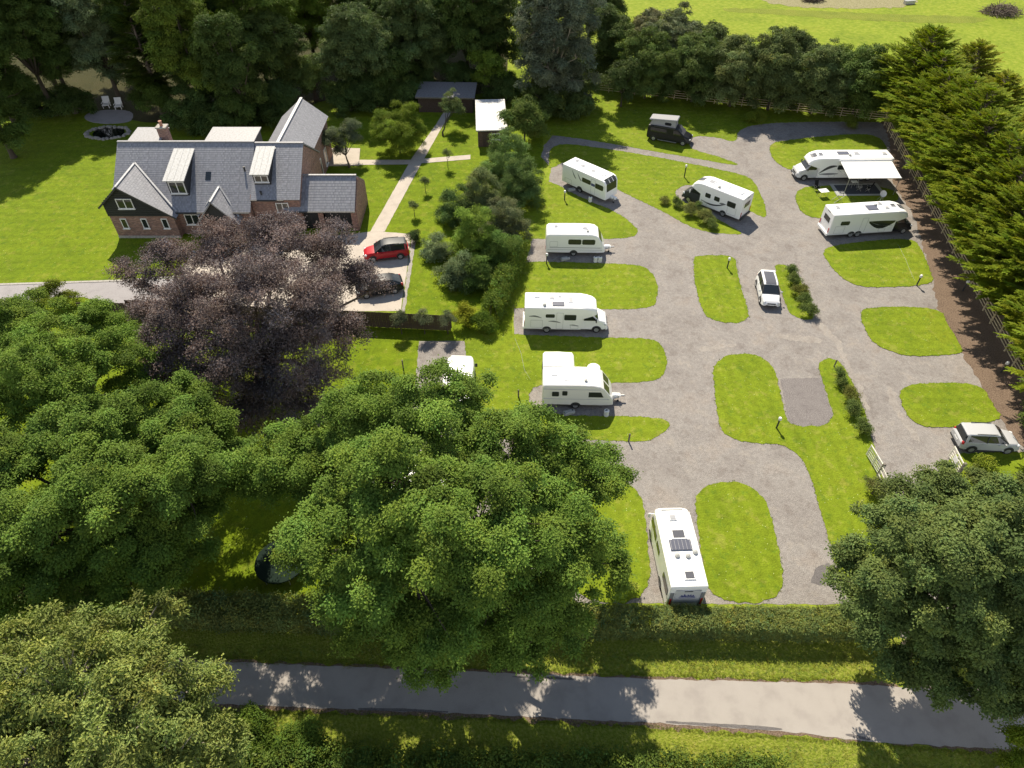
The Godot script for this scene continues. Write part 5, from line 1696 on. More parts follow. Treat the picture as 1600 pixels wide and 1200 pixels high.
func setting():
	structure("ground", boxmesh(Vector3(0, -0.25, -160), Vector3(900, 0.5, 900)), M.field)
	sheet("garden_lawn", outline([-165.8, -107.59, 4.49, -107.59, 3.67, -71.17, 1.88, -61.66, 0, -50.11, 0, -33.16, -9.59, -20.49, -68.94, -21.36], 0, 0.0), 0.004, 0.0, M.garden_lawn)
	# the gravel yard of the site
	var yard := outline([5.51, -86.25, 16.56, -85.33, 23.11, -87.19, 29.77, -88.72, 34.49, -90.49, 50.17, -90.89, 45.55, -71.17, 43.04, -53.04, 40.77, -37.12, 39.93, -31.93, 33.39, -32.18, 31.75, -30.45, 27.74, -15.23, 23.02, -15.3, 23.7, -20.28, 21.19, -20.49, 8.81, -20.58, 4, -20.58, 2.55, -24.36, -8.57, -24.85, -11.7, -33.79, -7.83, -34.05, -8.18, -45.34, -4.12, -45.34, -3.18, -34.05, 1.27, -34.18, 1.33, -40.45, 0.17, -46.12, 0.18, -50.3, 1.42, -57.49, 2.15, -61.66, 4.37, -74.13, 4.79, -76.94, 3.56, -79.72, 4.05, -82.64], 0, 0.15, 0.4)
	sheet("gravel_yard", yard, 0.008, 0.0, M.gravel)
	sheet("soil_strip", outline([49.33, -90.49, 49.11, -86.81, 47.5, -81.42, 45.44, -76.94, 44.23, -71.17, 44.13, -66.34, 42.59, -60.71, 41.44, -56.18, 39.84, -51.06, 38.74, -46.46, 38.9, -44.09, 38.67, -40.15, 38.39, -36.43, 38.2, -33.16, 41.83, -31.93, 43.94, -43.11, 45.76, -56.18, 48.92, -75.68, 51.05, -90.49], 1, 0.5, 0.4), 0.016, 0.0, M.soil)
	var damp := outline([19.03, -21.94, 19.66, -23.03, 20.55, -23.45, 20.97, -23.22, 20.82, -22.25, 20.38, -21.94, 19.6, -21.81], 2, 0.3, 0.25)
	sheet("damp_patch", damp, 0.013, 0.0, M.damp_gravel)
	sheet("bay_surface", outline([22.32, -40.6, 25.78, -40.75, 25.22, -35.42, 21.57, -35.22], 0, 0.1, 0.3), 0.014, 0.0, M.gravel_dark)
	# lawns between the bays, each a few millimetres apart in height where they overlap
	var k := 0.018
	for f in [
		[-3.97, -110.18, 57.48, -98.06, 50.76, -89.31, 45.43, -89.7, 33.33, -89.31, 29.59, -87.19, 28.69, -83.34, 26.3, -85.15, 23.22, -85.51, 22.08, -81.94, 25.71, -79.72, 28.17, -77.1, 24.29, -78.56, 18.38, -80.9, 11.44, -83.7, 5.97, -85.51, 0, -86.81],
		[4.9, -83.7, 11.3, -82.11, 18.17, -79.55, 23.25, -77.26, 28.17, -74.9, 28.51, -72.34, 28.08, -65.16, 26.38, -66.73, 21.16, -73.53, 18.56, -71.46, 18.81, -69.46, 22.85, -64.77, 24.67, -62.27, 23.28, -62.39, 19.79, -62.88, 16.2, -67.54, 11.96, -71.75, 6.6, -78.89, 5.1, -76.94, 4.33, -76.94],
		[-3.09, -76.94, 4.37, -73.98, 7.63, -70.03, 11.64, -66.73, 12.97, -64.39, 13.48, -63.01, 12.6, -61.42, 2.15, -61.54, -2.68, -61.42],
		[-3.23, -57.61, 12.19, -57.05, 13.6, -56.18, 14.17, -54.07, 13.6, -51.06, 13.01, -49.92, 8.3, -49.73, 0.18, -49.92, -2.98, -50.11],
		[-4.57, -46.38, 0.17, -46.29, 8.11, -45.77, 12.13, -45.77, 13.09, -45, 13.35, -43.11, 12.8, -41.06, 11.66, -40.22, 8.15, -40.07, 1.38, -40.3, 1.32, -36.57, 10.09, -36.36, 11.78, -36.16, 12.48, -35.55, 11.64, -34.63, 10.18, -33.73, 9.27, -33.79, 4.4, -34.05, -3.19, -34.18, -4.06, -45.34],
		[18.34, -58.05, 18.94, -58.5, 22.72, -58.5, 22.31, -56.18, 22.02, -53.35, 21.88, -49.26, 21.32, -48.16, 20.23, -47.7, 18.72, -47.98, 17.66, -48.8, 17.6, -50.87, 17.68, -53.86],
		[26.27, -56.94, 27.29, -56.94, 28.16, -55.54, 27.95, -53.14, 27.92, -51.06, 27.7, -48.61, 26.97, -48.16, 26.09, -48.52, 25.54, -49.26, 25.59, -50.68, 25.71, -52.64, 25.96, -55.11],
		[17.78, -43.03, 16.91, -41.76, 16.45, -38.53, 16.11, -35.22, 16.41, -34.56, 17.3, -33.73, 19.88, -33.54, 20.76, -33.41, 21.41, -32.48, 21.68, -31.63, 21.67, -29.31, 21.37, -25.85, 21.13, -22.94, 20.99, -20.62, 23.94, -20.37, 27.03, -27.94, 26.63, -28.76, 27.46, -33.67, 28.01, -36.77, 28.18, -40.75, 28.04, -42.55, 27.46, -43.11, 26.8, -43.11, 25.95, -42.31, 25.62, -39.11, 25.34, -35.49, 21.52, -35.22, 21.66, -37.12, 22.09, -40.75, 22.14, -41.91, 21.8, -42.87, 20.87, -43.76, 18.84, -43.59],
		[12.85, -28.21, 13.21, -28.92, 13.95, -29.65, 14.88, -29.93, 16.2, -30.05, 17.11, -29.59, 17.78, -28.81, 17.96, -27.78, 17.92, -26.46, 17.39, -20.62, 12.34, -20.62, 12.5, -23.88],
		[3.72, -30.28, 8.09, -29.99, 8.93, -29.31, 9.27, -28.1, 9.18, -26.46, 8.85, -20.62, 4.01, -20.62, 3, -24.85],
		[32.5, -82.64, 34.11, -84.06, 45.05, -86.25, 47.8, -85.15, 46.68, -79.72, 38.64, -76.94, 34.06, -75.83, 32.66, -77.1, 31.99, -79.22],
		[32.35, -70.74, 33.54, -72.04, 35.36, -72.63, 43.92, -72.63, 44.05, -68.91, 37.24, -66.34, 33.33, -65.29, 31.9, -66.34, 31.87, -68.63],
		[31.64, -58.73, 32.59, -60.23, 42.02, -61.9, 42.1, -59.53, 41.34, -55.64, 40.85, -53.65, 36.87, -53.14, 33.85, -53.14, 32.6, -53.96, 31.97, -55.43, 31.74, -56.83],
		[32, -49.17, 32.87, -50.11, 39.78, -50.11, 39.37, -47.62, 39.25, -44.25, 38.67, -43.59, 33.9, -43.27, 32.54, -44.17, 31.63, -45.17, 31.69, -47.35],
		[31.49, -38.89, 32.26, -39.63, 33.44, -40.07, 38.77, -40.15, 38.53, -37.54, 38.65, -35.95, 34.3, -35.22, 31.84, -35.29, 31.27, -35.95, 31.2, -37.54],
		[32.34, -32.18, 33.61, -32.67, 38.48, -32.79, 43.92, -32.24, 38.55, -23.41, 32.32, -24.36, 31.23, -28.48],
	]:
		lawn(f, k)
		k += 0.002
	# footpath edge by the shed, house lane, forecourt, garden paths
	sheet("house_lane", outline([-58.9, -52.84, -49.4, -53.45, -37.92, -54.07, -32.54, -54.69, -30.74, -49.45, -35.47, -49.45, -40.58, -51.65, -47.79, -50.39, -56.69, -49.35], 0, 0.08, 0.5), 0.012, 0.0, M.lane)
	sheet("lane_edging", outline([-59.09, -53.14, -49.54, -53.71, -38.02, -54.33, -32.65, -55.01, -32.58, -54.8, -37.92, -54.07, -49.4, -53.45, -58.9, -52.84], 0, 0.0), 0.05, 0.06, M.concrete)
	sheet("forecourt", outline([-32.55, -54.9, -32.81, -59.3, -26.68, -60.94, -16.92, -62.39, -14.64, -63.01, -10.69, -62.39, -10.42, -56.18, -10.3, -49.54, -30.65, -49.35], 0, 0.08, 0.5), 0.016, 0.0, M.pale_gravel)
	sheet("gravel_border", outline([-10.55, -61.66, -10.05, -61.42, -9.95, -54.07, -9.92, -49.35, -10.22, -49.35, -10.36, -56.18], 0, 0.15, 0.4), 0.020, 0.0, M.stone)
	sheet("garden_path", outline([-15.08, -62.76, -13.53, -62.88, -11.21, -76.94, -9.29, -87.76, -7.57, -96.31, -8.65, -96.31, -10.12, -88.72, -12.26, -79.72], 0, 0.05, 0.5), 0.024, 0.0, M.pale_gravel)
	sheet("garden_path", outline([-18.86, -78.89, -12.57, -78.89, -5.16, -80.22, -5.11, -79.05, -12.45, -77.74, -18.65, -77.58], 0, 0.04, 0.5), 0.030, 0.0, M.pale_gravel)
	sheet("patio", outline([-24.17, -81.94, -19.07, -81.76, -18.55, -77.42, -23.71, -77.26], 0, 0.0), 0.12, 0.14, M.pale_gravel)
	# garden terrace and pond behind the house
	sheet("terrace", outline([-58.3, -90.89, -57.27, -93.33, -52.43, -93.33, -50.88, -90.49, -51.62, -89.11, -55.38, -88.92], 2, 0.1, 0.4), 0.05, 0.07, M.lane)
	sheet("pond", outline([-54.58, -85.51, -54.72, -87.38, -53.43, -88.34, -51.41, -87.95, -50.39, -86.25, -50.71, -84.78, -52.55, -84.24], 2, 0.05, 0.4), 0.03, 0.0, M.water)
	# woodland floor under the trees at the back left
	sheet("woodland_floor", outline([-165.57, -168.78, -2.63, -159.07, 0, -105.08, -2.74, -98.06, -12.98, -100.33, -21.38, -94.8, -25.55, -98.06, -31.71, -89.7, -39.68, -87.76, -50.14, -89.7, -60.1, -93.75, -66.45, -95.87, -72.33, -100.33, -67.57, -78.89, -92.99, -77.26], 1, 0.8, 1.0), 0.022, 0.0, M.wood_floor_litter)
	# the country lane, with earth edges and rough verges
	var r0 := outline([-65.42, -18.23, -17.3, -16.91, -11.24, -16.69, -2.53, -16.32, 7.91, -15.91, 19.48, -15.62, 29.08, -15.01, 53.03, -13.5, 49.62, -10.06, 26.21, -12.2, 19.94, -12.48, 14.9, -13.07, 7.57, -13.53, 3.97, -13.67, -2.68, -14.01, -10.76, -14.28, -16.57, -14.52, -61.84, -15.05], 0, 0.10, 0.3)
	sheet("verge", outline([-68.69, -21.14, -19.92, -20.28, 5.48, -19.24, 20.68, -19.03, 23.86, -18.23, 54.74, -15.23, 54.05, -14.52, 29.23, -15.3, 19.52, -15.73, 7.92, -15.98, -11.25, -16.73, -65.46, -18.27], 0, 0.2, 0.4), 0.022, 0.0, M.verge)
	sheet("verge", outline([-61.88, -15.08, -10.77, -14.31, 3.97, -13.7, 14.92, -13.13, 26.25, -12.26, 49.68, -10.12, 46.92, 0.55, -59.96, 0.55], 0, 0.2, 0.4), 0.025, 0.0, M.verge)
	sheet("road_edge_earth", outline([-65.69, -18.47, -17.36, -17.1, -2.54, -16.46, 7.93, -16.06, 19.53, -15.77, 29.16, -15.15, 53.17, -13.63, 49.33, -9.77, 26.12, -12, 14.85, -12.87, 3.96, -13.47, -10.73, -14.11, -61.61, -14.84], 0, 0.35, 0.3), 0.029, 0.0, M.soil)
	sheet("road", r0, 0.036, 0.0, M.road)
	for f in [[8.51, -13.63, 10.61, -13.5, 13.4, -13.37, 14.85, -13.23, 14.81, -13.1, 13.01, -13.2, 10.58, -13.37, 8.49, -13.5], [18.2, -12.97, 19.03, -12.84, 19.56, -12.68, 19.39, -12.58, 18.81, -12.71, 18.23, -12.84], [-8.61, -14.31, -5.74, -14.25, -3.58, -14.14, -3.57, -14.04, -5.72, -14.11, -8.59, -14.18], [0, -16.09, 2.22, -16.02, 3.7, -15.95, 3.69, -15.84, 1.85, -15.91, 0, -15.98]]:
		sheet("road_edge_patch", outline(f, 1, 0.05, 0.2), 0.044, 0.0, M.damp_gravel)
	fringe(outline([-17.37, -17.14, -2.54, -16.5, 7.93, -16.09, 19.54, -15.8, 19.57, -15.87, 7.94, -16.17, -2.54, -16.58, -17.39, -17.22], 0, 0.2, 0.3), 0.03, 0.03)
	fringe(outline([-16.49, -14.25, -2.42, -13.77, 7.54, -13.3, 14.82, -12.77, 26.09, -11.94, 26.06, -11.88, 14.8, -12.71, 7.53, -13.23, -2.41, -13.7, -16.47, -14.18], 0, 0.2, 0.3), 0.03, 0.03)
	# dusty wheel tracks worn into the gravel
	for f in [[28.4, -44.92, 28.9, -45.09, 28.69, -41.91, 28.81, -39.26, 28.54, -37.12, 28.08, -36.98, 28.28, -39.55, 28.18, -41.99], [30.7, -39.55, 31.29, -39.7, 30.83, -37.12, 31.02, -35.22, 31.21, -33.79, 30.63, -33.79, 30.53, -35.49, 30.33, -37.26], [27.99, -48.25, 28.57, -46.46, 29.01, -44.75, 28.51, -44.58, 27.89, -46.12, 27.41, -47.89], [23.71, -46.46, 27.21, -45.77, 27.58, -45.17, 25.87, -45.09, 23.24, -45.77], [16.16, -44.33, 17.36, -44.75, 19.68, -45.09, 19.58, -44.67, 17.59, -44.25, 16.49, -43.76]]:
		sheet("dust_track", outline(f, 1, 0.35, 0.2), 0.0125 + rng.randf() * 0.001, 0.0, M.dust)
	# field track and rough ground at the top of the view
	sheet("field_track", outline([38.73, -137.59, 47.92, -136.86, 61.19, -134.69, 74.43, -133.28, 84.4, -132.58, 82.73, -129.17, 71.55, -129.17, 58.83, -131.2, 45.99, -133.98, 38.25, -135.41], 1, 0.9, 0.8), 0.012, 0.0, M.verge)
	sheet("field_track", outline([46.13, -143.69, 59.74, -144.48, 77.36, -142.91, 72.76, -137.59, 58.44, -136.86, 48.52, -139.08], 1, 1.2, 0.8), 0.016, 0.0, M.soil_pale)
	# rough grass on the verges
	var vx := []
	var vc := PackedColorArray()
	for i in 7000:
		var u := rng.randf_range(-32.0, 34.0)
		var far := rng.randf() < 0.3
		var z := rng.randf_range(-17.6, -16.4) if far else rng.randf_range(-12.6, -9.0)
		vx.append(Transform3D(Basis(Vector3.UP, rng.randf() * TAU).scaled(Vector3(1.5, 0.8, 1.5) * rng.randf_range(0.5, 1.3)), Vector3(u, 0.02, z + u * 0.018)))
		vc.append(tone(Color(0.19, 0.215, 0.04), 0.3, 0.3))
	var tm := tuft_mesh(9, 0.11, 0.09, 3)
	var o = copies("verge_grass", tm, M.grass_blade, vx, vc, self)
	tag(o, "rough grass growing along both sides of the lane", "grass", "", "stuff")
	o = copies("lawn_edge_grass", tuft_mesh(7, 0.07, 0.07, 4), M.grass_blade, edge_x, edge_c, self)
	tag(o, "ragged grass along the edges of the lawns", "grass", "", "stuff")


# ------------------------------------------------------------------ trees

func trees():
	make_sprays()
	var OAK := Color(0.138, 0.212, 0.036)
	tree("oak_tree", "great green oak in the middle overhanging the lane", "tree", [
		[Vector3(-4.03, 11, -26.41), 3.2], [Vector3(-8.27, 10.5, -26.12), 2.9], [Vector3(0, 12, -22.35), 3.1], [Vector3(3.07, 9, -23.6), 2.6], [Vector3(4.99, 7, -25.12), 1.6], [Vector3(-12.39, 9, -24.98), 2.8], [Vector3(-14.22, 7.5, -24.88), 1.9], [Vector3(-4.78, 14, -19.24), 3.3], [Vector3(-1.53, 14.5, -16.64), 3.3], [Vector3(-7.37, 12, -18.45), 3.1], [Vector3(2.05, 10.5, -18.33), 3.0], [Vector3(4.26, 7.5, -19.02), 2.0], [Vector3(-4.47, 11, -16.13), 3.1], [Vector3(-0.62, 9.5, -16.29), 2.8], [Vector3(-7.65, 8, -17.27), 2.4], [Vector3(-10.63, 7.5, -19.71), 1.5], [Vector3(-3.08, 6.5, -15.6), 2.5], [Vector3(1.99, 6.8, -17.01), 2.2], [Vector3(-5.95, 6, -16.01), 2.0], [Vector3(0.67, 5, -15.78), 1.7], [Vector3(-3.36, 4, -14.85), 1.1], [Vector3(-8.8, 5, -17.2), 1.3]],
		OAK, {"leaf": "oak", "lobe": 0.56, "per": 13.0, "gap": 6.2, "girth": 0.55, "twig": 0.05, "every": 3, "base": Vector3(-4.53, 0, -22.25)})
	tree("oak_tree", "upper of the two green oaks at the left edge, beside the lane fence", "tree", [
		[Vector3(-34.75, 8.5, -35.91), 2.5], [Vector3(-29.58, 9, -33.41), 2.6], [Vector3(-27.31, 7.5, -34.7), 2.0], [Vector3(-31.87, 9, -30.43), 2.5], [Vector3(-29.21, 8, -30.25), 2.1], [Vector3(-36.33, 6.5, -40.79), 1.8], [Vector3(-32.38, 6, -40.24), 1.5], [Vector3(-36.25, 9, -32.79), 2.8], [Vector3(-34.84, 8, -28.6), 2.5], [Vector3(-31.94, 5.5, -41.61), 1.7], [Vector3(-26.29, 6, -34), 1.6], [Vector3(-28.47, 6, -38.4), 1.6], [Vector3(-29.04, 11, -30.39), 2.4]],
		Color(0.146, 0.222, 0.036), {"leaf": "oak", "lobe": 0.56, "per": 13.0, "gap": 5.8, "girth": 0.4, "twig": 0.05})
	tree("oak_tree", "lower of the two green oaks at the left edge, above the hedge", "tree", [
		[Vector3(-24.3, 10, -24.87), 2.5], [Vector3(-22.02, 9, -26.94), 2.4], [Vector3(-19.45, 8.5, -27.37), 2.1], [Vector3(-27.38, 9.5, -23.67), 2.8], [Vector3(-20.34, 11, -20.25), 2.8], [Vector3(-17.76, 10, -22.2), 2.4], [Vector3(-23.33, 10, -19.38), 2.8], [Vector3(-19.91, 8, -19.49), 2.2], [Vector3(-26.66, 8.5, -19.57), 2.6], [Vector3(-19.44, 5.5, -20.19), 1.6], [Vector3(-23.16, 7, -18.55), 2.2], [Vector3(-30.16, 9, -22.07), 2.8], [Vector3(-18.19, 6.5, -27), 1.8], [Vector3(-21.95, 7.5, -30.16), 1.9], [Vector3(-25.74, 7.5, -29.32), 2.0], [Vector3(-26.18, 9.5, -25.29), 2.3], [Vector3(-18.52, 11, -21.05), 2.3], [Vector3(-17.7, 8, -24.04), 1.6], [Vector3(-16.95, 6.8, -25.76), 1.4], [Vector3(-18.05, 6, -23.52), 1.5], [Vector3(-18.68, 6, -21.97), 1.7], [Vector3(-19.45, 7.5, -21.21), 1.9], [Vector3(-18.74, 9, -25.7), 1.8], [Vector3(-21.06, 5.5, -18.62), 2.0], [Vector3(-25.9, 6.5, -18.08), 2.4]],
		Color(0.134, 0.206, 0.036), {"leaf": "oak", "lobe": 0.56, "per": 13.0, "gap": 5.8, "girth": 0.5, "twig": 0.05})
	tree("ash_tree", "pale twigged bright green tree in the bottom left corner", "tree", [
		[Vector3(-21.57, 9.5, -13.6), 1.9], [Vector3(-18.32, 10.5, -13.16), 1.7], [Vector3(-16.77, 10, -14.12), 1.4], [Vector3(-17.63, 12, -10.66), 2.2], [Vector3(-15.39, 10.5, -11.36), 1.9], [Vector3(-13.99, 8.5, -11.71), 1.5], [Vector3(-20.25, 11, -10.28), 2.3], [Vector3(-15.4, 12, -8.99), 2.2], [Vector3(-13.72, 9, -9.7), 1.7], [Vector3(-18.28, 11, -8.39), 2.2], [Vector3(-14.1, 10, -8.1), 2.0], [Vector3(-13.21, 6.5, -9.95), 1.4], [Vector3(-23.85, 10, -11.96), 2.4], [Vector3(-16.68, 10, -7.11), 2.4], [Vector3(-21.86, 10, -9.39), 2.4]],
		Color(0.21, 0.25, 0.068), {"leaf": "ash", "lobe": 0.42, "per": 12.0, "gap": 7.5, "girth": 0.35, "twig": 0.055, "every": 1, "bark": "bark_pale", "spread": 0.3})
	tree("lime_tree", "dense dark green tree on the right beside the entrance, over the lane", "tree", [
		[Vector3(20.56, 8.5, -20.35), 2.2], [Vector3(18.82, 8.5, -17.17), 2.2], [Vector3(22.96, 9, -21.24), 2.3], [Vector3(25.72, 9, -21.24), 2.4], [Vector3(19.95, 12, -16.39), 2.8], [Vector3(23.07, 11.5, -16.85), 2.9], [Vector3(19.96, 7, -15.7), 2.1], [Vector3(21.12, 9.5, -14.83), 2.6], [Vector3(23.6, 9.5, -14.98), 2.7], [Vector3(21.19, 4.8, -14.52), 1.6], [Vector3(23.11, 5.5, -14.07), 1.9], [Vector3(24.93, 6.5, -13.66), 2.3], [Vector3(26.81, 9, -16.73), 2.8], [Vector3(19.24, 5, -17.75), 1.3], [Vector3(19.8, 6, -19.5), 1.3], [Vector3(29.24, 8, -20.68), 2.5], [Vector3(27.12, 7, -14.72), 2.4]],
		Color(0.125, 0.168, 0.050), {"leaf": "lime", "lobe": 0.55, "per": 13.0, "gap": 5.0, "girth": 0.45, "twig": 0.04, "every": 4})
	tree("copper_beech", "purple brown copper beech in front of the house", "tree", [
		[Vector3(-28.53, 7, -47.25), 2.0], [Vector3(-23.31, 9, -45.69), 2.5], [Vector3(-18.21, 10, -44.48), 2.7], [Vector3(-14.61, 9, -45.25), 2.4], [Vector3(-12.21, 7, -44.6), 1.8], [Vector3(-23.44, 9, -39.95), 2.7], [Vector3(-17.55, 11, -37.37), 3.1], [Vector3(-14.22, 9.5, -38.94), 2.7], [Vector3(-24.15, 7, -37.27), 2.5], [Vector3(-19.17, 8, -35.47), 2.8], [Vector3(-15.4, 7.5, -36.02), 2.6], [Vector3(-12.99, 5.5, -39.7), 1.9], [Vector3(-21.51, 5, -35), 2.1], [Vector3(-17.5, 5, -34.67), 2.3], [Vector3(-30.38, 6, -45.96), 1.3], [Vector3(-32.5, 6, -47.3), 0.8], [Vector3(-10.81, 6.5, -44.42), 0.9], [Vector3(-14.21, 4.5, -36.17), 1.9], [Vector3(-25.22, 5, -36.33), 2.0], [Vector3(-23.1, 3.5, -34.83), 1.9], [Vector3(-18.67, 3.2, -33.83), 2.0], [Vector3(-15.46, 3.4, -34.28), 1.7], [Vector3(-28.42, 5.5, -41.61), 1.6]],
		Color(0.18, 0.146, 0.136), {"leaf": "beech", "mat": "leaf_purple", "lobe": 0.6, "per": 7.5, "gap": 4.0, "girth": 0.5, "twig": 0.035, "every": 1, "bark": "bark_brown", "spread": 0.32})
	tree("young_tree", "leafy branch of a bright tree at the bottom right corner", "tree", [[Vector3(25.54, 3.2, -11.51), 0.8], [Vector3(26.08, 3, -10.84), 0.9], [Vector3(25.3, 2.4, -11.17), 0.5]], Color(0.16, 0.21, 0.02), {"leaf": "small", "lobe": 0.35, "per": 12.0, "bark": "bark_pale", "twig": 0.02})
	# wood behind the house
	var wood := [
		["dark broad tree at the top left corner of the wood", Vector3(-61.7, 11.29, -91.76), 5.67, 9.90, Color(0.0766, 0.119, 0.0273)],
		["pale green tree with silvery leaves above the garden terrace", Vector3(-54.37, 8.2, -95.16), 3.6, 7.6, Color(0.138, 0.179, 0.0828)],
		["dark tree beside the pale silvery one behind the terrace", Vector3(-48.58, 10.64, -96.3), 4.41, 9.30, Color(0.0768, 0.119, 0.0308)],
		["loose yellow green tree behind the chimney", Vector3(-41.17, 10.32, -91.3), 4.41, 9.00, Color(0.131, 0.179, 0.0276)],
		["dark round tree behind the middle of the house", Vector3(-34.48, 8.05, -88), 4.2, 6.90, Color(0.0786, 0.117, 0.0283)],
		["tall green tree at the top edge behind the house", Vector3(-33.97, 10.64, -97.57), 5.04, 9.30, Color(0.103, 0.152, 0.0248)],
		["bright leaved tree at the top edge right of the house", Vector3(-30.36, 7.66, -110.36), 5.04, 6.70, Color(0.145, 0.206, 0.0248)],
		["grey green willow behind the rear wing roof", Vector3(-20.58, 6.96, -96.7), 5.04, 6.05, Color(0.11, 0.152, 0.0524)],
		["grey green willow above the grey outbuilding", Vector3(-13.38, 7.2, -102.18), 5.04, 6.26, Color(0.103, 0.145, 0.0469)],
		["dark tree between the willows and the silver poplar", Vector3(-6.46, 7.66, -103.36), 4.83, 6.70, Color(0.0766, 0.119, 0.0273)],
		["dark broad tree left of the garden terrace", Vector3(-64.0, 9.3, -86.0), 4.8, 8.0, Color(0.0766, 0.119, 0.0255)],
		["tall dark tree at the wood edge left of the pale silvery tree", Vector3(-61.0, 10.8, -95.0), 4.8, 9.0, Color(0.0768, 0.119, 0.0287)],
		["dark bush heap behind the terrace chairs", Vector3(-47.51, 2.47, -92.01), 3, 2.60, Color(0.0772, 0.119, 0.0224)],
		["dark bush heap behind the main ridge", Vector3(-41.32, 2.28, -90.41), 3, 2.40, Color(0.0766, 0.119, 0.0306)],
		["green bush below the dark round tree behind the roof", Vector3(-35.38, 2.47, -87.57), 2.4, 2.60, Color(0.0828, 0.131, 0.0304)],
		["pale green rounded tree behind the rear wing", Vector3(-27.64, 3.04, -96.65), 2.6, 3.00, Color(0.152, 0.214, 0.0552)],
		["dark tree behind the flat roofed outbuilding", Vector3(-16.71, 3.8, -96.91), 4, 4.00, Color(0.0766, 0.119, 0.029)],
		["bright green tree between outbuilding and shed", Vector3(-3.11, 3.42, -97.92), 2.5, 3.00, Color(0.138, 0.206, 0.0276)],
		["dark tree crown rising behind the left conifer", Vector3(-58.2, 11.13, -102.58), 5.25, 9.75, Color(0.0786, 0.117, 0.0283)],
		["dark tree crown at the top edge above the chimney", Vector3(-42.15, 11.13, -103.99), 5.25, 9.75, Color(0.0766, 0.119, 0.0273)],
		["dark tree crown at the top edge above the willow", Vector3(-22.86, 8.01, -112.13), 5.25, 7.02, Color(0.0828, 0.124, 0.0276)],
		["dark tree crown at the top edge near the silver poplar", Vector3(-10.94, 8.01, -118.47), 5.25, 7.02, Color(0.0756, 0.12, 0.0272)],
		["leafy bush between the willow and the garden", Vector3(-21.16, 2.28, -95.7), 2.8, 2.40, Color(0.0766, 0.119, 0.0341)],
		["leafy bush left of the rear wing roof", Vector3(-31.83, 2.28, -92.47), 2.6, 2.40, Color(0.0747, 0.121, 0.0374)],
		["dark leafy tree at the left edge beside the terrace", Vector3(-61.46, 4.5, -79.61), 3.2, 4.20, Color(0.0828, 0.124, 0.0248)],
		["low dark bush at the wood edge, far left corner", Vector3(-68.5, 1.5, -94.39), 2.8, 1.80, Color(0.0766, 0.119, 0.0306)],
		["low dark bush at the wood edge, left of the terrace", Vector3(-63.95, 1.5, -92.28), 2.8, 1.80, Color(0.0766, 0.119, 0.0306)],
		["low dark bush at the wood edge, just above the terrace", Vector3(-59.63, 1.5, -92.28), 2.8, 1.80, Color(0.0766, 0.119, 0.0306)],
		["low dark bush at the wood edge, behind the rear dormer", Vector3(-42.39, 1.5, -87.29), 2.8, 1.80, Color(0.0766, 0.119, 0.0306)],
		["low dark bush at the wood edge, behind the ridge middle", Vector3(-37.95, 1.5, -86.33), 2.8, 1.80, Color(0.0766, 0.119, 0.0306)],
		["low dark bush at the wood edge, behind the second dormer", Vector3(-34.3, 1.5, -91.25), 2.8, 1.80, Color(0.0766, 0.119, 0.0306)],
		["low dark bush at the wood edge, left of the rear wing", Vector3(-30.39, 1.5, -89.24), 2.8, 1.80, Color(0.0766, 0.119, 0.0306)],
		["low dark bush at the wood edge, right of the rear wing", Vector3(-22.21, 1.5, -93.32), 2.8, 1.80, Color(0.0766, 0.119, 0.0306)],
		["low dark bush at the wood edge, above the small olive tree", Vector3(-18.88, 1.5, -94.39), 2.8, 1.80, Color(0.0766, 0.119, 0.0306)],
		["low dark bush at the wood edge, above the apple tree", Vector3(-15.05, 1.5, -95.47), 2.8, 1.80, Color(0.0766, 0.119, 0.0306)],
		["low dark bush at the wood edge, left behind the flat outbuilding", Vector3(-13.84, 1.5, -101.14), 2.8, 1.80, Color(0.0766, 0.119, 0.0306)],
		["low dark bush at the wood edge, right behind the flat outbuilding", Vector3(-7.32, 1.5, -99.97), 2.8, 1.80, Color(0.0766, 0.119, 0.0306)],
		["low dark bush at the wood edge, left behind the shed", Vector3(-0.89, 1.5, -96.57), 2.8, 1.80, Color(0.0766, 0.119, 0.0306)],
		["plain green tree filling the gap between the two light trees behind the house", Vector3(-31.58, 6.5, -95.67), 4, 6, Color(0.0807, 0.115, 0.03)],
		["plain green tree low behind the right willow", Vector3(-17.65, 6.5, -107.07), 4.4, 6, Color(0.0807, 0.115, 0.03)],
		["plain green tree low behind the chimney", Vector3(-42.18, 6, -93.65), 3.6, 5.6, Color(0.0807, 0.115, 0.03)],
		["plain green tree beside the right end of the wood", Vector3(-2.75, 7, -105.47), 4.4, 6.4, Color(0.0807, 0.115, 0.03)],
		["tall tree behind the silver poplar at the top edge", Vector3(3.61, 7.5, -123.79), 4.8, 7.2, Color(0.088, 0.122, 0.034)],
		["tall tree right of the silver poplar at the top edge", Vector3(12.47, 6.5, -117.43), 4.2, 6.4, Color(0.088, 0.122, 0.034)],
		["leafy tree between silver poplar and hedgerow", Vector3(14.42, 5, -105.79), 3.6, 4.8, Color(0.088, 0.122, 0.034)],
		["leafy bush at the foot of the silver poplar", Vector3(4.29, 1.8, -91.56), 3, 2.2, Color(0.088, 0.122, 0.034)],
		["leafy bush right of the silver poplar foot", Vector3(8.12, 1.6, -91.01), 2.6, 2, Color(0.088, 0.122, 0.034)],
	]
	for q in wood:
		tree("woodland_tree", q[0], "tree", bunch(q[1], q[2], q[3], 11 if q[3] > 5.0 else 7), q[4], {"leaf": "far", "lobe": 0.75, "per": 5.5, "girth": 0.3, "twig": 0.04, "every": 5}, "trees of the wood behind the house")
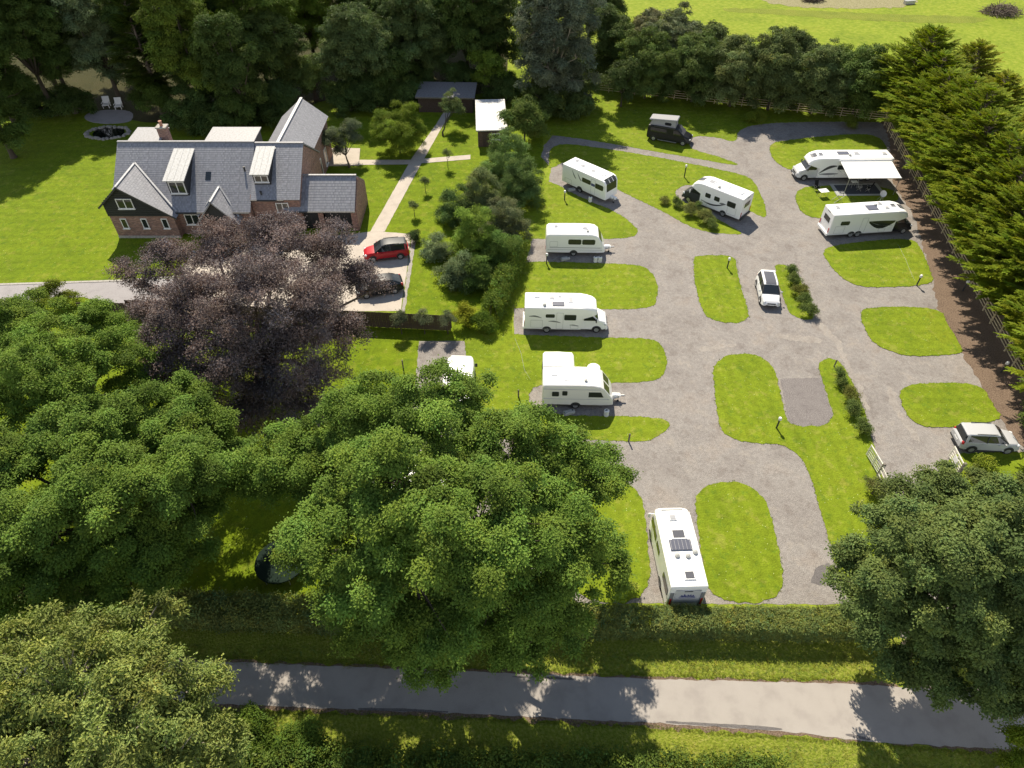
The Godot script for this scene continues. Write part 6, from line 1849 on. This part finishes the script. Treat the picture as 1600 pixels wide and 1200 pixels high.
	# more of the wood out of the frame, whose shade falls on the lawn
	conifer("feathery light green conifer in the wood left of the chimney", Vector3(-47.32, 0, -92.1), 15.0, 3.6, Color(0.08, 0.115, 0.02), 0.55, "needle_far", "trees of the wood behind the house", "woodland_conifer")
	conifer("dark slim conifer in the wood at the left", Vector3(-64.32, 0, -98.06), 16.0, 3.2, Color(0.06, 0.085, 0.03), 0.55, "needle_far", "trees of the wood behind the house", "woodland_conifer")
	tree("silver_poplar", "large silver grey leaved tree behind the shed", "tree", bunch(Vector3(5.6, 9, -93.7), 5.4, 9.4, 16), Color(0.13, 0.155, 0.10), {"leaf": "far", "lobe": 0.85, "per": 4.0, "girth": 0.35, "bark": "bark_pale", "twig": 0.05, "every": 4})
	tree("hawthorn_tree", "round grey green tree at the left end of the back fence", "tree", bunch(Vector3(15.15, 3.4, -94.38), 2.7, 2.8, 6), Color(0.085, 0.12, 0.035), {"leaf": "far", "lobe": 0.6, "per": 5.5, "twig": 0.03})
	tree("alder_tree", "dark tree between silver poplar and round hawthorn", "tree", bunch(Vector3(9.19, 3, -95.41), 3.0, 3.2, 5), Color(0.085, 0.12, 0.035), {"leaf": "far", "lobe": 0.7, "per": 4.5})
	var row := [
		["bushy tree behind the fence, first right of the round hawthorn", Vector3(18.94, 4, -97.29), 4.1, 4.69, Color(0.121, 0.169, 0.0405)],
		["pale topped bushy tree at the field side, above the camper van", Vector3(24.47, 4.2, -105.55), 4.33, 4.49, Color(0.169, 0.196, 0.101)],
		["dark green bushy tree behind the fence right of the camper van", Vector3(25.23, 4.2, -95.84), 4.1, 4.69, Color(0.108, 0.151, 0.0405)],
		["grey green bushy tree behind the middle of the back fence", Vector3(30.14, 4.2, -94.49), 4.1, 4.69, Color(0.155, 0.189, 0.0675)],
		["tall dark bushy tree behind the back fence with brown tip", Vector3(35.33, 4.6, -93.44), 4.1, 5.1, Color(0.128, 0.162, 0.054)],
		["bushy tree behind the back fence left of the gap", Vector3(40.73, 4, -92.4), 3.88, 4.49, Color(0.142, 0.182, 0.0621)],
		["last bushy tree of the hedgerow before the conifers", Vector3(46.09, 4.2, -91.46), 3.88, 4.69, Color(0.121, 0.176, 0.0405)],
		["rough tangled bush behind the hedgerow at the field edge", Vector3(22.34, 1.8, -119.01), 3.65, 2.24, Color(0.203, 0.203, 0.108)],
		["low thorn bush at the field side between two pale hedgerow trees", Vector3(30.61, 2.8, -107.54), 3.65, 3.26, Color(0.142, 0.176, 0.0607)],
		["dark bush at the field side behind the tall brown tipped tree", Vector3(41.04, 3.2, -104.33), 3.42, 3.47, Color(0.121, 0.155, 0.054)],
		["young leafy bush at the field side left of the conifers", Vector3(47.33, 2.8, -100.53), 3.19, 3.06, Color(0.135, 0.189, 0.0405)],
	]
	for q in row:
		tree("hedgerow_tree", q[0], "tree", bunch(q[1], q[2], q[3], 9), q[4], {"leaf": "far", "lobe": 0.6, "per": 6.0, "twig": 0.03, "every": 4, "spread": 0.3}, "hedgerow behind the back fence")
	hedge("dense undergrowth under the hedgerow trees along the back fence", Vector2(7.7, -105.58), Vector2(51.55, -93.33), 2.6, 2.6, 7.0, Color(0.10, 0.135, 0.04), "far", 0.3, "undergrowth_hedge")
	# conifers along the right boundary
	var a: Vector2 = Vector2(50.55, -90.09)
	var b: Vector2 = Vector2(40.92, -31.33)
	var names := ["farthest of the tall conifers beyond the right fence", "second tall conifer from the back corner of the fence", "third tall conifer from the back corner of the fence", "fourth tall conifer from the back corner, beside the awning", "fifth tall conifer from the back corner, beside the long motorhome", "sixth tall conifer from the back corner along the fence", "seventh tall conifer from the back corner along the fence", "eighth tall conifer from the back corner along the fence", "ninth tall conifer from the back corner along the fence", "tenth tall conifer from the back corner along the fence", "eleventh tall conifer from the back corner along the fence", "twelfth tall conifer from the back corner along the fence", "nearest of the tall conifers by the silver car"]
	var side := Vector2((b - a).y, -(b - a).x).normalized()
	if side.x < 0:
		side = -side
	for i in 13:
		var q := a.lerp(b, (i + 0.15) / 13.0) + side * (1.4 + rng.randf_range(-0.4, 0.6))
		conifer(names[i], Vector3(q.x, 0, q.y), rng.randf_range(10.2, 12.4) - i * 0.12, 6.4, Color(0.20, 0.25, 0.022), 1.7, "frond", "tall conifers beyond the right fence")
	for i in 4:
		var q := a.lerp(b, (i * 1.7 + 0.1) / 10.0) + side * (6.6 + rng.randf_range(-0.4, 0.4))
		conifer(["outer golden conifer at the far end of the belt", "second golden conifer of the outer row", "third golden conifer of the outer row", "last golden conifer of the outer row"][i], Vector3(q.x, 0, q.y), 10.5, 5.0, Color(0.225, 0.245, 0.024), 1.4, "frond", "outer row of conifers")
	# garden trees and shrubs
	tree("apple_tree", "bright green apple tree beside the garden path crossing", "tree", bunch(Vector3(-13.93, 2.6, -81), 3.4, 2.3, 9), Color(0.15, 0.205, 0.022), {"leaf": "small", "lobe": 0.55, "per": 9.0, "twig": 0.03})
	tree("olive_tree", "grey green small tree beside the brick rear wing", "tree", bunch(Vector3(-21.55, 2.6, -78.26), 2.1, 1.7, 6) + bunch(Vector3(-19.34, 3.2, -79.35), 1.4, 1.3, 4), Color(0.135, 0.16, 0.085), {"leaf": "small", "lobe": 0.42, "per": 10.0, "twig": 0.03, "base": Vector3(-19.63, 0, -76.94)})
	tree("birch_tree", "slender leaning tree in front of the grey outbuilding", "tree", bunch(Vector3(-7.81, 3.4, -87.72), 1.6, 1.8, 5), Color(0.135, 0.175, 0.06), {"leaf": "small", "lobe": 0.4, "per": 8.0, "base": Vector3(-8.96, 0, -85.51), "twig": 0.03})
	tree("garden_tree", "round tree close to the right side of the shed", "tree", bunch(Vector3(1.75, 3, -83.7), 2.9, 2.9, 8), Color(0.12, 0.165, 0.036), {"leaf": "far", "lobe": 0.6, "per": 5.5})
	for q in [["thin sapling near the garden cross path", Vector3(-7.73, 0, -76.94), 2.4, 0.45], ["young sapling below the apple tree", Vector3(-9.92, 0, -71.17), 1.9, 0.4], ["small sapling in the garden lawn above the red car", Vector3(-10.64, 0, -65.94), 1.8, 0.4]]:
		var at: Vector3 = q[1]
		tree("sapling", q[0], "tree", bunch(at + Vector3(0, q[2] * 0.72, 0), q[3], q[2] * 0.26, 3), Color(0.15, 0.185, 0.07), {"leaf": "fine", "lobe": 0.22, "per": 16.0, "girth": 0.03, "twig": 0.012, "base": at}, "garden saplings")
	var belt := [
		["large rounded shrub below the shed", Vector3(-0.74, 2.6, -74.54), 3.58, 3.44, Color(0.163, 0.242, 0.0675)],
		["dark shrub against the caravan lawn below the shed", Vector3(1.06, 2.4, -68.97), 3.15, 3.17, Color(0.106, 0.163, 0.0464)],
		["dark evergreen shrub in the middle of the garden belt", Vector3(-6, 2, -65.2), 2.29, 2.64, Color(0.106, 0.163, 0.0464)],
		["olive toned shrub behind the dark evergreen one", Vector3(-3.32, 2.3, -67.08), 2.72, 3.04, Color(0.184, 0.222, 0.0869)],
		["brownish shrub facing the second caravan", Vector3(-0.65, 2.3, -61.29), 2.86, 3.04, Color(0.145, 0.163, 0.0772)],
		["bright green shrub at the lower end of the garden belt", Vector3(-3.48, 2.6, -58.45), 3.15, 3.44, Color(0.184, 0.27, 0.0425)],
		["grey green low shrub beside the forecourt", Vector3(-7.7, 1.2, -58.31), 1.86, 1.59, Color(0.193, 0.242, 0.116)],
		["grey green shrub at the garden belt's lower tip", Vector3(-5.2, 1.5, -54.07), 2.29, 1.98, Color(0.163, 0.212, 0.0965)],
		["dark green shrub beside the leafy hedge near the rounded caravan", Vector3(-0.94, 2, -56.56), 2.29, 2.64, Color(0.116, 0.184, 0.0386)],
		["dark shrub below the bright green one on the garden lawn", Vector3(-3.04, 1.3, -53.32), 2.29, 1.85, Color(0.106, 0.163, 0.0348)],
	]
	for q in belt:
		tree("garden_shrub", q[0], "shrub", bunch(q[1], q[2], q[3], 5), q[4], {"leaf": "small", "lobe": 0.5, "per": 9.0, "girth": 0.08, "twig": 0.02, "every": 4, "spread": 0.3}, "shrub belt between garden and site")
	hedge("leafy laurel hedge curving along the site lawn", Vector2(0.78, -58.39), Vector2(-1.86, -48.07), 1.5, 2.0, 16.0, Color(0.125, 0.18, 0.028), "small", 0.2, "laurel_hedge")
	shrub("yellow_shrub", "bright yellow green bush at the corner of the board fence", Vector3(-4.22, 0, -47.53), 0.8, 1.7, Color(0.24, 0.25, 0.02), "small", 14.0)
	shrub("green_shrub", "green bush between the yellow bush and the laurel hedge", Vector3(-2.47, 0, -46.9), 1.0, 1.5, Color(0.10, 0.155, 0.018), "small", 14.0)
	var bi := 0
	for at in [Vector3(-9.81, 0, -46.29), Vector3(-7.76, 0, -46.29), Vector3(-5.7, 0, -46.29)]:
		tree("small_tree", ["small pale round tree in front of the board fence, nearest the beech", "middle one of the three small pale trees along the board fence", "small pale round tree in front of the board fence, nearest the yellow bush"][bi], "tree", bunch(at + Vector3(0, 1.75, 0), 0.65, 0.5, 4), Color(0.13, 0.145, 0.075), {"leaf": "fine", "lobe": 0.26, "per": 16.0, "girth": 0.035, "base": at, "twig": 0.012}, "small trees along the board fence")
		bi += 1
	shrub("dark_bush", "small dark clipped bush at the corner of the forecourt", Vector3(-10.07, 0, -60.94), 0.6, 1.0, Color(0.06, 0.09, 0.03), "fine", 20.0)
	shrub("lane_shrub", "golden green bush beside the house lane at the left", Vector3(-42.07, 0, -50.3), 1.5, 2.4, Color(0.16, 0.19, 0.02), "small", 10.0)
	shrub("gate_shrub", "straggly olive shrub behind the open white gate", Vector3(25.6, 0, -28.92), 0.7, 1.4, Color(0.12, 0.135, 0.045), "fine", 11.0)
	shrub("gate_shrub", "yellow green bush on the lawn below the silver car", Vector3(34.31, 0, -30.63), 0.8, 1.3, Color(0.16, 0.20, 0.02), "small", 12.0)
	shrub("fence_shrub", "leafy shrub by the fence right of the silver car", Vector3(39.77, 0, -35.22), 1.0, 2.0, Color(0.10, 0.145, 0.03), "small", 11.0)
	shrub("fence_shrub", "bright leaved bush below the middle of the back fence", Vector3(32.57, 0, -89.7), 1.2, 1.0, Color(0.14, 0.18, 0.02), "small", 9.0)
	shrub("fence_shrub", "thin bright bush at the end of the upper gravel spur", Vector3(44.33, 0, -87.76), 0.9, 1.6, Color(0.13, 0.165, 0.025), "small", 9.0)
	# young planting on the islands
	var young := [
		["first young shrub at the top of the strip beside the white car", Vector3(27.28, 0, -55.11), 0.55, 1.0, 0], ["second young shrub of the strip beside the white car", Vector3(27.23, 0, -53.65), 0.6, 0.9, 0], ["golden young shrub midway along the strip beside the white car", Vector3(27.25, 0, -51.85), 0.65, 1.0, 1], ["fourth young shrub of the strip beside the white car", Vector3(27.27, 0, -50.68), 0.6, 0.9, 0], ["lowest young shrub of the strip beside the white car", Vector3(27.34, 0, -48.98), 0.65, 1.0, 0],
		["slim young shrub at the top of the strip by the empty bay", Vector3(27.17, 0, -40.6), 0.4, 1.0, 0], ["second young shrub down the strip by the empty bay", Vector3(27.02, 0, -39.7), 0.4, 0.8, 0], ["rounded young shrub midway down the strip by the empty bay", Vector3(27.25, 0, -38.24), 0.6, 0.9, 1], ["fourth young shrub down the strip by the empty bay", Vector3(27.04, 0, -36.77), 0.65, 0.9, 0], ["lowest young shrub of the strip by the empty bay", Vector3(27, 0, -34.96), 0.6, 1.0, 0],
		["small shrub at the left end of the bed under the grey cab motorhome", Vector3(17.09, 0, -68.63), 0.5, 0.6, 1], ["second shrub of the bed under the grey cab motorhome", Vector3(18.43, 0, -68.08), 0.6, 0.8, 0], ["flowering shrub in the middle of the bed under the grey cab motorhome", Vector3(19.51, 0, -66.2), 0.75, 1.0, 2], ["upright shrub of the bed under the grey cab motorhome", Vector3(20.4, 0, -66.47), 0.5, 1.3, 0], ["wide shrub of the bed under the grey cab motorhome", Vector3(20.8, 0, -64.9), 0.8, 1.0, 2], ["lowest shrub of the bed under the grey cab motorhome", Vector3(21.37, 0, -63.63), 0.55, 0.9, 0],
	]
	for q in young:
		shrub("young_shrub", q[0], q[1], q[2], q[3], [Color(0.13, 0.175, 0.045), Color(0.21, 0.22, 0.05), Color(0.18, 0.20, 0.06)][q[4]], "fine", 15.0, "young shrubs on the lawns")
	# hedges on the lane
	hedge("clipped roadside hedge behind the flat fronted motorhome", Vector2(5.38, -19.03), Vector2(22.24, -18.83), 1.4, 1.5, 55.0, Color(0.168, 0.205, 0.062), "hedge", 0.05, "roadside_hedge")
	hedge("roadside hedge left of the great oak, behind the pale twigged tree", Vector2(-41.98, -20.49), Vector2(-9.43, -19.44), 1.6, 1.6, 22.0, Color(0.168, 0.205, 0.062), "small", 0.1, "roadside_hedge")
	hedge("stretch of roadside hedge under the great oak", Vector2(-9.39, -19.44), Vector2(5.31, -19.03), 1.5, 1.5, 20.0, Color(0.168, 0.205, 0.062), "small", 0.1, "roadside_hedge")
	hedge("loose green hedge along the bottom edge of the view", Vector2(-30, -11.0), Vector2(14, -10.2), 2.2, 1.5, 15.0, Color(0.09, 0.135, 0.025), "small", 0.3, "field_hedge")
	shrub("verge_sapling", "leafy young growth beside the lane below the pale twigged tree", Vector3(-13.84, 0, -12.35), 1.3, 2.0, Color(0.09, 0.14, 0.02), "small", 9.0)
	shrub("verge_sapling", "low leafy growth on the verge left of the lane's sunlit gap", Vector3(-11, 0, -12.04), 1.1, 1.5, Color(0.08, 0.13, 0.02), "small", 9.0)


# ------------------------------------------------------------------ small things

func service_post(label: String, at: Vector2, high := 0.95, capped := true):
	var t = thing("service_post", label, "post", Vector3(at.x, 0, at.y), rng.randf() * 3.0, "service posts on the pitches")
	part("post", softmesh(Vector3(0, high / 2, 0), Vector3(0.11, high, 0.11), 0.02), M.trim if capped else M.grey_wood, t)
	if capped:
		part("lamp_head", lathe([[0.09, 0.0], [0.13, 0.04], [0.13, 0.2], [0.1, 0.27], [0.02, 0.3]], 10, Basis.IDENTITY, Vector3(0, high, 0)), M.plastic_white, t)


func barrel(called: String, label: String, at: Vector2, grey := false):
	var t = thing(called, label, "water carrier", Vector3(at.x, 0, at.y), 0.3)
	if grey:
		part("tank", softmesh(Vector3(0, 0.16, 0), Vector3(0.95, 0.26, 0.42), 0.08), M.plastic_grey, t)
		part("cap", lathe([[0.06, 0], [0.06, 0.06], [0.02, 0.07]], 8, Basis.IDENTITY, Vector3(0.3, 0.29, 0)), M.trim, t)
		part("handle", bar(Vector3(-0.45, 0.3, 0.0), Vector3(-0.45, 0.42, 0.25), 0.03, 0.03), M.trim, t)
	else:
		part("drum", lathe([[0.15, 0.0], [0.21, 0.03], [0.21, 0.16], [0.195, 0.19], [0.195, 0.4], [0.21, 0.43], [0.21, 0.56], [0.14, 0.6]], 14, Basis.IDENTITY), M.plastic_white, t)
		part("cap", lathe([[0.06, 0], [0.06, 0.05], [0.02, 0.06]], 8, Basis.IDENTITY, Vector3(0, 0.6, 0)), M.trim, t)
		part("handle", bar(Vector3(-0.14, 0.62, 0), Vector3(0.14, 0.62, 0), 0.03, 0.03), M.trim, t)


func camp_chair(label: String, at: Vector3, turn: float, m: String):
	var t = thing("camping_chair", label, "chair", at, turn, "camping chairs")
	part("seat", boxmesh(Vector3(0, 0.42, 0), Vector3(0.5, 0.03, 0.48)), M[m], t)
	part("backrest", boxmesh(Vector3(-0.3, 0.78, 0), Vector3(0.03, 0.72, 0.48), Basis(Vector3.BACK, 0.28)), M[m], t)
	for s in [-1, 1]:
		part("leg", bar(Vector3(-0.24, 0.0, s * 0.26), Vector3(0.24, 0.62, s * 0.26), 0.03, 0.03), M.steel, t)
		part("leg", bar(Vector3(0.24, 0.0, s * 0.27), Vector3(-0.2, 0.5, s * 0.27), 0.03, 0.03), M.steel, t)
		part("armrest", boxmesh(Vector3(0.02, 0.63, s * 0.27), Vector3(0.48, 0.03, 0.05)), M.trim, t)


func camp_table(label: String, at: Vector3, turn: float, l := 0.9, w := 0.6, m := "plastic_white"):
	var t = thing("camping_table", label, "table", at, turn)
	part("tabletop", softmesh(Vector3(0, 0.7, 0), Vector3(l, 0.035, w), 0.01), M[m], t)
	for s in [[-1, -1], [-1, 1], [1, -1], [1, 1]]:
		part("leg", bar(Vector3(s[0] * l * 0.46, 0.0, s[1] * w * 0.46), Vector3(s[0] * l * 0.4, 0.69, s[1] * w * 0.4), 0.03, 0.03), M.steel, t)


func small_things():
	service_post("tall white headed post left of the grey cab motorhome", Vector2(20.37, -74.59), 1.3)
	service_post("white headed post on the lawn below the angled caravan", Vector2(5.92, -69.32))
	service_post("white headed post at the rear of the rounded caravan", Vector2(3.46, -57.05))
	service_post("white headed post on the lawn island left of the white car", Vector2(21.38, -56.29))
	service_post("white headed post on the grass beside the empty bay", Vector2(20.51, -35.15))
	service_post("white headed post on the lawn below the long motorhome", Vector2(39.03, -53.45))
	service_post("dark post at the top of the shrub strip by the empty bay", Vector2(27.28, -42.07), 0.8, false)
	service_post("thin white headed post on the bare soil near the fence", Vector2(43.05, -52.54))
	service_post("white headed post at the fence above the silver car", Vector2(41.08, -41.37))
	service_post("dark post at the gravel edge below the cream caravan", Vector2(8.88, -33.79), 0.9, false)
	service_post("dark post on the lawn left of the cream caravan", Vector2(0.52, -38.53), 0.8, false)
	service_post("dark post under the beech edge near the upper oak bay", Vector2(-9.2, -41.91), 0.9, false)
	barrel("water_barrel", "white water barrel beside the angled caravan", Vector2(8.79, -69.04))
	barrel("water_barrel", "left one of the two white barrels by the rounded caravan", Vector2(8.37, -57.38))
	barrel("water_barrel", "right one of the two white barrels by the rounded caravan", Vector2(8.82, -57.38))
	barrel("water_barrel", "white barrel at the front corner of the cream caravan", Vector2(7.43, -36.5))
	barrel("waste_tank", "pale waste tank under the side of the angled caravan", Vector2(6.85, -71.46), true)
	barrel("waste_tank", "pale waste tank under the side of the rounded caravan", Vector2(5.36, -57.72), true)
	barrel("waste_tank", "grey waste tank beside the wheel of the cream caravan", Vector2(4.51, -36.7), true)
	# round table with a blue ringed print beside the porch awning
	var a: Vector2 = Vector2(6.79, -40.91)
	var t = thing("round_table", "round white table with blue patterned top behind the cream caravan", "table", Vector3(a.x, 0, a.y - 0.3))
	part("tabletop", lathe([[0.0, 0.70], [0.52, 0.70], [0.54, 0.72], [0.52, 0.74], [0.0, 0.74]], 22), M.plastic_white, t)
	var pr := MB.new()
	for i in 5:
		var q := Vector3(cos(TAU * i / 5.0), 0, sin(TAU * i / 5.0)) * 0.24
		for j in 10:
			var u := Vector3(cos(TAU * j / 10.0), 0, sin(TAU * j / 10.0)) * 0.11
			var v := Vector3(cos(TAU * (j + 1) / 10.0), 0, sin(TAU * (j + 1) / 10.0)) * 0.11
			var y := Vector3(0, 0.745, 0)
			pr.quad(q + u + y, q + v + y, q + v * 0.72 + y, q + u * 0.72 + y)
	part("print", pr.mesh(), M.cloth_blue, t)
	for i in 3:
		var d := Vector3(cos(TAU * i / 3.0), 0, sin(TAU * i / 3.0))
		part("leg", bar(d * 0.42, d * 0.12 + Vector3(0, 0.7, 0), 0.035, 0.035), M.steel, t)
	# pitch of the motorhome with the awning
	a = Vector2(36.87, -72.93)
	var b: Vector2 = Vector2(42.73, -73.23)
	var mat2 = thing("awning_mat", "dark groundsheet with grey border under the white awning", "mat", Vector3((a.x + b.x) / 2, 0.05, a.y + 1.3), 0.02)
	part("border", boxmesh(Vector3(0, 0.012, 0), Vector3(5.6, 0.02, 2.7)), M.plastic_grey, mat2)
	part("sheet", boxmesh(Vector3(0, 0.026, 0), Vector3(4.8, 0.014, 2.05)), M.cloth_slate, mat2)
	var base := Vector3((a.x + b.x) / 2, 0.08, a.y + 1.3)
	camp_chair("grey folding chair on the mat under the awning", base + Vector3(0.1, 0, 0.1), -0.4, "canvas_grey")
	camp_chair("dark folding chair on the mat beside the grey one", base + Vector3(1.0, 0, 0.35), 2.7, "canvas_dark")
	camp_table("small low table between the chairs on the awning mat", base + Vector3(-0.4, -0.01, -0.5), 0.1, 0.7, 0.5)
	a = Vector2(35.24, -70.17)
	camp_table("white table on the grass in front of the awning motorhome", Vector3(a.x, 0.04, a.y), 0.2, 1.0, 0.8)
	a = Vector2(35.28, -71.46)
	camp_chair("dark chair behind the white table on the grass", Vector3(a.x - 0.3, 0.04, a.y), -1.3, "canvas_dark")
	a = Vector2(36.61, -69.04)
	var ho = thing("drying_rack", "grey folding drying rack on the grass between the two motorhomes", "drying rack", Vector3(a.x, 0.04, a.y))
	for s in [-1, 1]:
		part("leg_frame", bar(Vector3(-0.5, 0.0, s * 0.35), Vector3(0.5, 0.95, s * 0.35), 0.035, 0.035), M.steel, ho)
		part("leg_frame", bar(Vector3(0.5, 0.0, s * 0.37), Vector3(-0.5, 0.95, s * 0.37), 0.035, 0.035), M.steel, ho)
	for i in 5:
		part("bar", bar(Vector3(-0.5 + i * 0.25, 0.95, -0.4), Vector3(-0.5 + i * 0.25, 0.95, 0.4), 0.025, 0.025), M.steel, ho)
	a = Vector2(41.31, -68.91)
	var di = thing("satellite_dish", "white satellite dish on a tripod behind the long motorhome", "dish", Vector3(a.x, 0.04, a.y))
	part("dish", lathe([[0.0, 0.0], [0.2, 0.03], [0.36, 0.1], [0.37, 0.11], [0.2, 0.05], [0.0, 0.02]], 16, Basis(Vector3.RIGHT, 0.9), Vector3(0, 1.0, 0)), M.plastic_white, di)
	for i in 3:
		var d := Vector3(cos(TAU * i / 3.0), 0, sin(TAU * i / 3.0))
		part("leg", bar(d * 0.4, Vector3(0, 0.9, 0), 0.03, 0.03), M.steel, di)
	# electric hook-up cables lying on the ground
	for q in [[[Vector3(0.34, 0.05, -45.71), Vector3(0.66, 0.05, -43.7), Vector3(1.19, 0.05, -41.63), Vector3(2, 0.03, -39.67), Vector3(2.56, 0.03, -37.65)], "thin pale cable lying on the lawn towards the cream caravan"], [[Vector3(3.52, 0.05, -56.87), Vector3(3.99, 0.03, -57.45), Vector3(4.4, 0.03, -58.01), Vector3(4.68, 0.04, -58.45)], "short pale cable from the post to the rounded caravan"], [[Vector3(38.94, 0.05, -53.28), Vector3(39.22, 0.06, -55.03), Vector3(39.7, 0.06, -57.74), Vector3(39.97, 0.06, -60.03), Vector3(40.05, 0.04, -61.72)], "pale cable across the lawn to the long motorhome"]]:
		var cp: Array = q[0]
		var c0v: Vector3 = cp[0]
		var pts := []
		var rad := []
		for k in cp.size():
			var w: Vector3 = cp[k] - c0v
			pts.append(w + Vector3(rng.randf_range(-0.15, 0.15), 0.03, 0))
			rad.append(0.009)
		var cb = thing("hookup_cable", q[1], "cable", Vector3(c0v.x, 0, c0v.z))
		part("flex", MB.new().tube(pts, rad, 5).mesh(), M.plastic_grey, cb)
	# terrace furniture
	for q in [[Vector2(-56.04, -94.17), "left one of the two white chairs on the grey terrace"], [Vector2(-54.18, -93.75), "right one of the two white chairs on the grey terrace"]]:
		var c: Vector2 = q[0]
		var ch = thing("garden_chair", q[1], "chair", Vector3(c.x, 0.05, c.y), -1.4, "white terrace chairs")
		part("seat", boxmesh(Vector3(0, 0.42, 0), Vector3(0.95, 0.07, 0.9)), M.white_frame, ch)
		part("backrest", boxmesh(Vector3(-0.5, 0.85, 0), Vector3(0.07, 0.9, 0.9), Basis(Vector3.BACK, 0.35)), M.white_frame, ch)
		for s in [-1, 1]:
			part("leg", boxmesh(Vector3(0.38, 0.2, s * 0.38), Vector3(0.07, 0.4, 0.07)), M.white_frame, ch)
			part("leg", boxmesh(Vector3(-0.38, 0.2, s * 0.38), Vector3(0.07, 0.4, 0.07)), M.white_frame, ch)
			part("armrest", boxmesh(Vector3(-0.02, 0.66, s * 0.44), Vector3(0.8, 0.05, 0.09)), M.white_frame, ch)
	# stones round the pond
	var c0: Vector2 = Vector2(-52.65, -86.25)
	var stone_mesh := []
	for k in 3:
		var sm2 := MB.new()
		sm2.soft_box(Vector3(0, 0.1, 0), Vector3(0.5 + 0.12 * k, 0.24, 0.42), 0.1)
		stone_mesh.append(sm2.mesh())
	var bd = thing("pond_edging", "ring of pale stones round the dark garden pond", "stone edging", Vector3(c0.x, 0, c0.y))
	for i in 34:
		var an := TAU * i / 34.0
		part("stone", stone_mesh[i % 3], M.stone, bd, Transform3D(Basis(Vector3.UP, rng.randf() * 6.0), Vector3(cos(an) * 2.75 + rng.randfn() * 0.08, -0.02, sin(an) * 1.75 + rng.randfn() * 0.08)))
	# trampoline on the shaded lawn left of the great oak
	a = Vector2(-14.9, -23.17)
	var tr = thing("trampoline", "black round trampoline on the lawn left of the great oak", "trampoline", Vector3(a.x, 0, a.y))
	part("jump_mat", lathe([[0.0, 0.70], [1.25, 0.70], [1.25, 0.715], [0.0, 0.715]], 28), M.canvas_dark, tr)
	part("edge_pad", lathe([[1.2, 0.70], [1.62, 0.69], [1.66, 0.72], [1.62, 0.76], [1.2, 0.75]], 28), M.plastic_green, tr)
	for i in 6:
		var d := Vector3(cos(TAU * i / 6.0), 0, sin(TAU * i / 6.0)) * 1.5
		part("leg", bar(d, d + Vector3(0, 0.7, 0), 0.05, 0.05), M.steel, tr)
	# heap of brushwood in the far field
	var hp: Vector3 = Vector3(87.96, 0, -133.98)
	var hm := MB.new()
	for i in 420:
		var p := rdir() * Vector3(3.6, 1.5, 2.4) * sqrt(rng.randf())
		p.y = absf(p.y)
		var d := (rdir() * Vector3(1, 0.4, 1)).normalized() * rng.randf_range(0.5, 1.3)
		hm.tube([p - d, p + d], [0.05, 0.02], 4)
	var bh = thing("brushwood_heap", "brown heap of cut brushwood in the field at the top right", "heap", hp)
	var bo = part("branches", hm.mesh(), M.bark_brown, bh)
	bo.set_meta("kind", "stuff")
	hp = Vector3(56.33, 0, -141.36)
	var hm2 := MB.new()
	for i in 160:
		var p := rdir() * Vector3(2.2, 0.8, 1.4) * sqrt(rng.randf())
		p.y = absf(p.y)
		var d := (rdir() * Vector3(1, 0.4, 1)).normalized() * rng.randf_range(0.4, 1.0)
		hm2.tube([p - d, p + d], [0.05, 0.02], 4)
	var bh2 = thing("brushwood_heap", "small dark heap of sticks at the top edge of the field", "heap", hp)
	bo = part("branches", hm2.mesh(), M.bark, bh2)
	bo.set_meta("kind", "stuff")
	a = Vector2(73.68, -139.83)
	var tk = thing("water_trough", "pale trough lying in the field at the top edge", "trough", Vector3(a.x, 0, a.y), 0.2)
	part("basin", softmesh(Vector3(0, 0.3, 0), Vector3(2.0, 0.55, 0.8), 0.06), M.steel, tk)
	part("rim", boxmesh(Vector3(0, 0.59, 0), Vector3(2.06, 0.04, 0.86)), M.steel, tk)
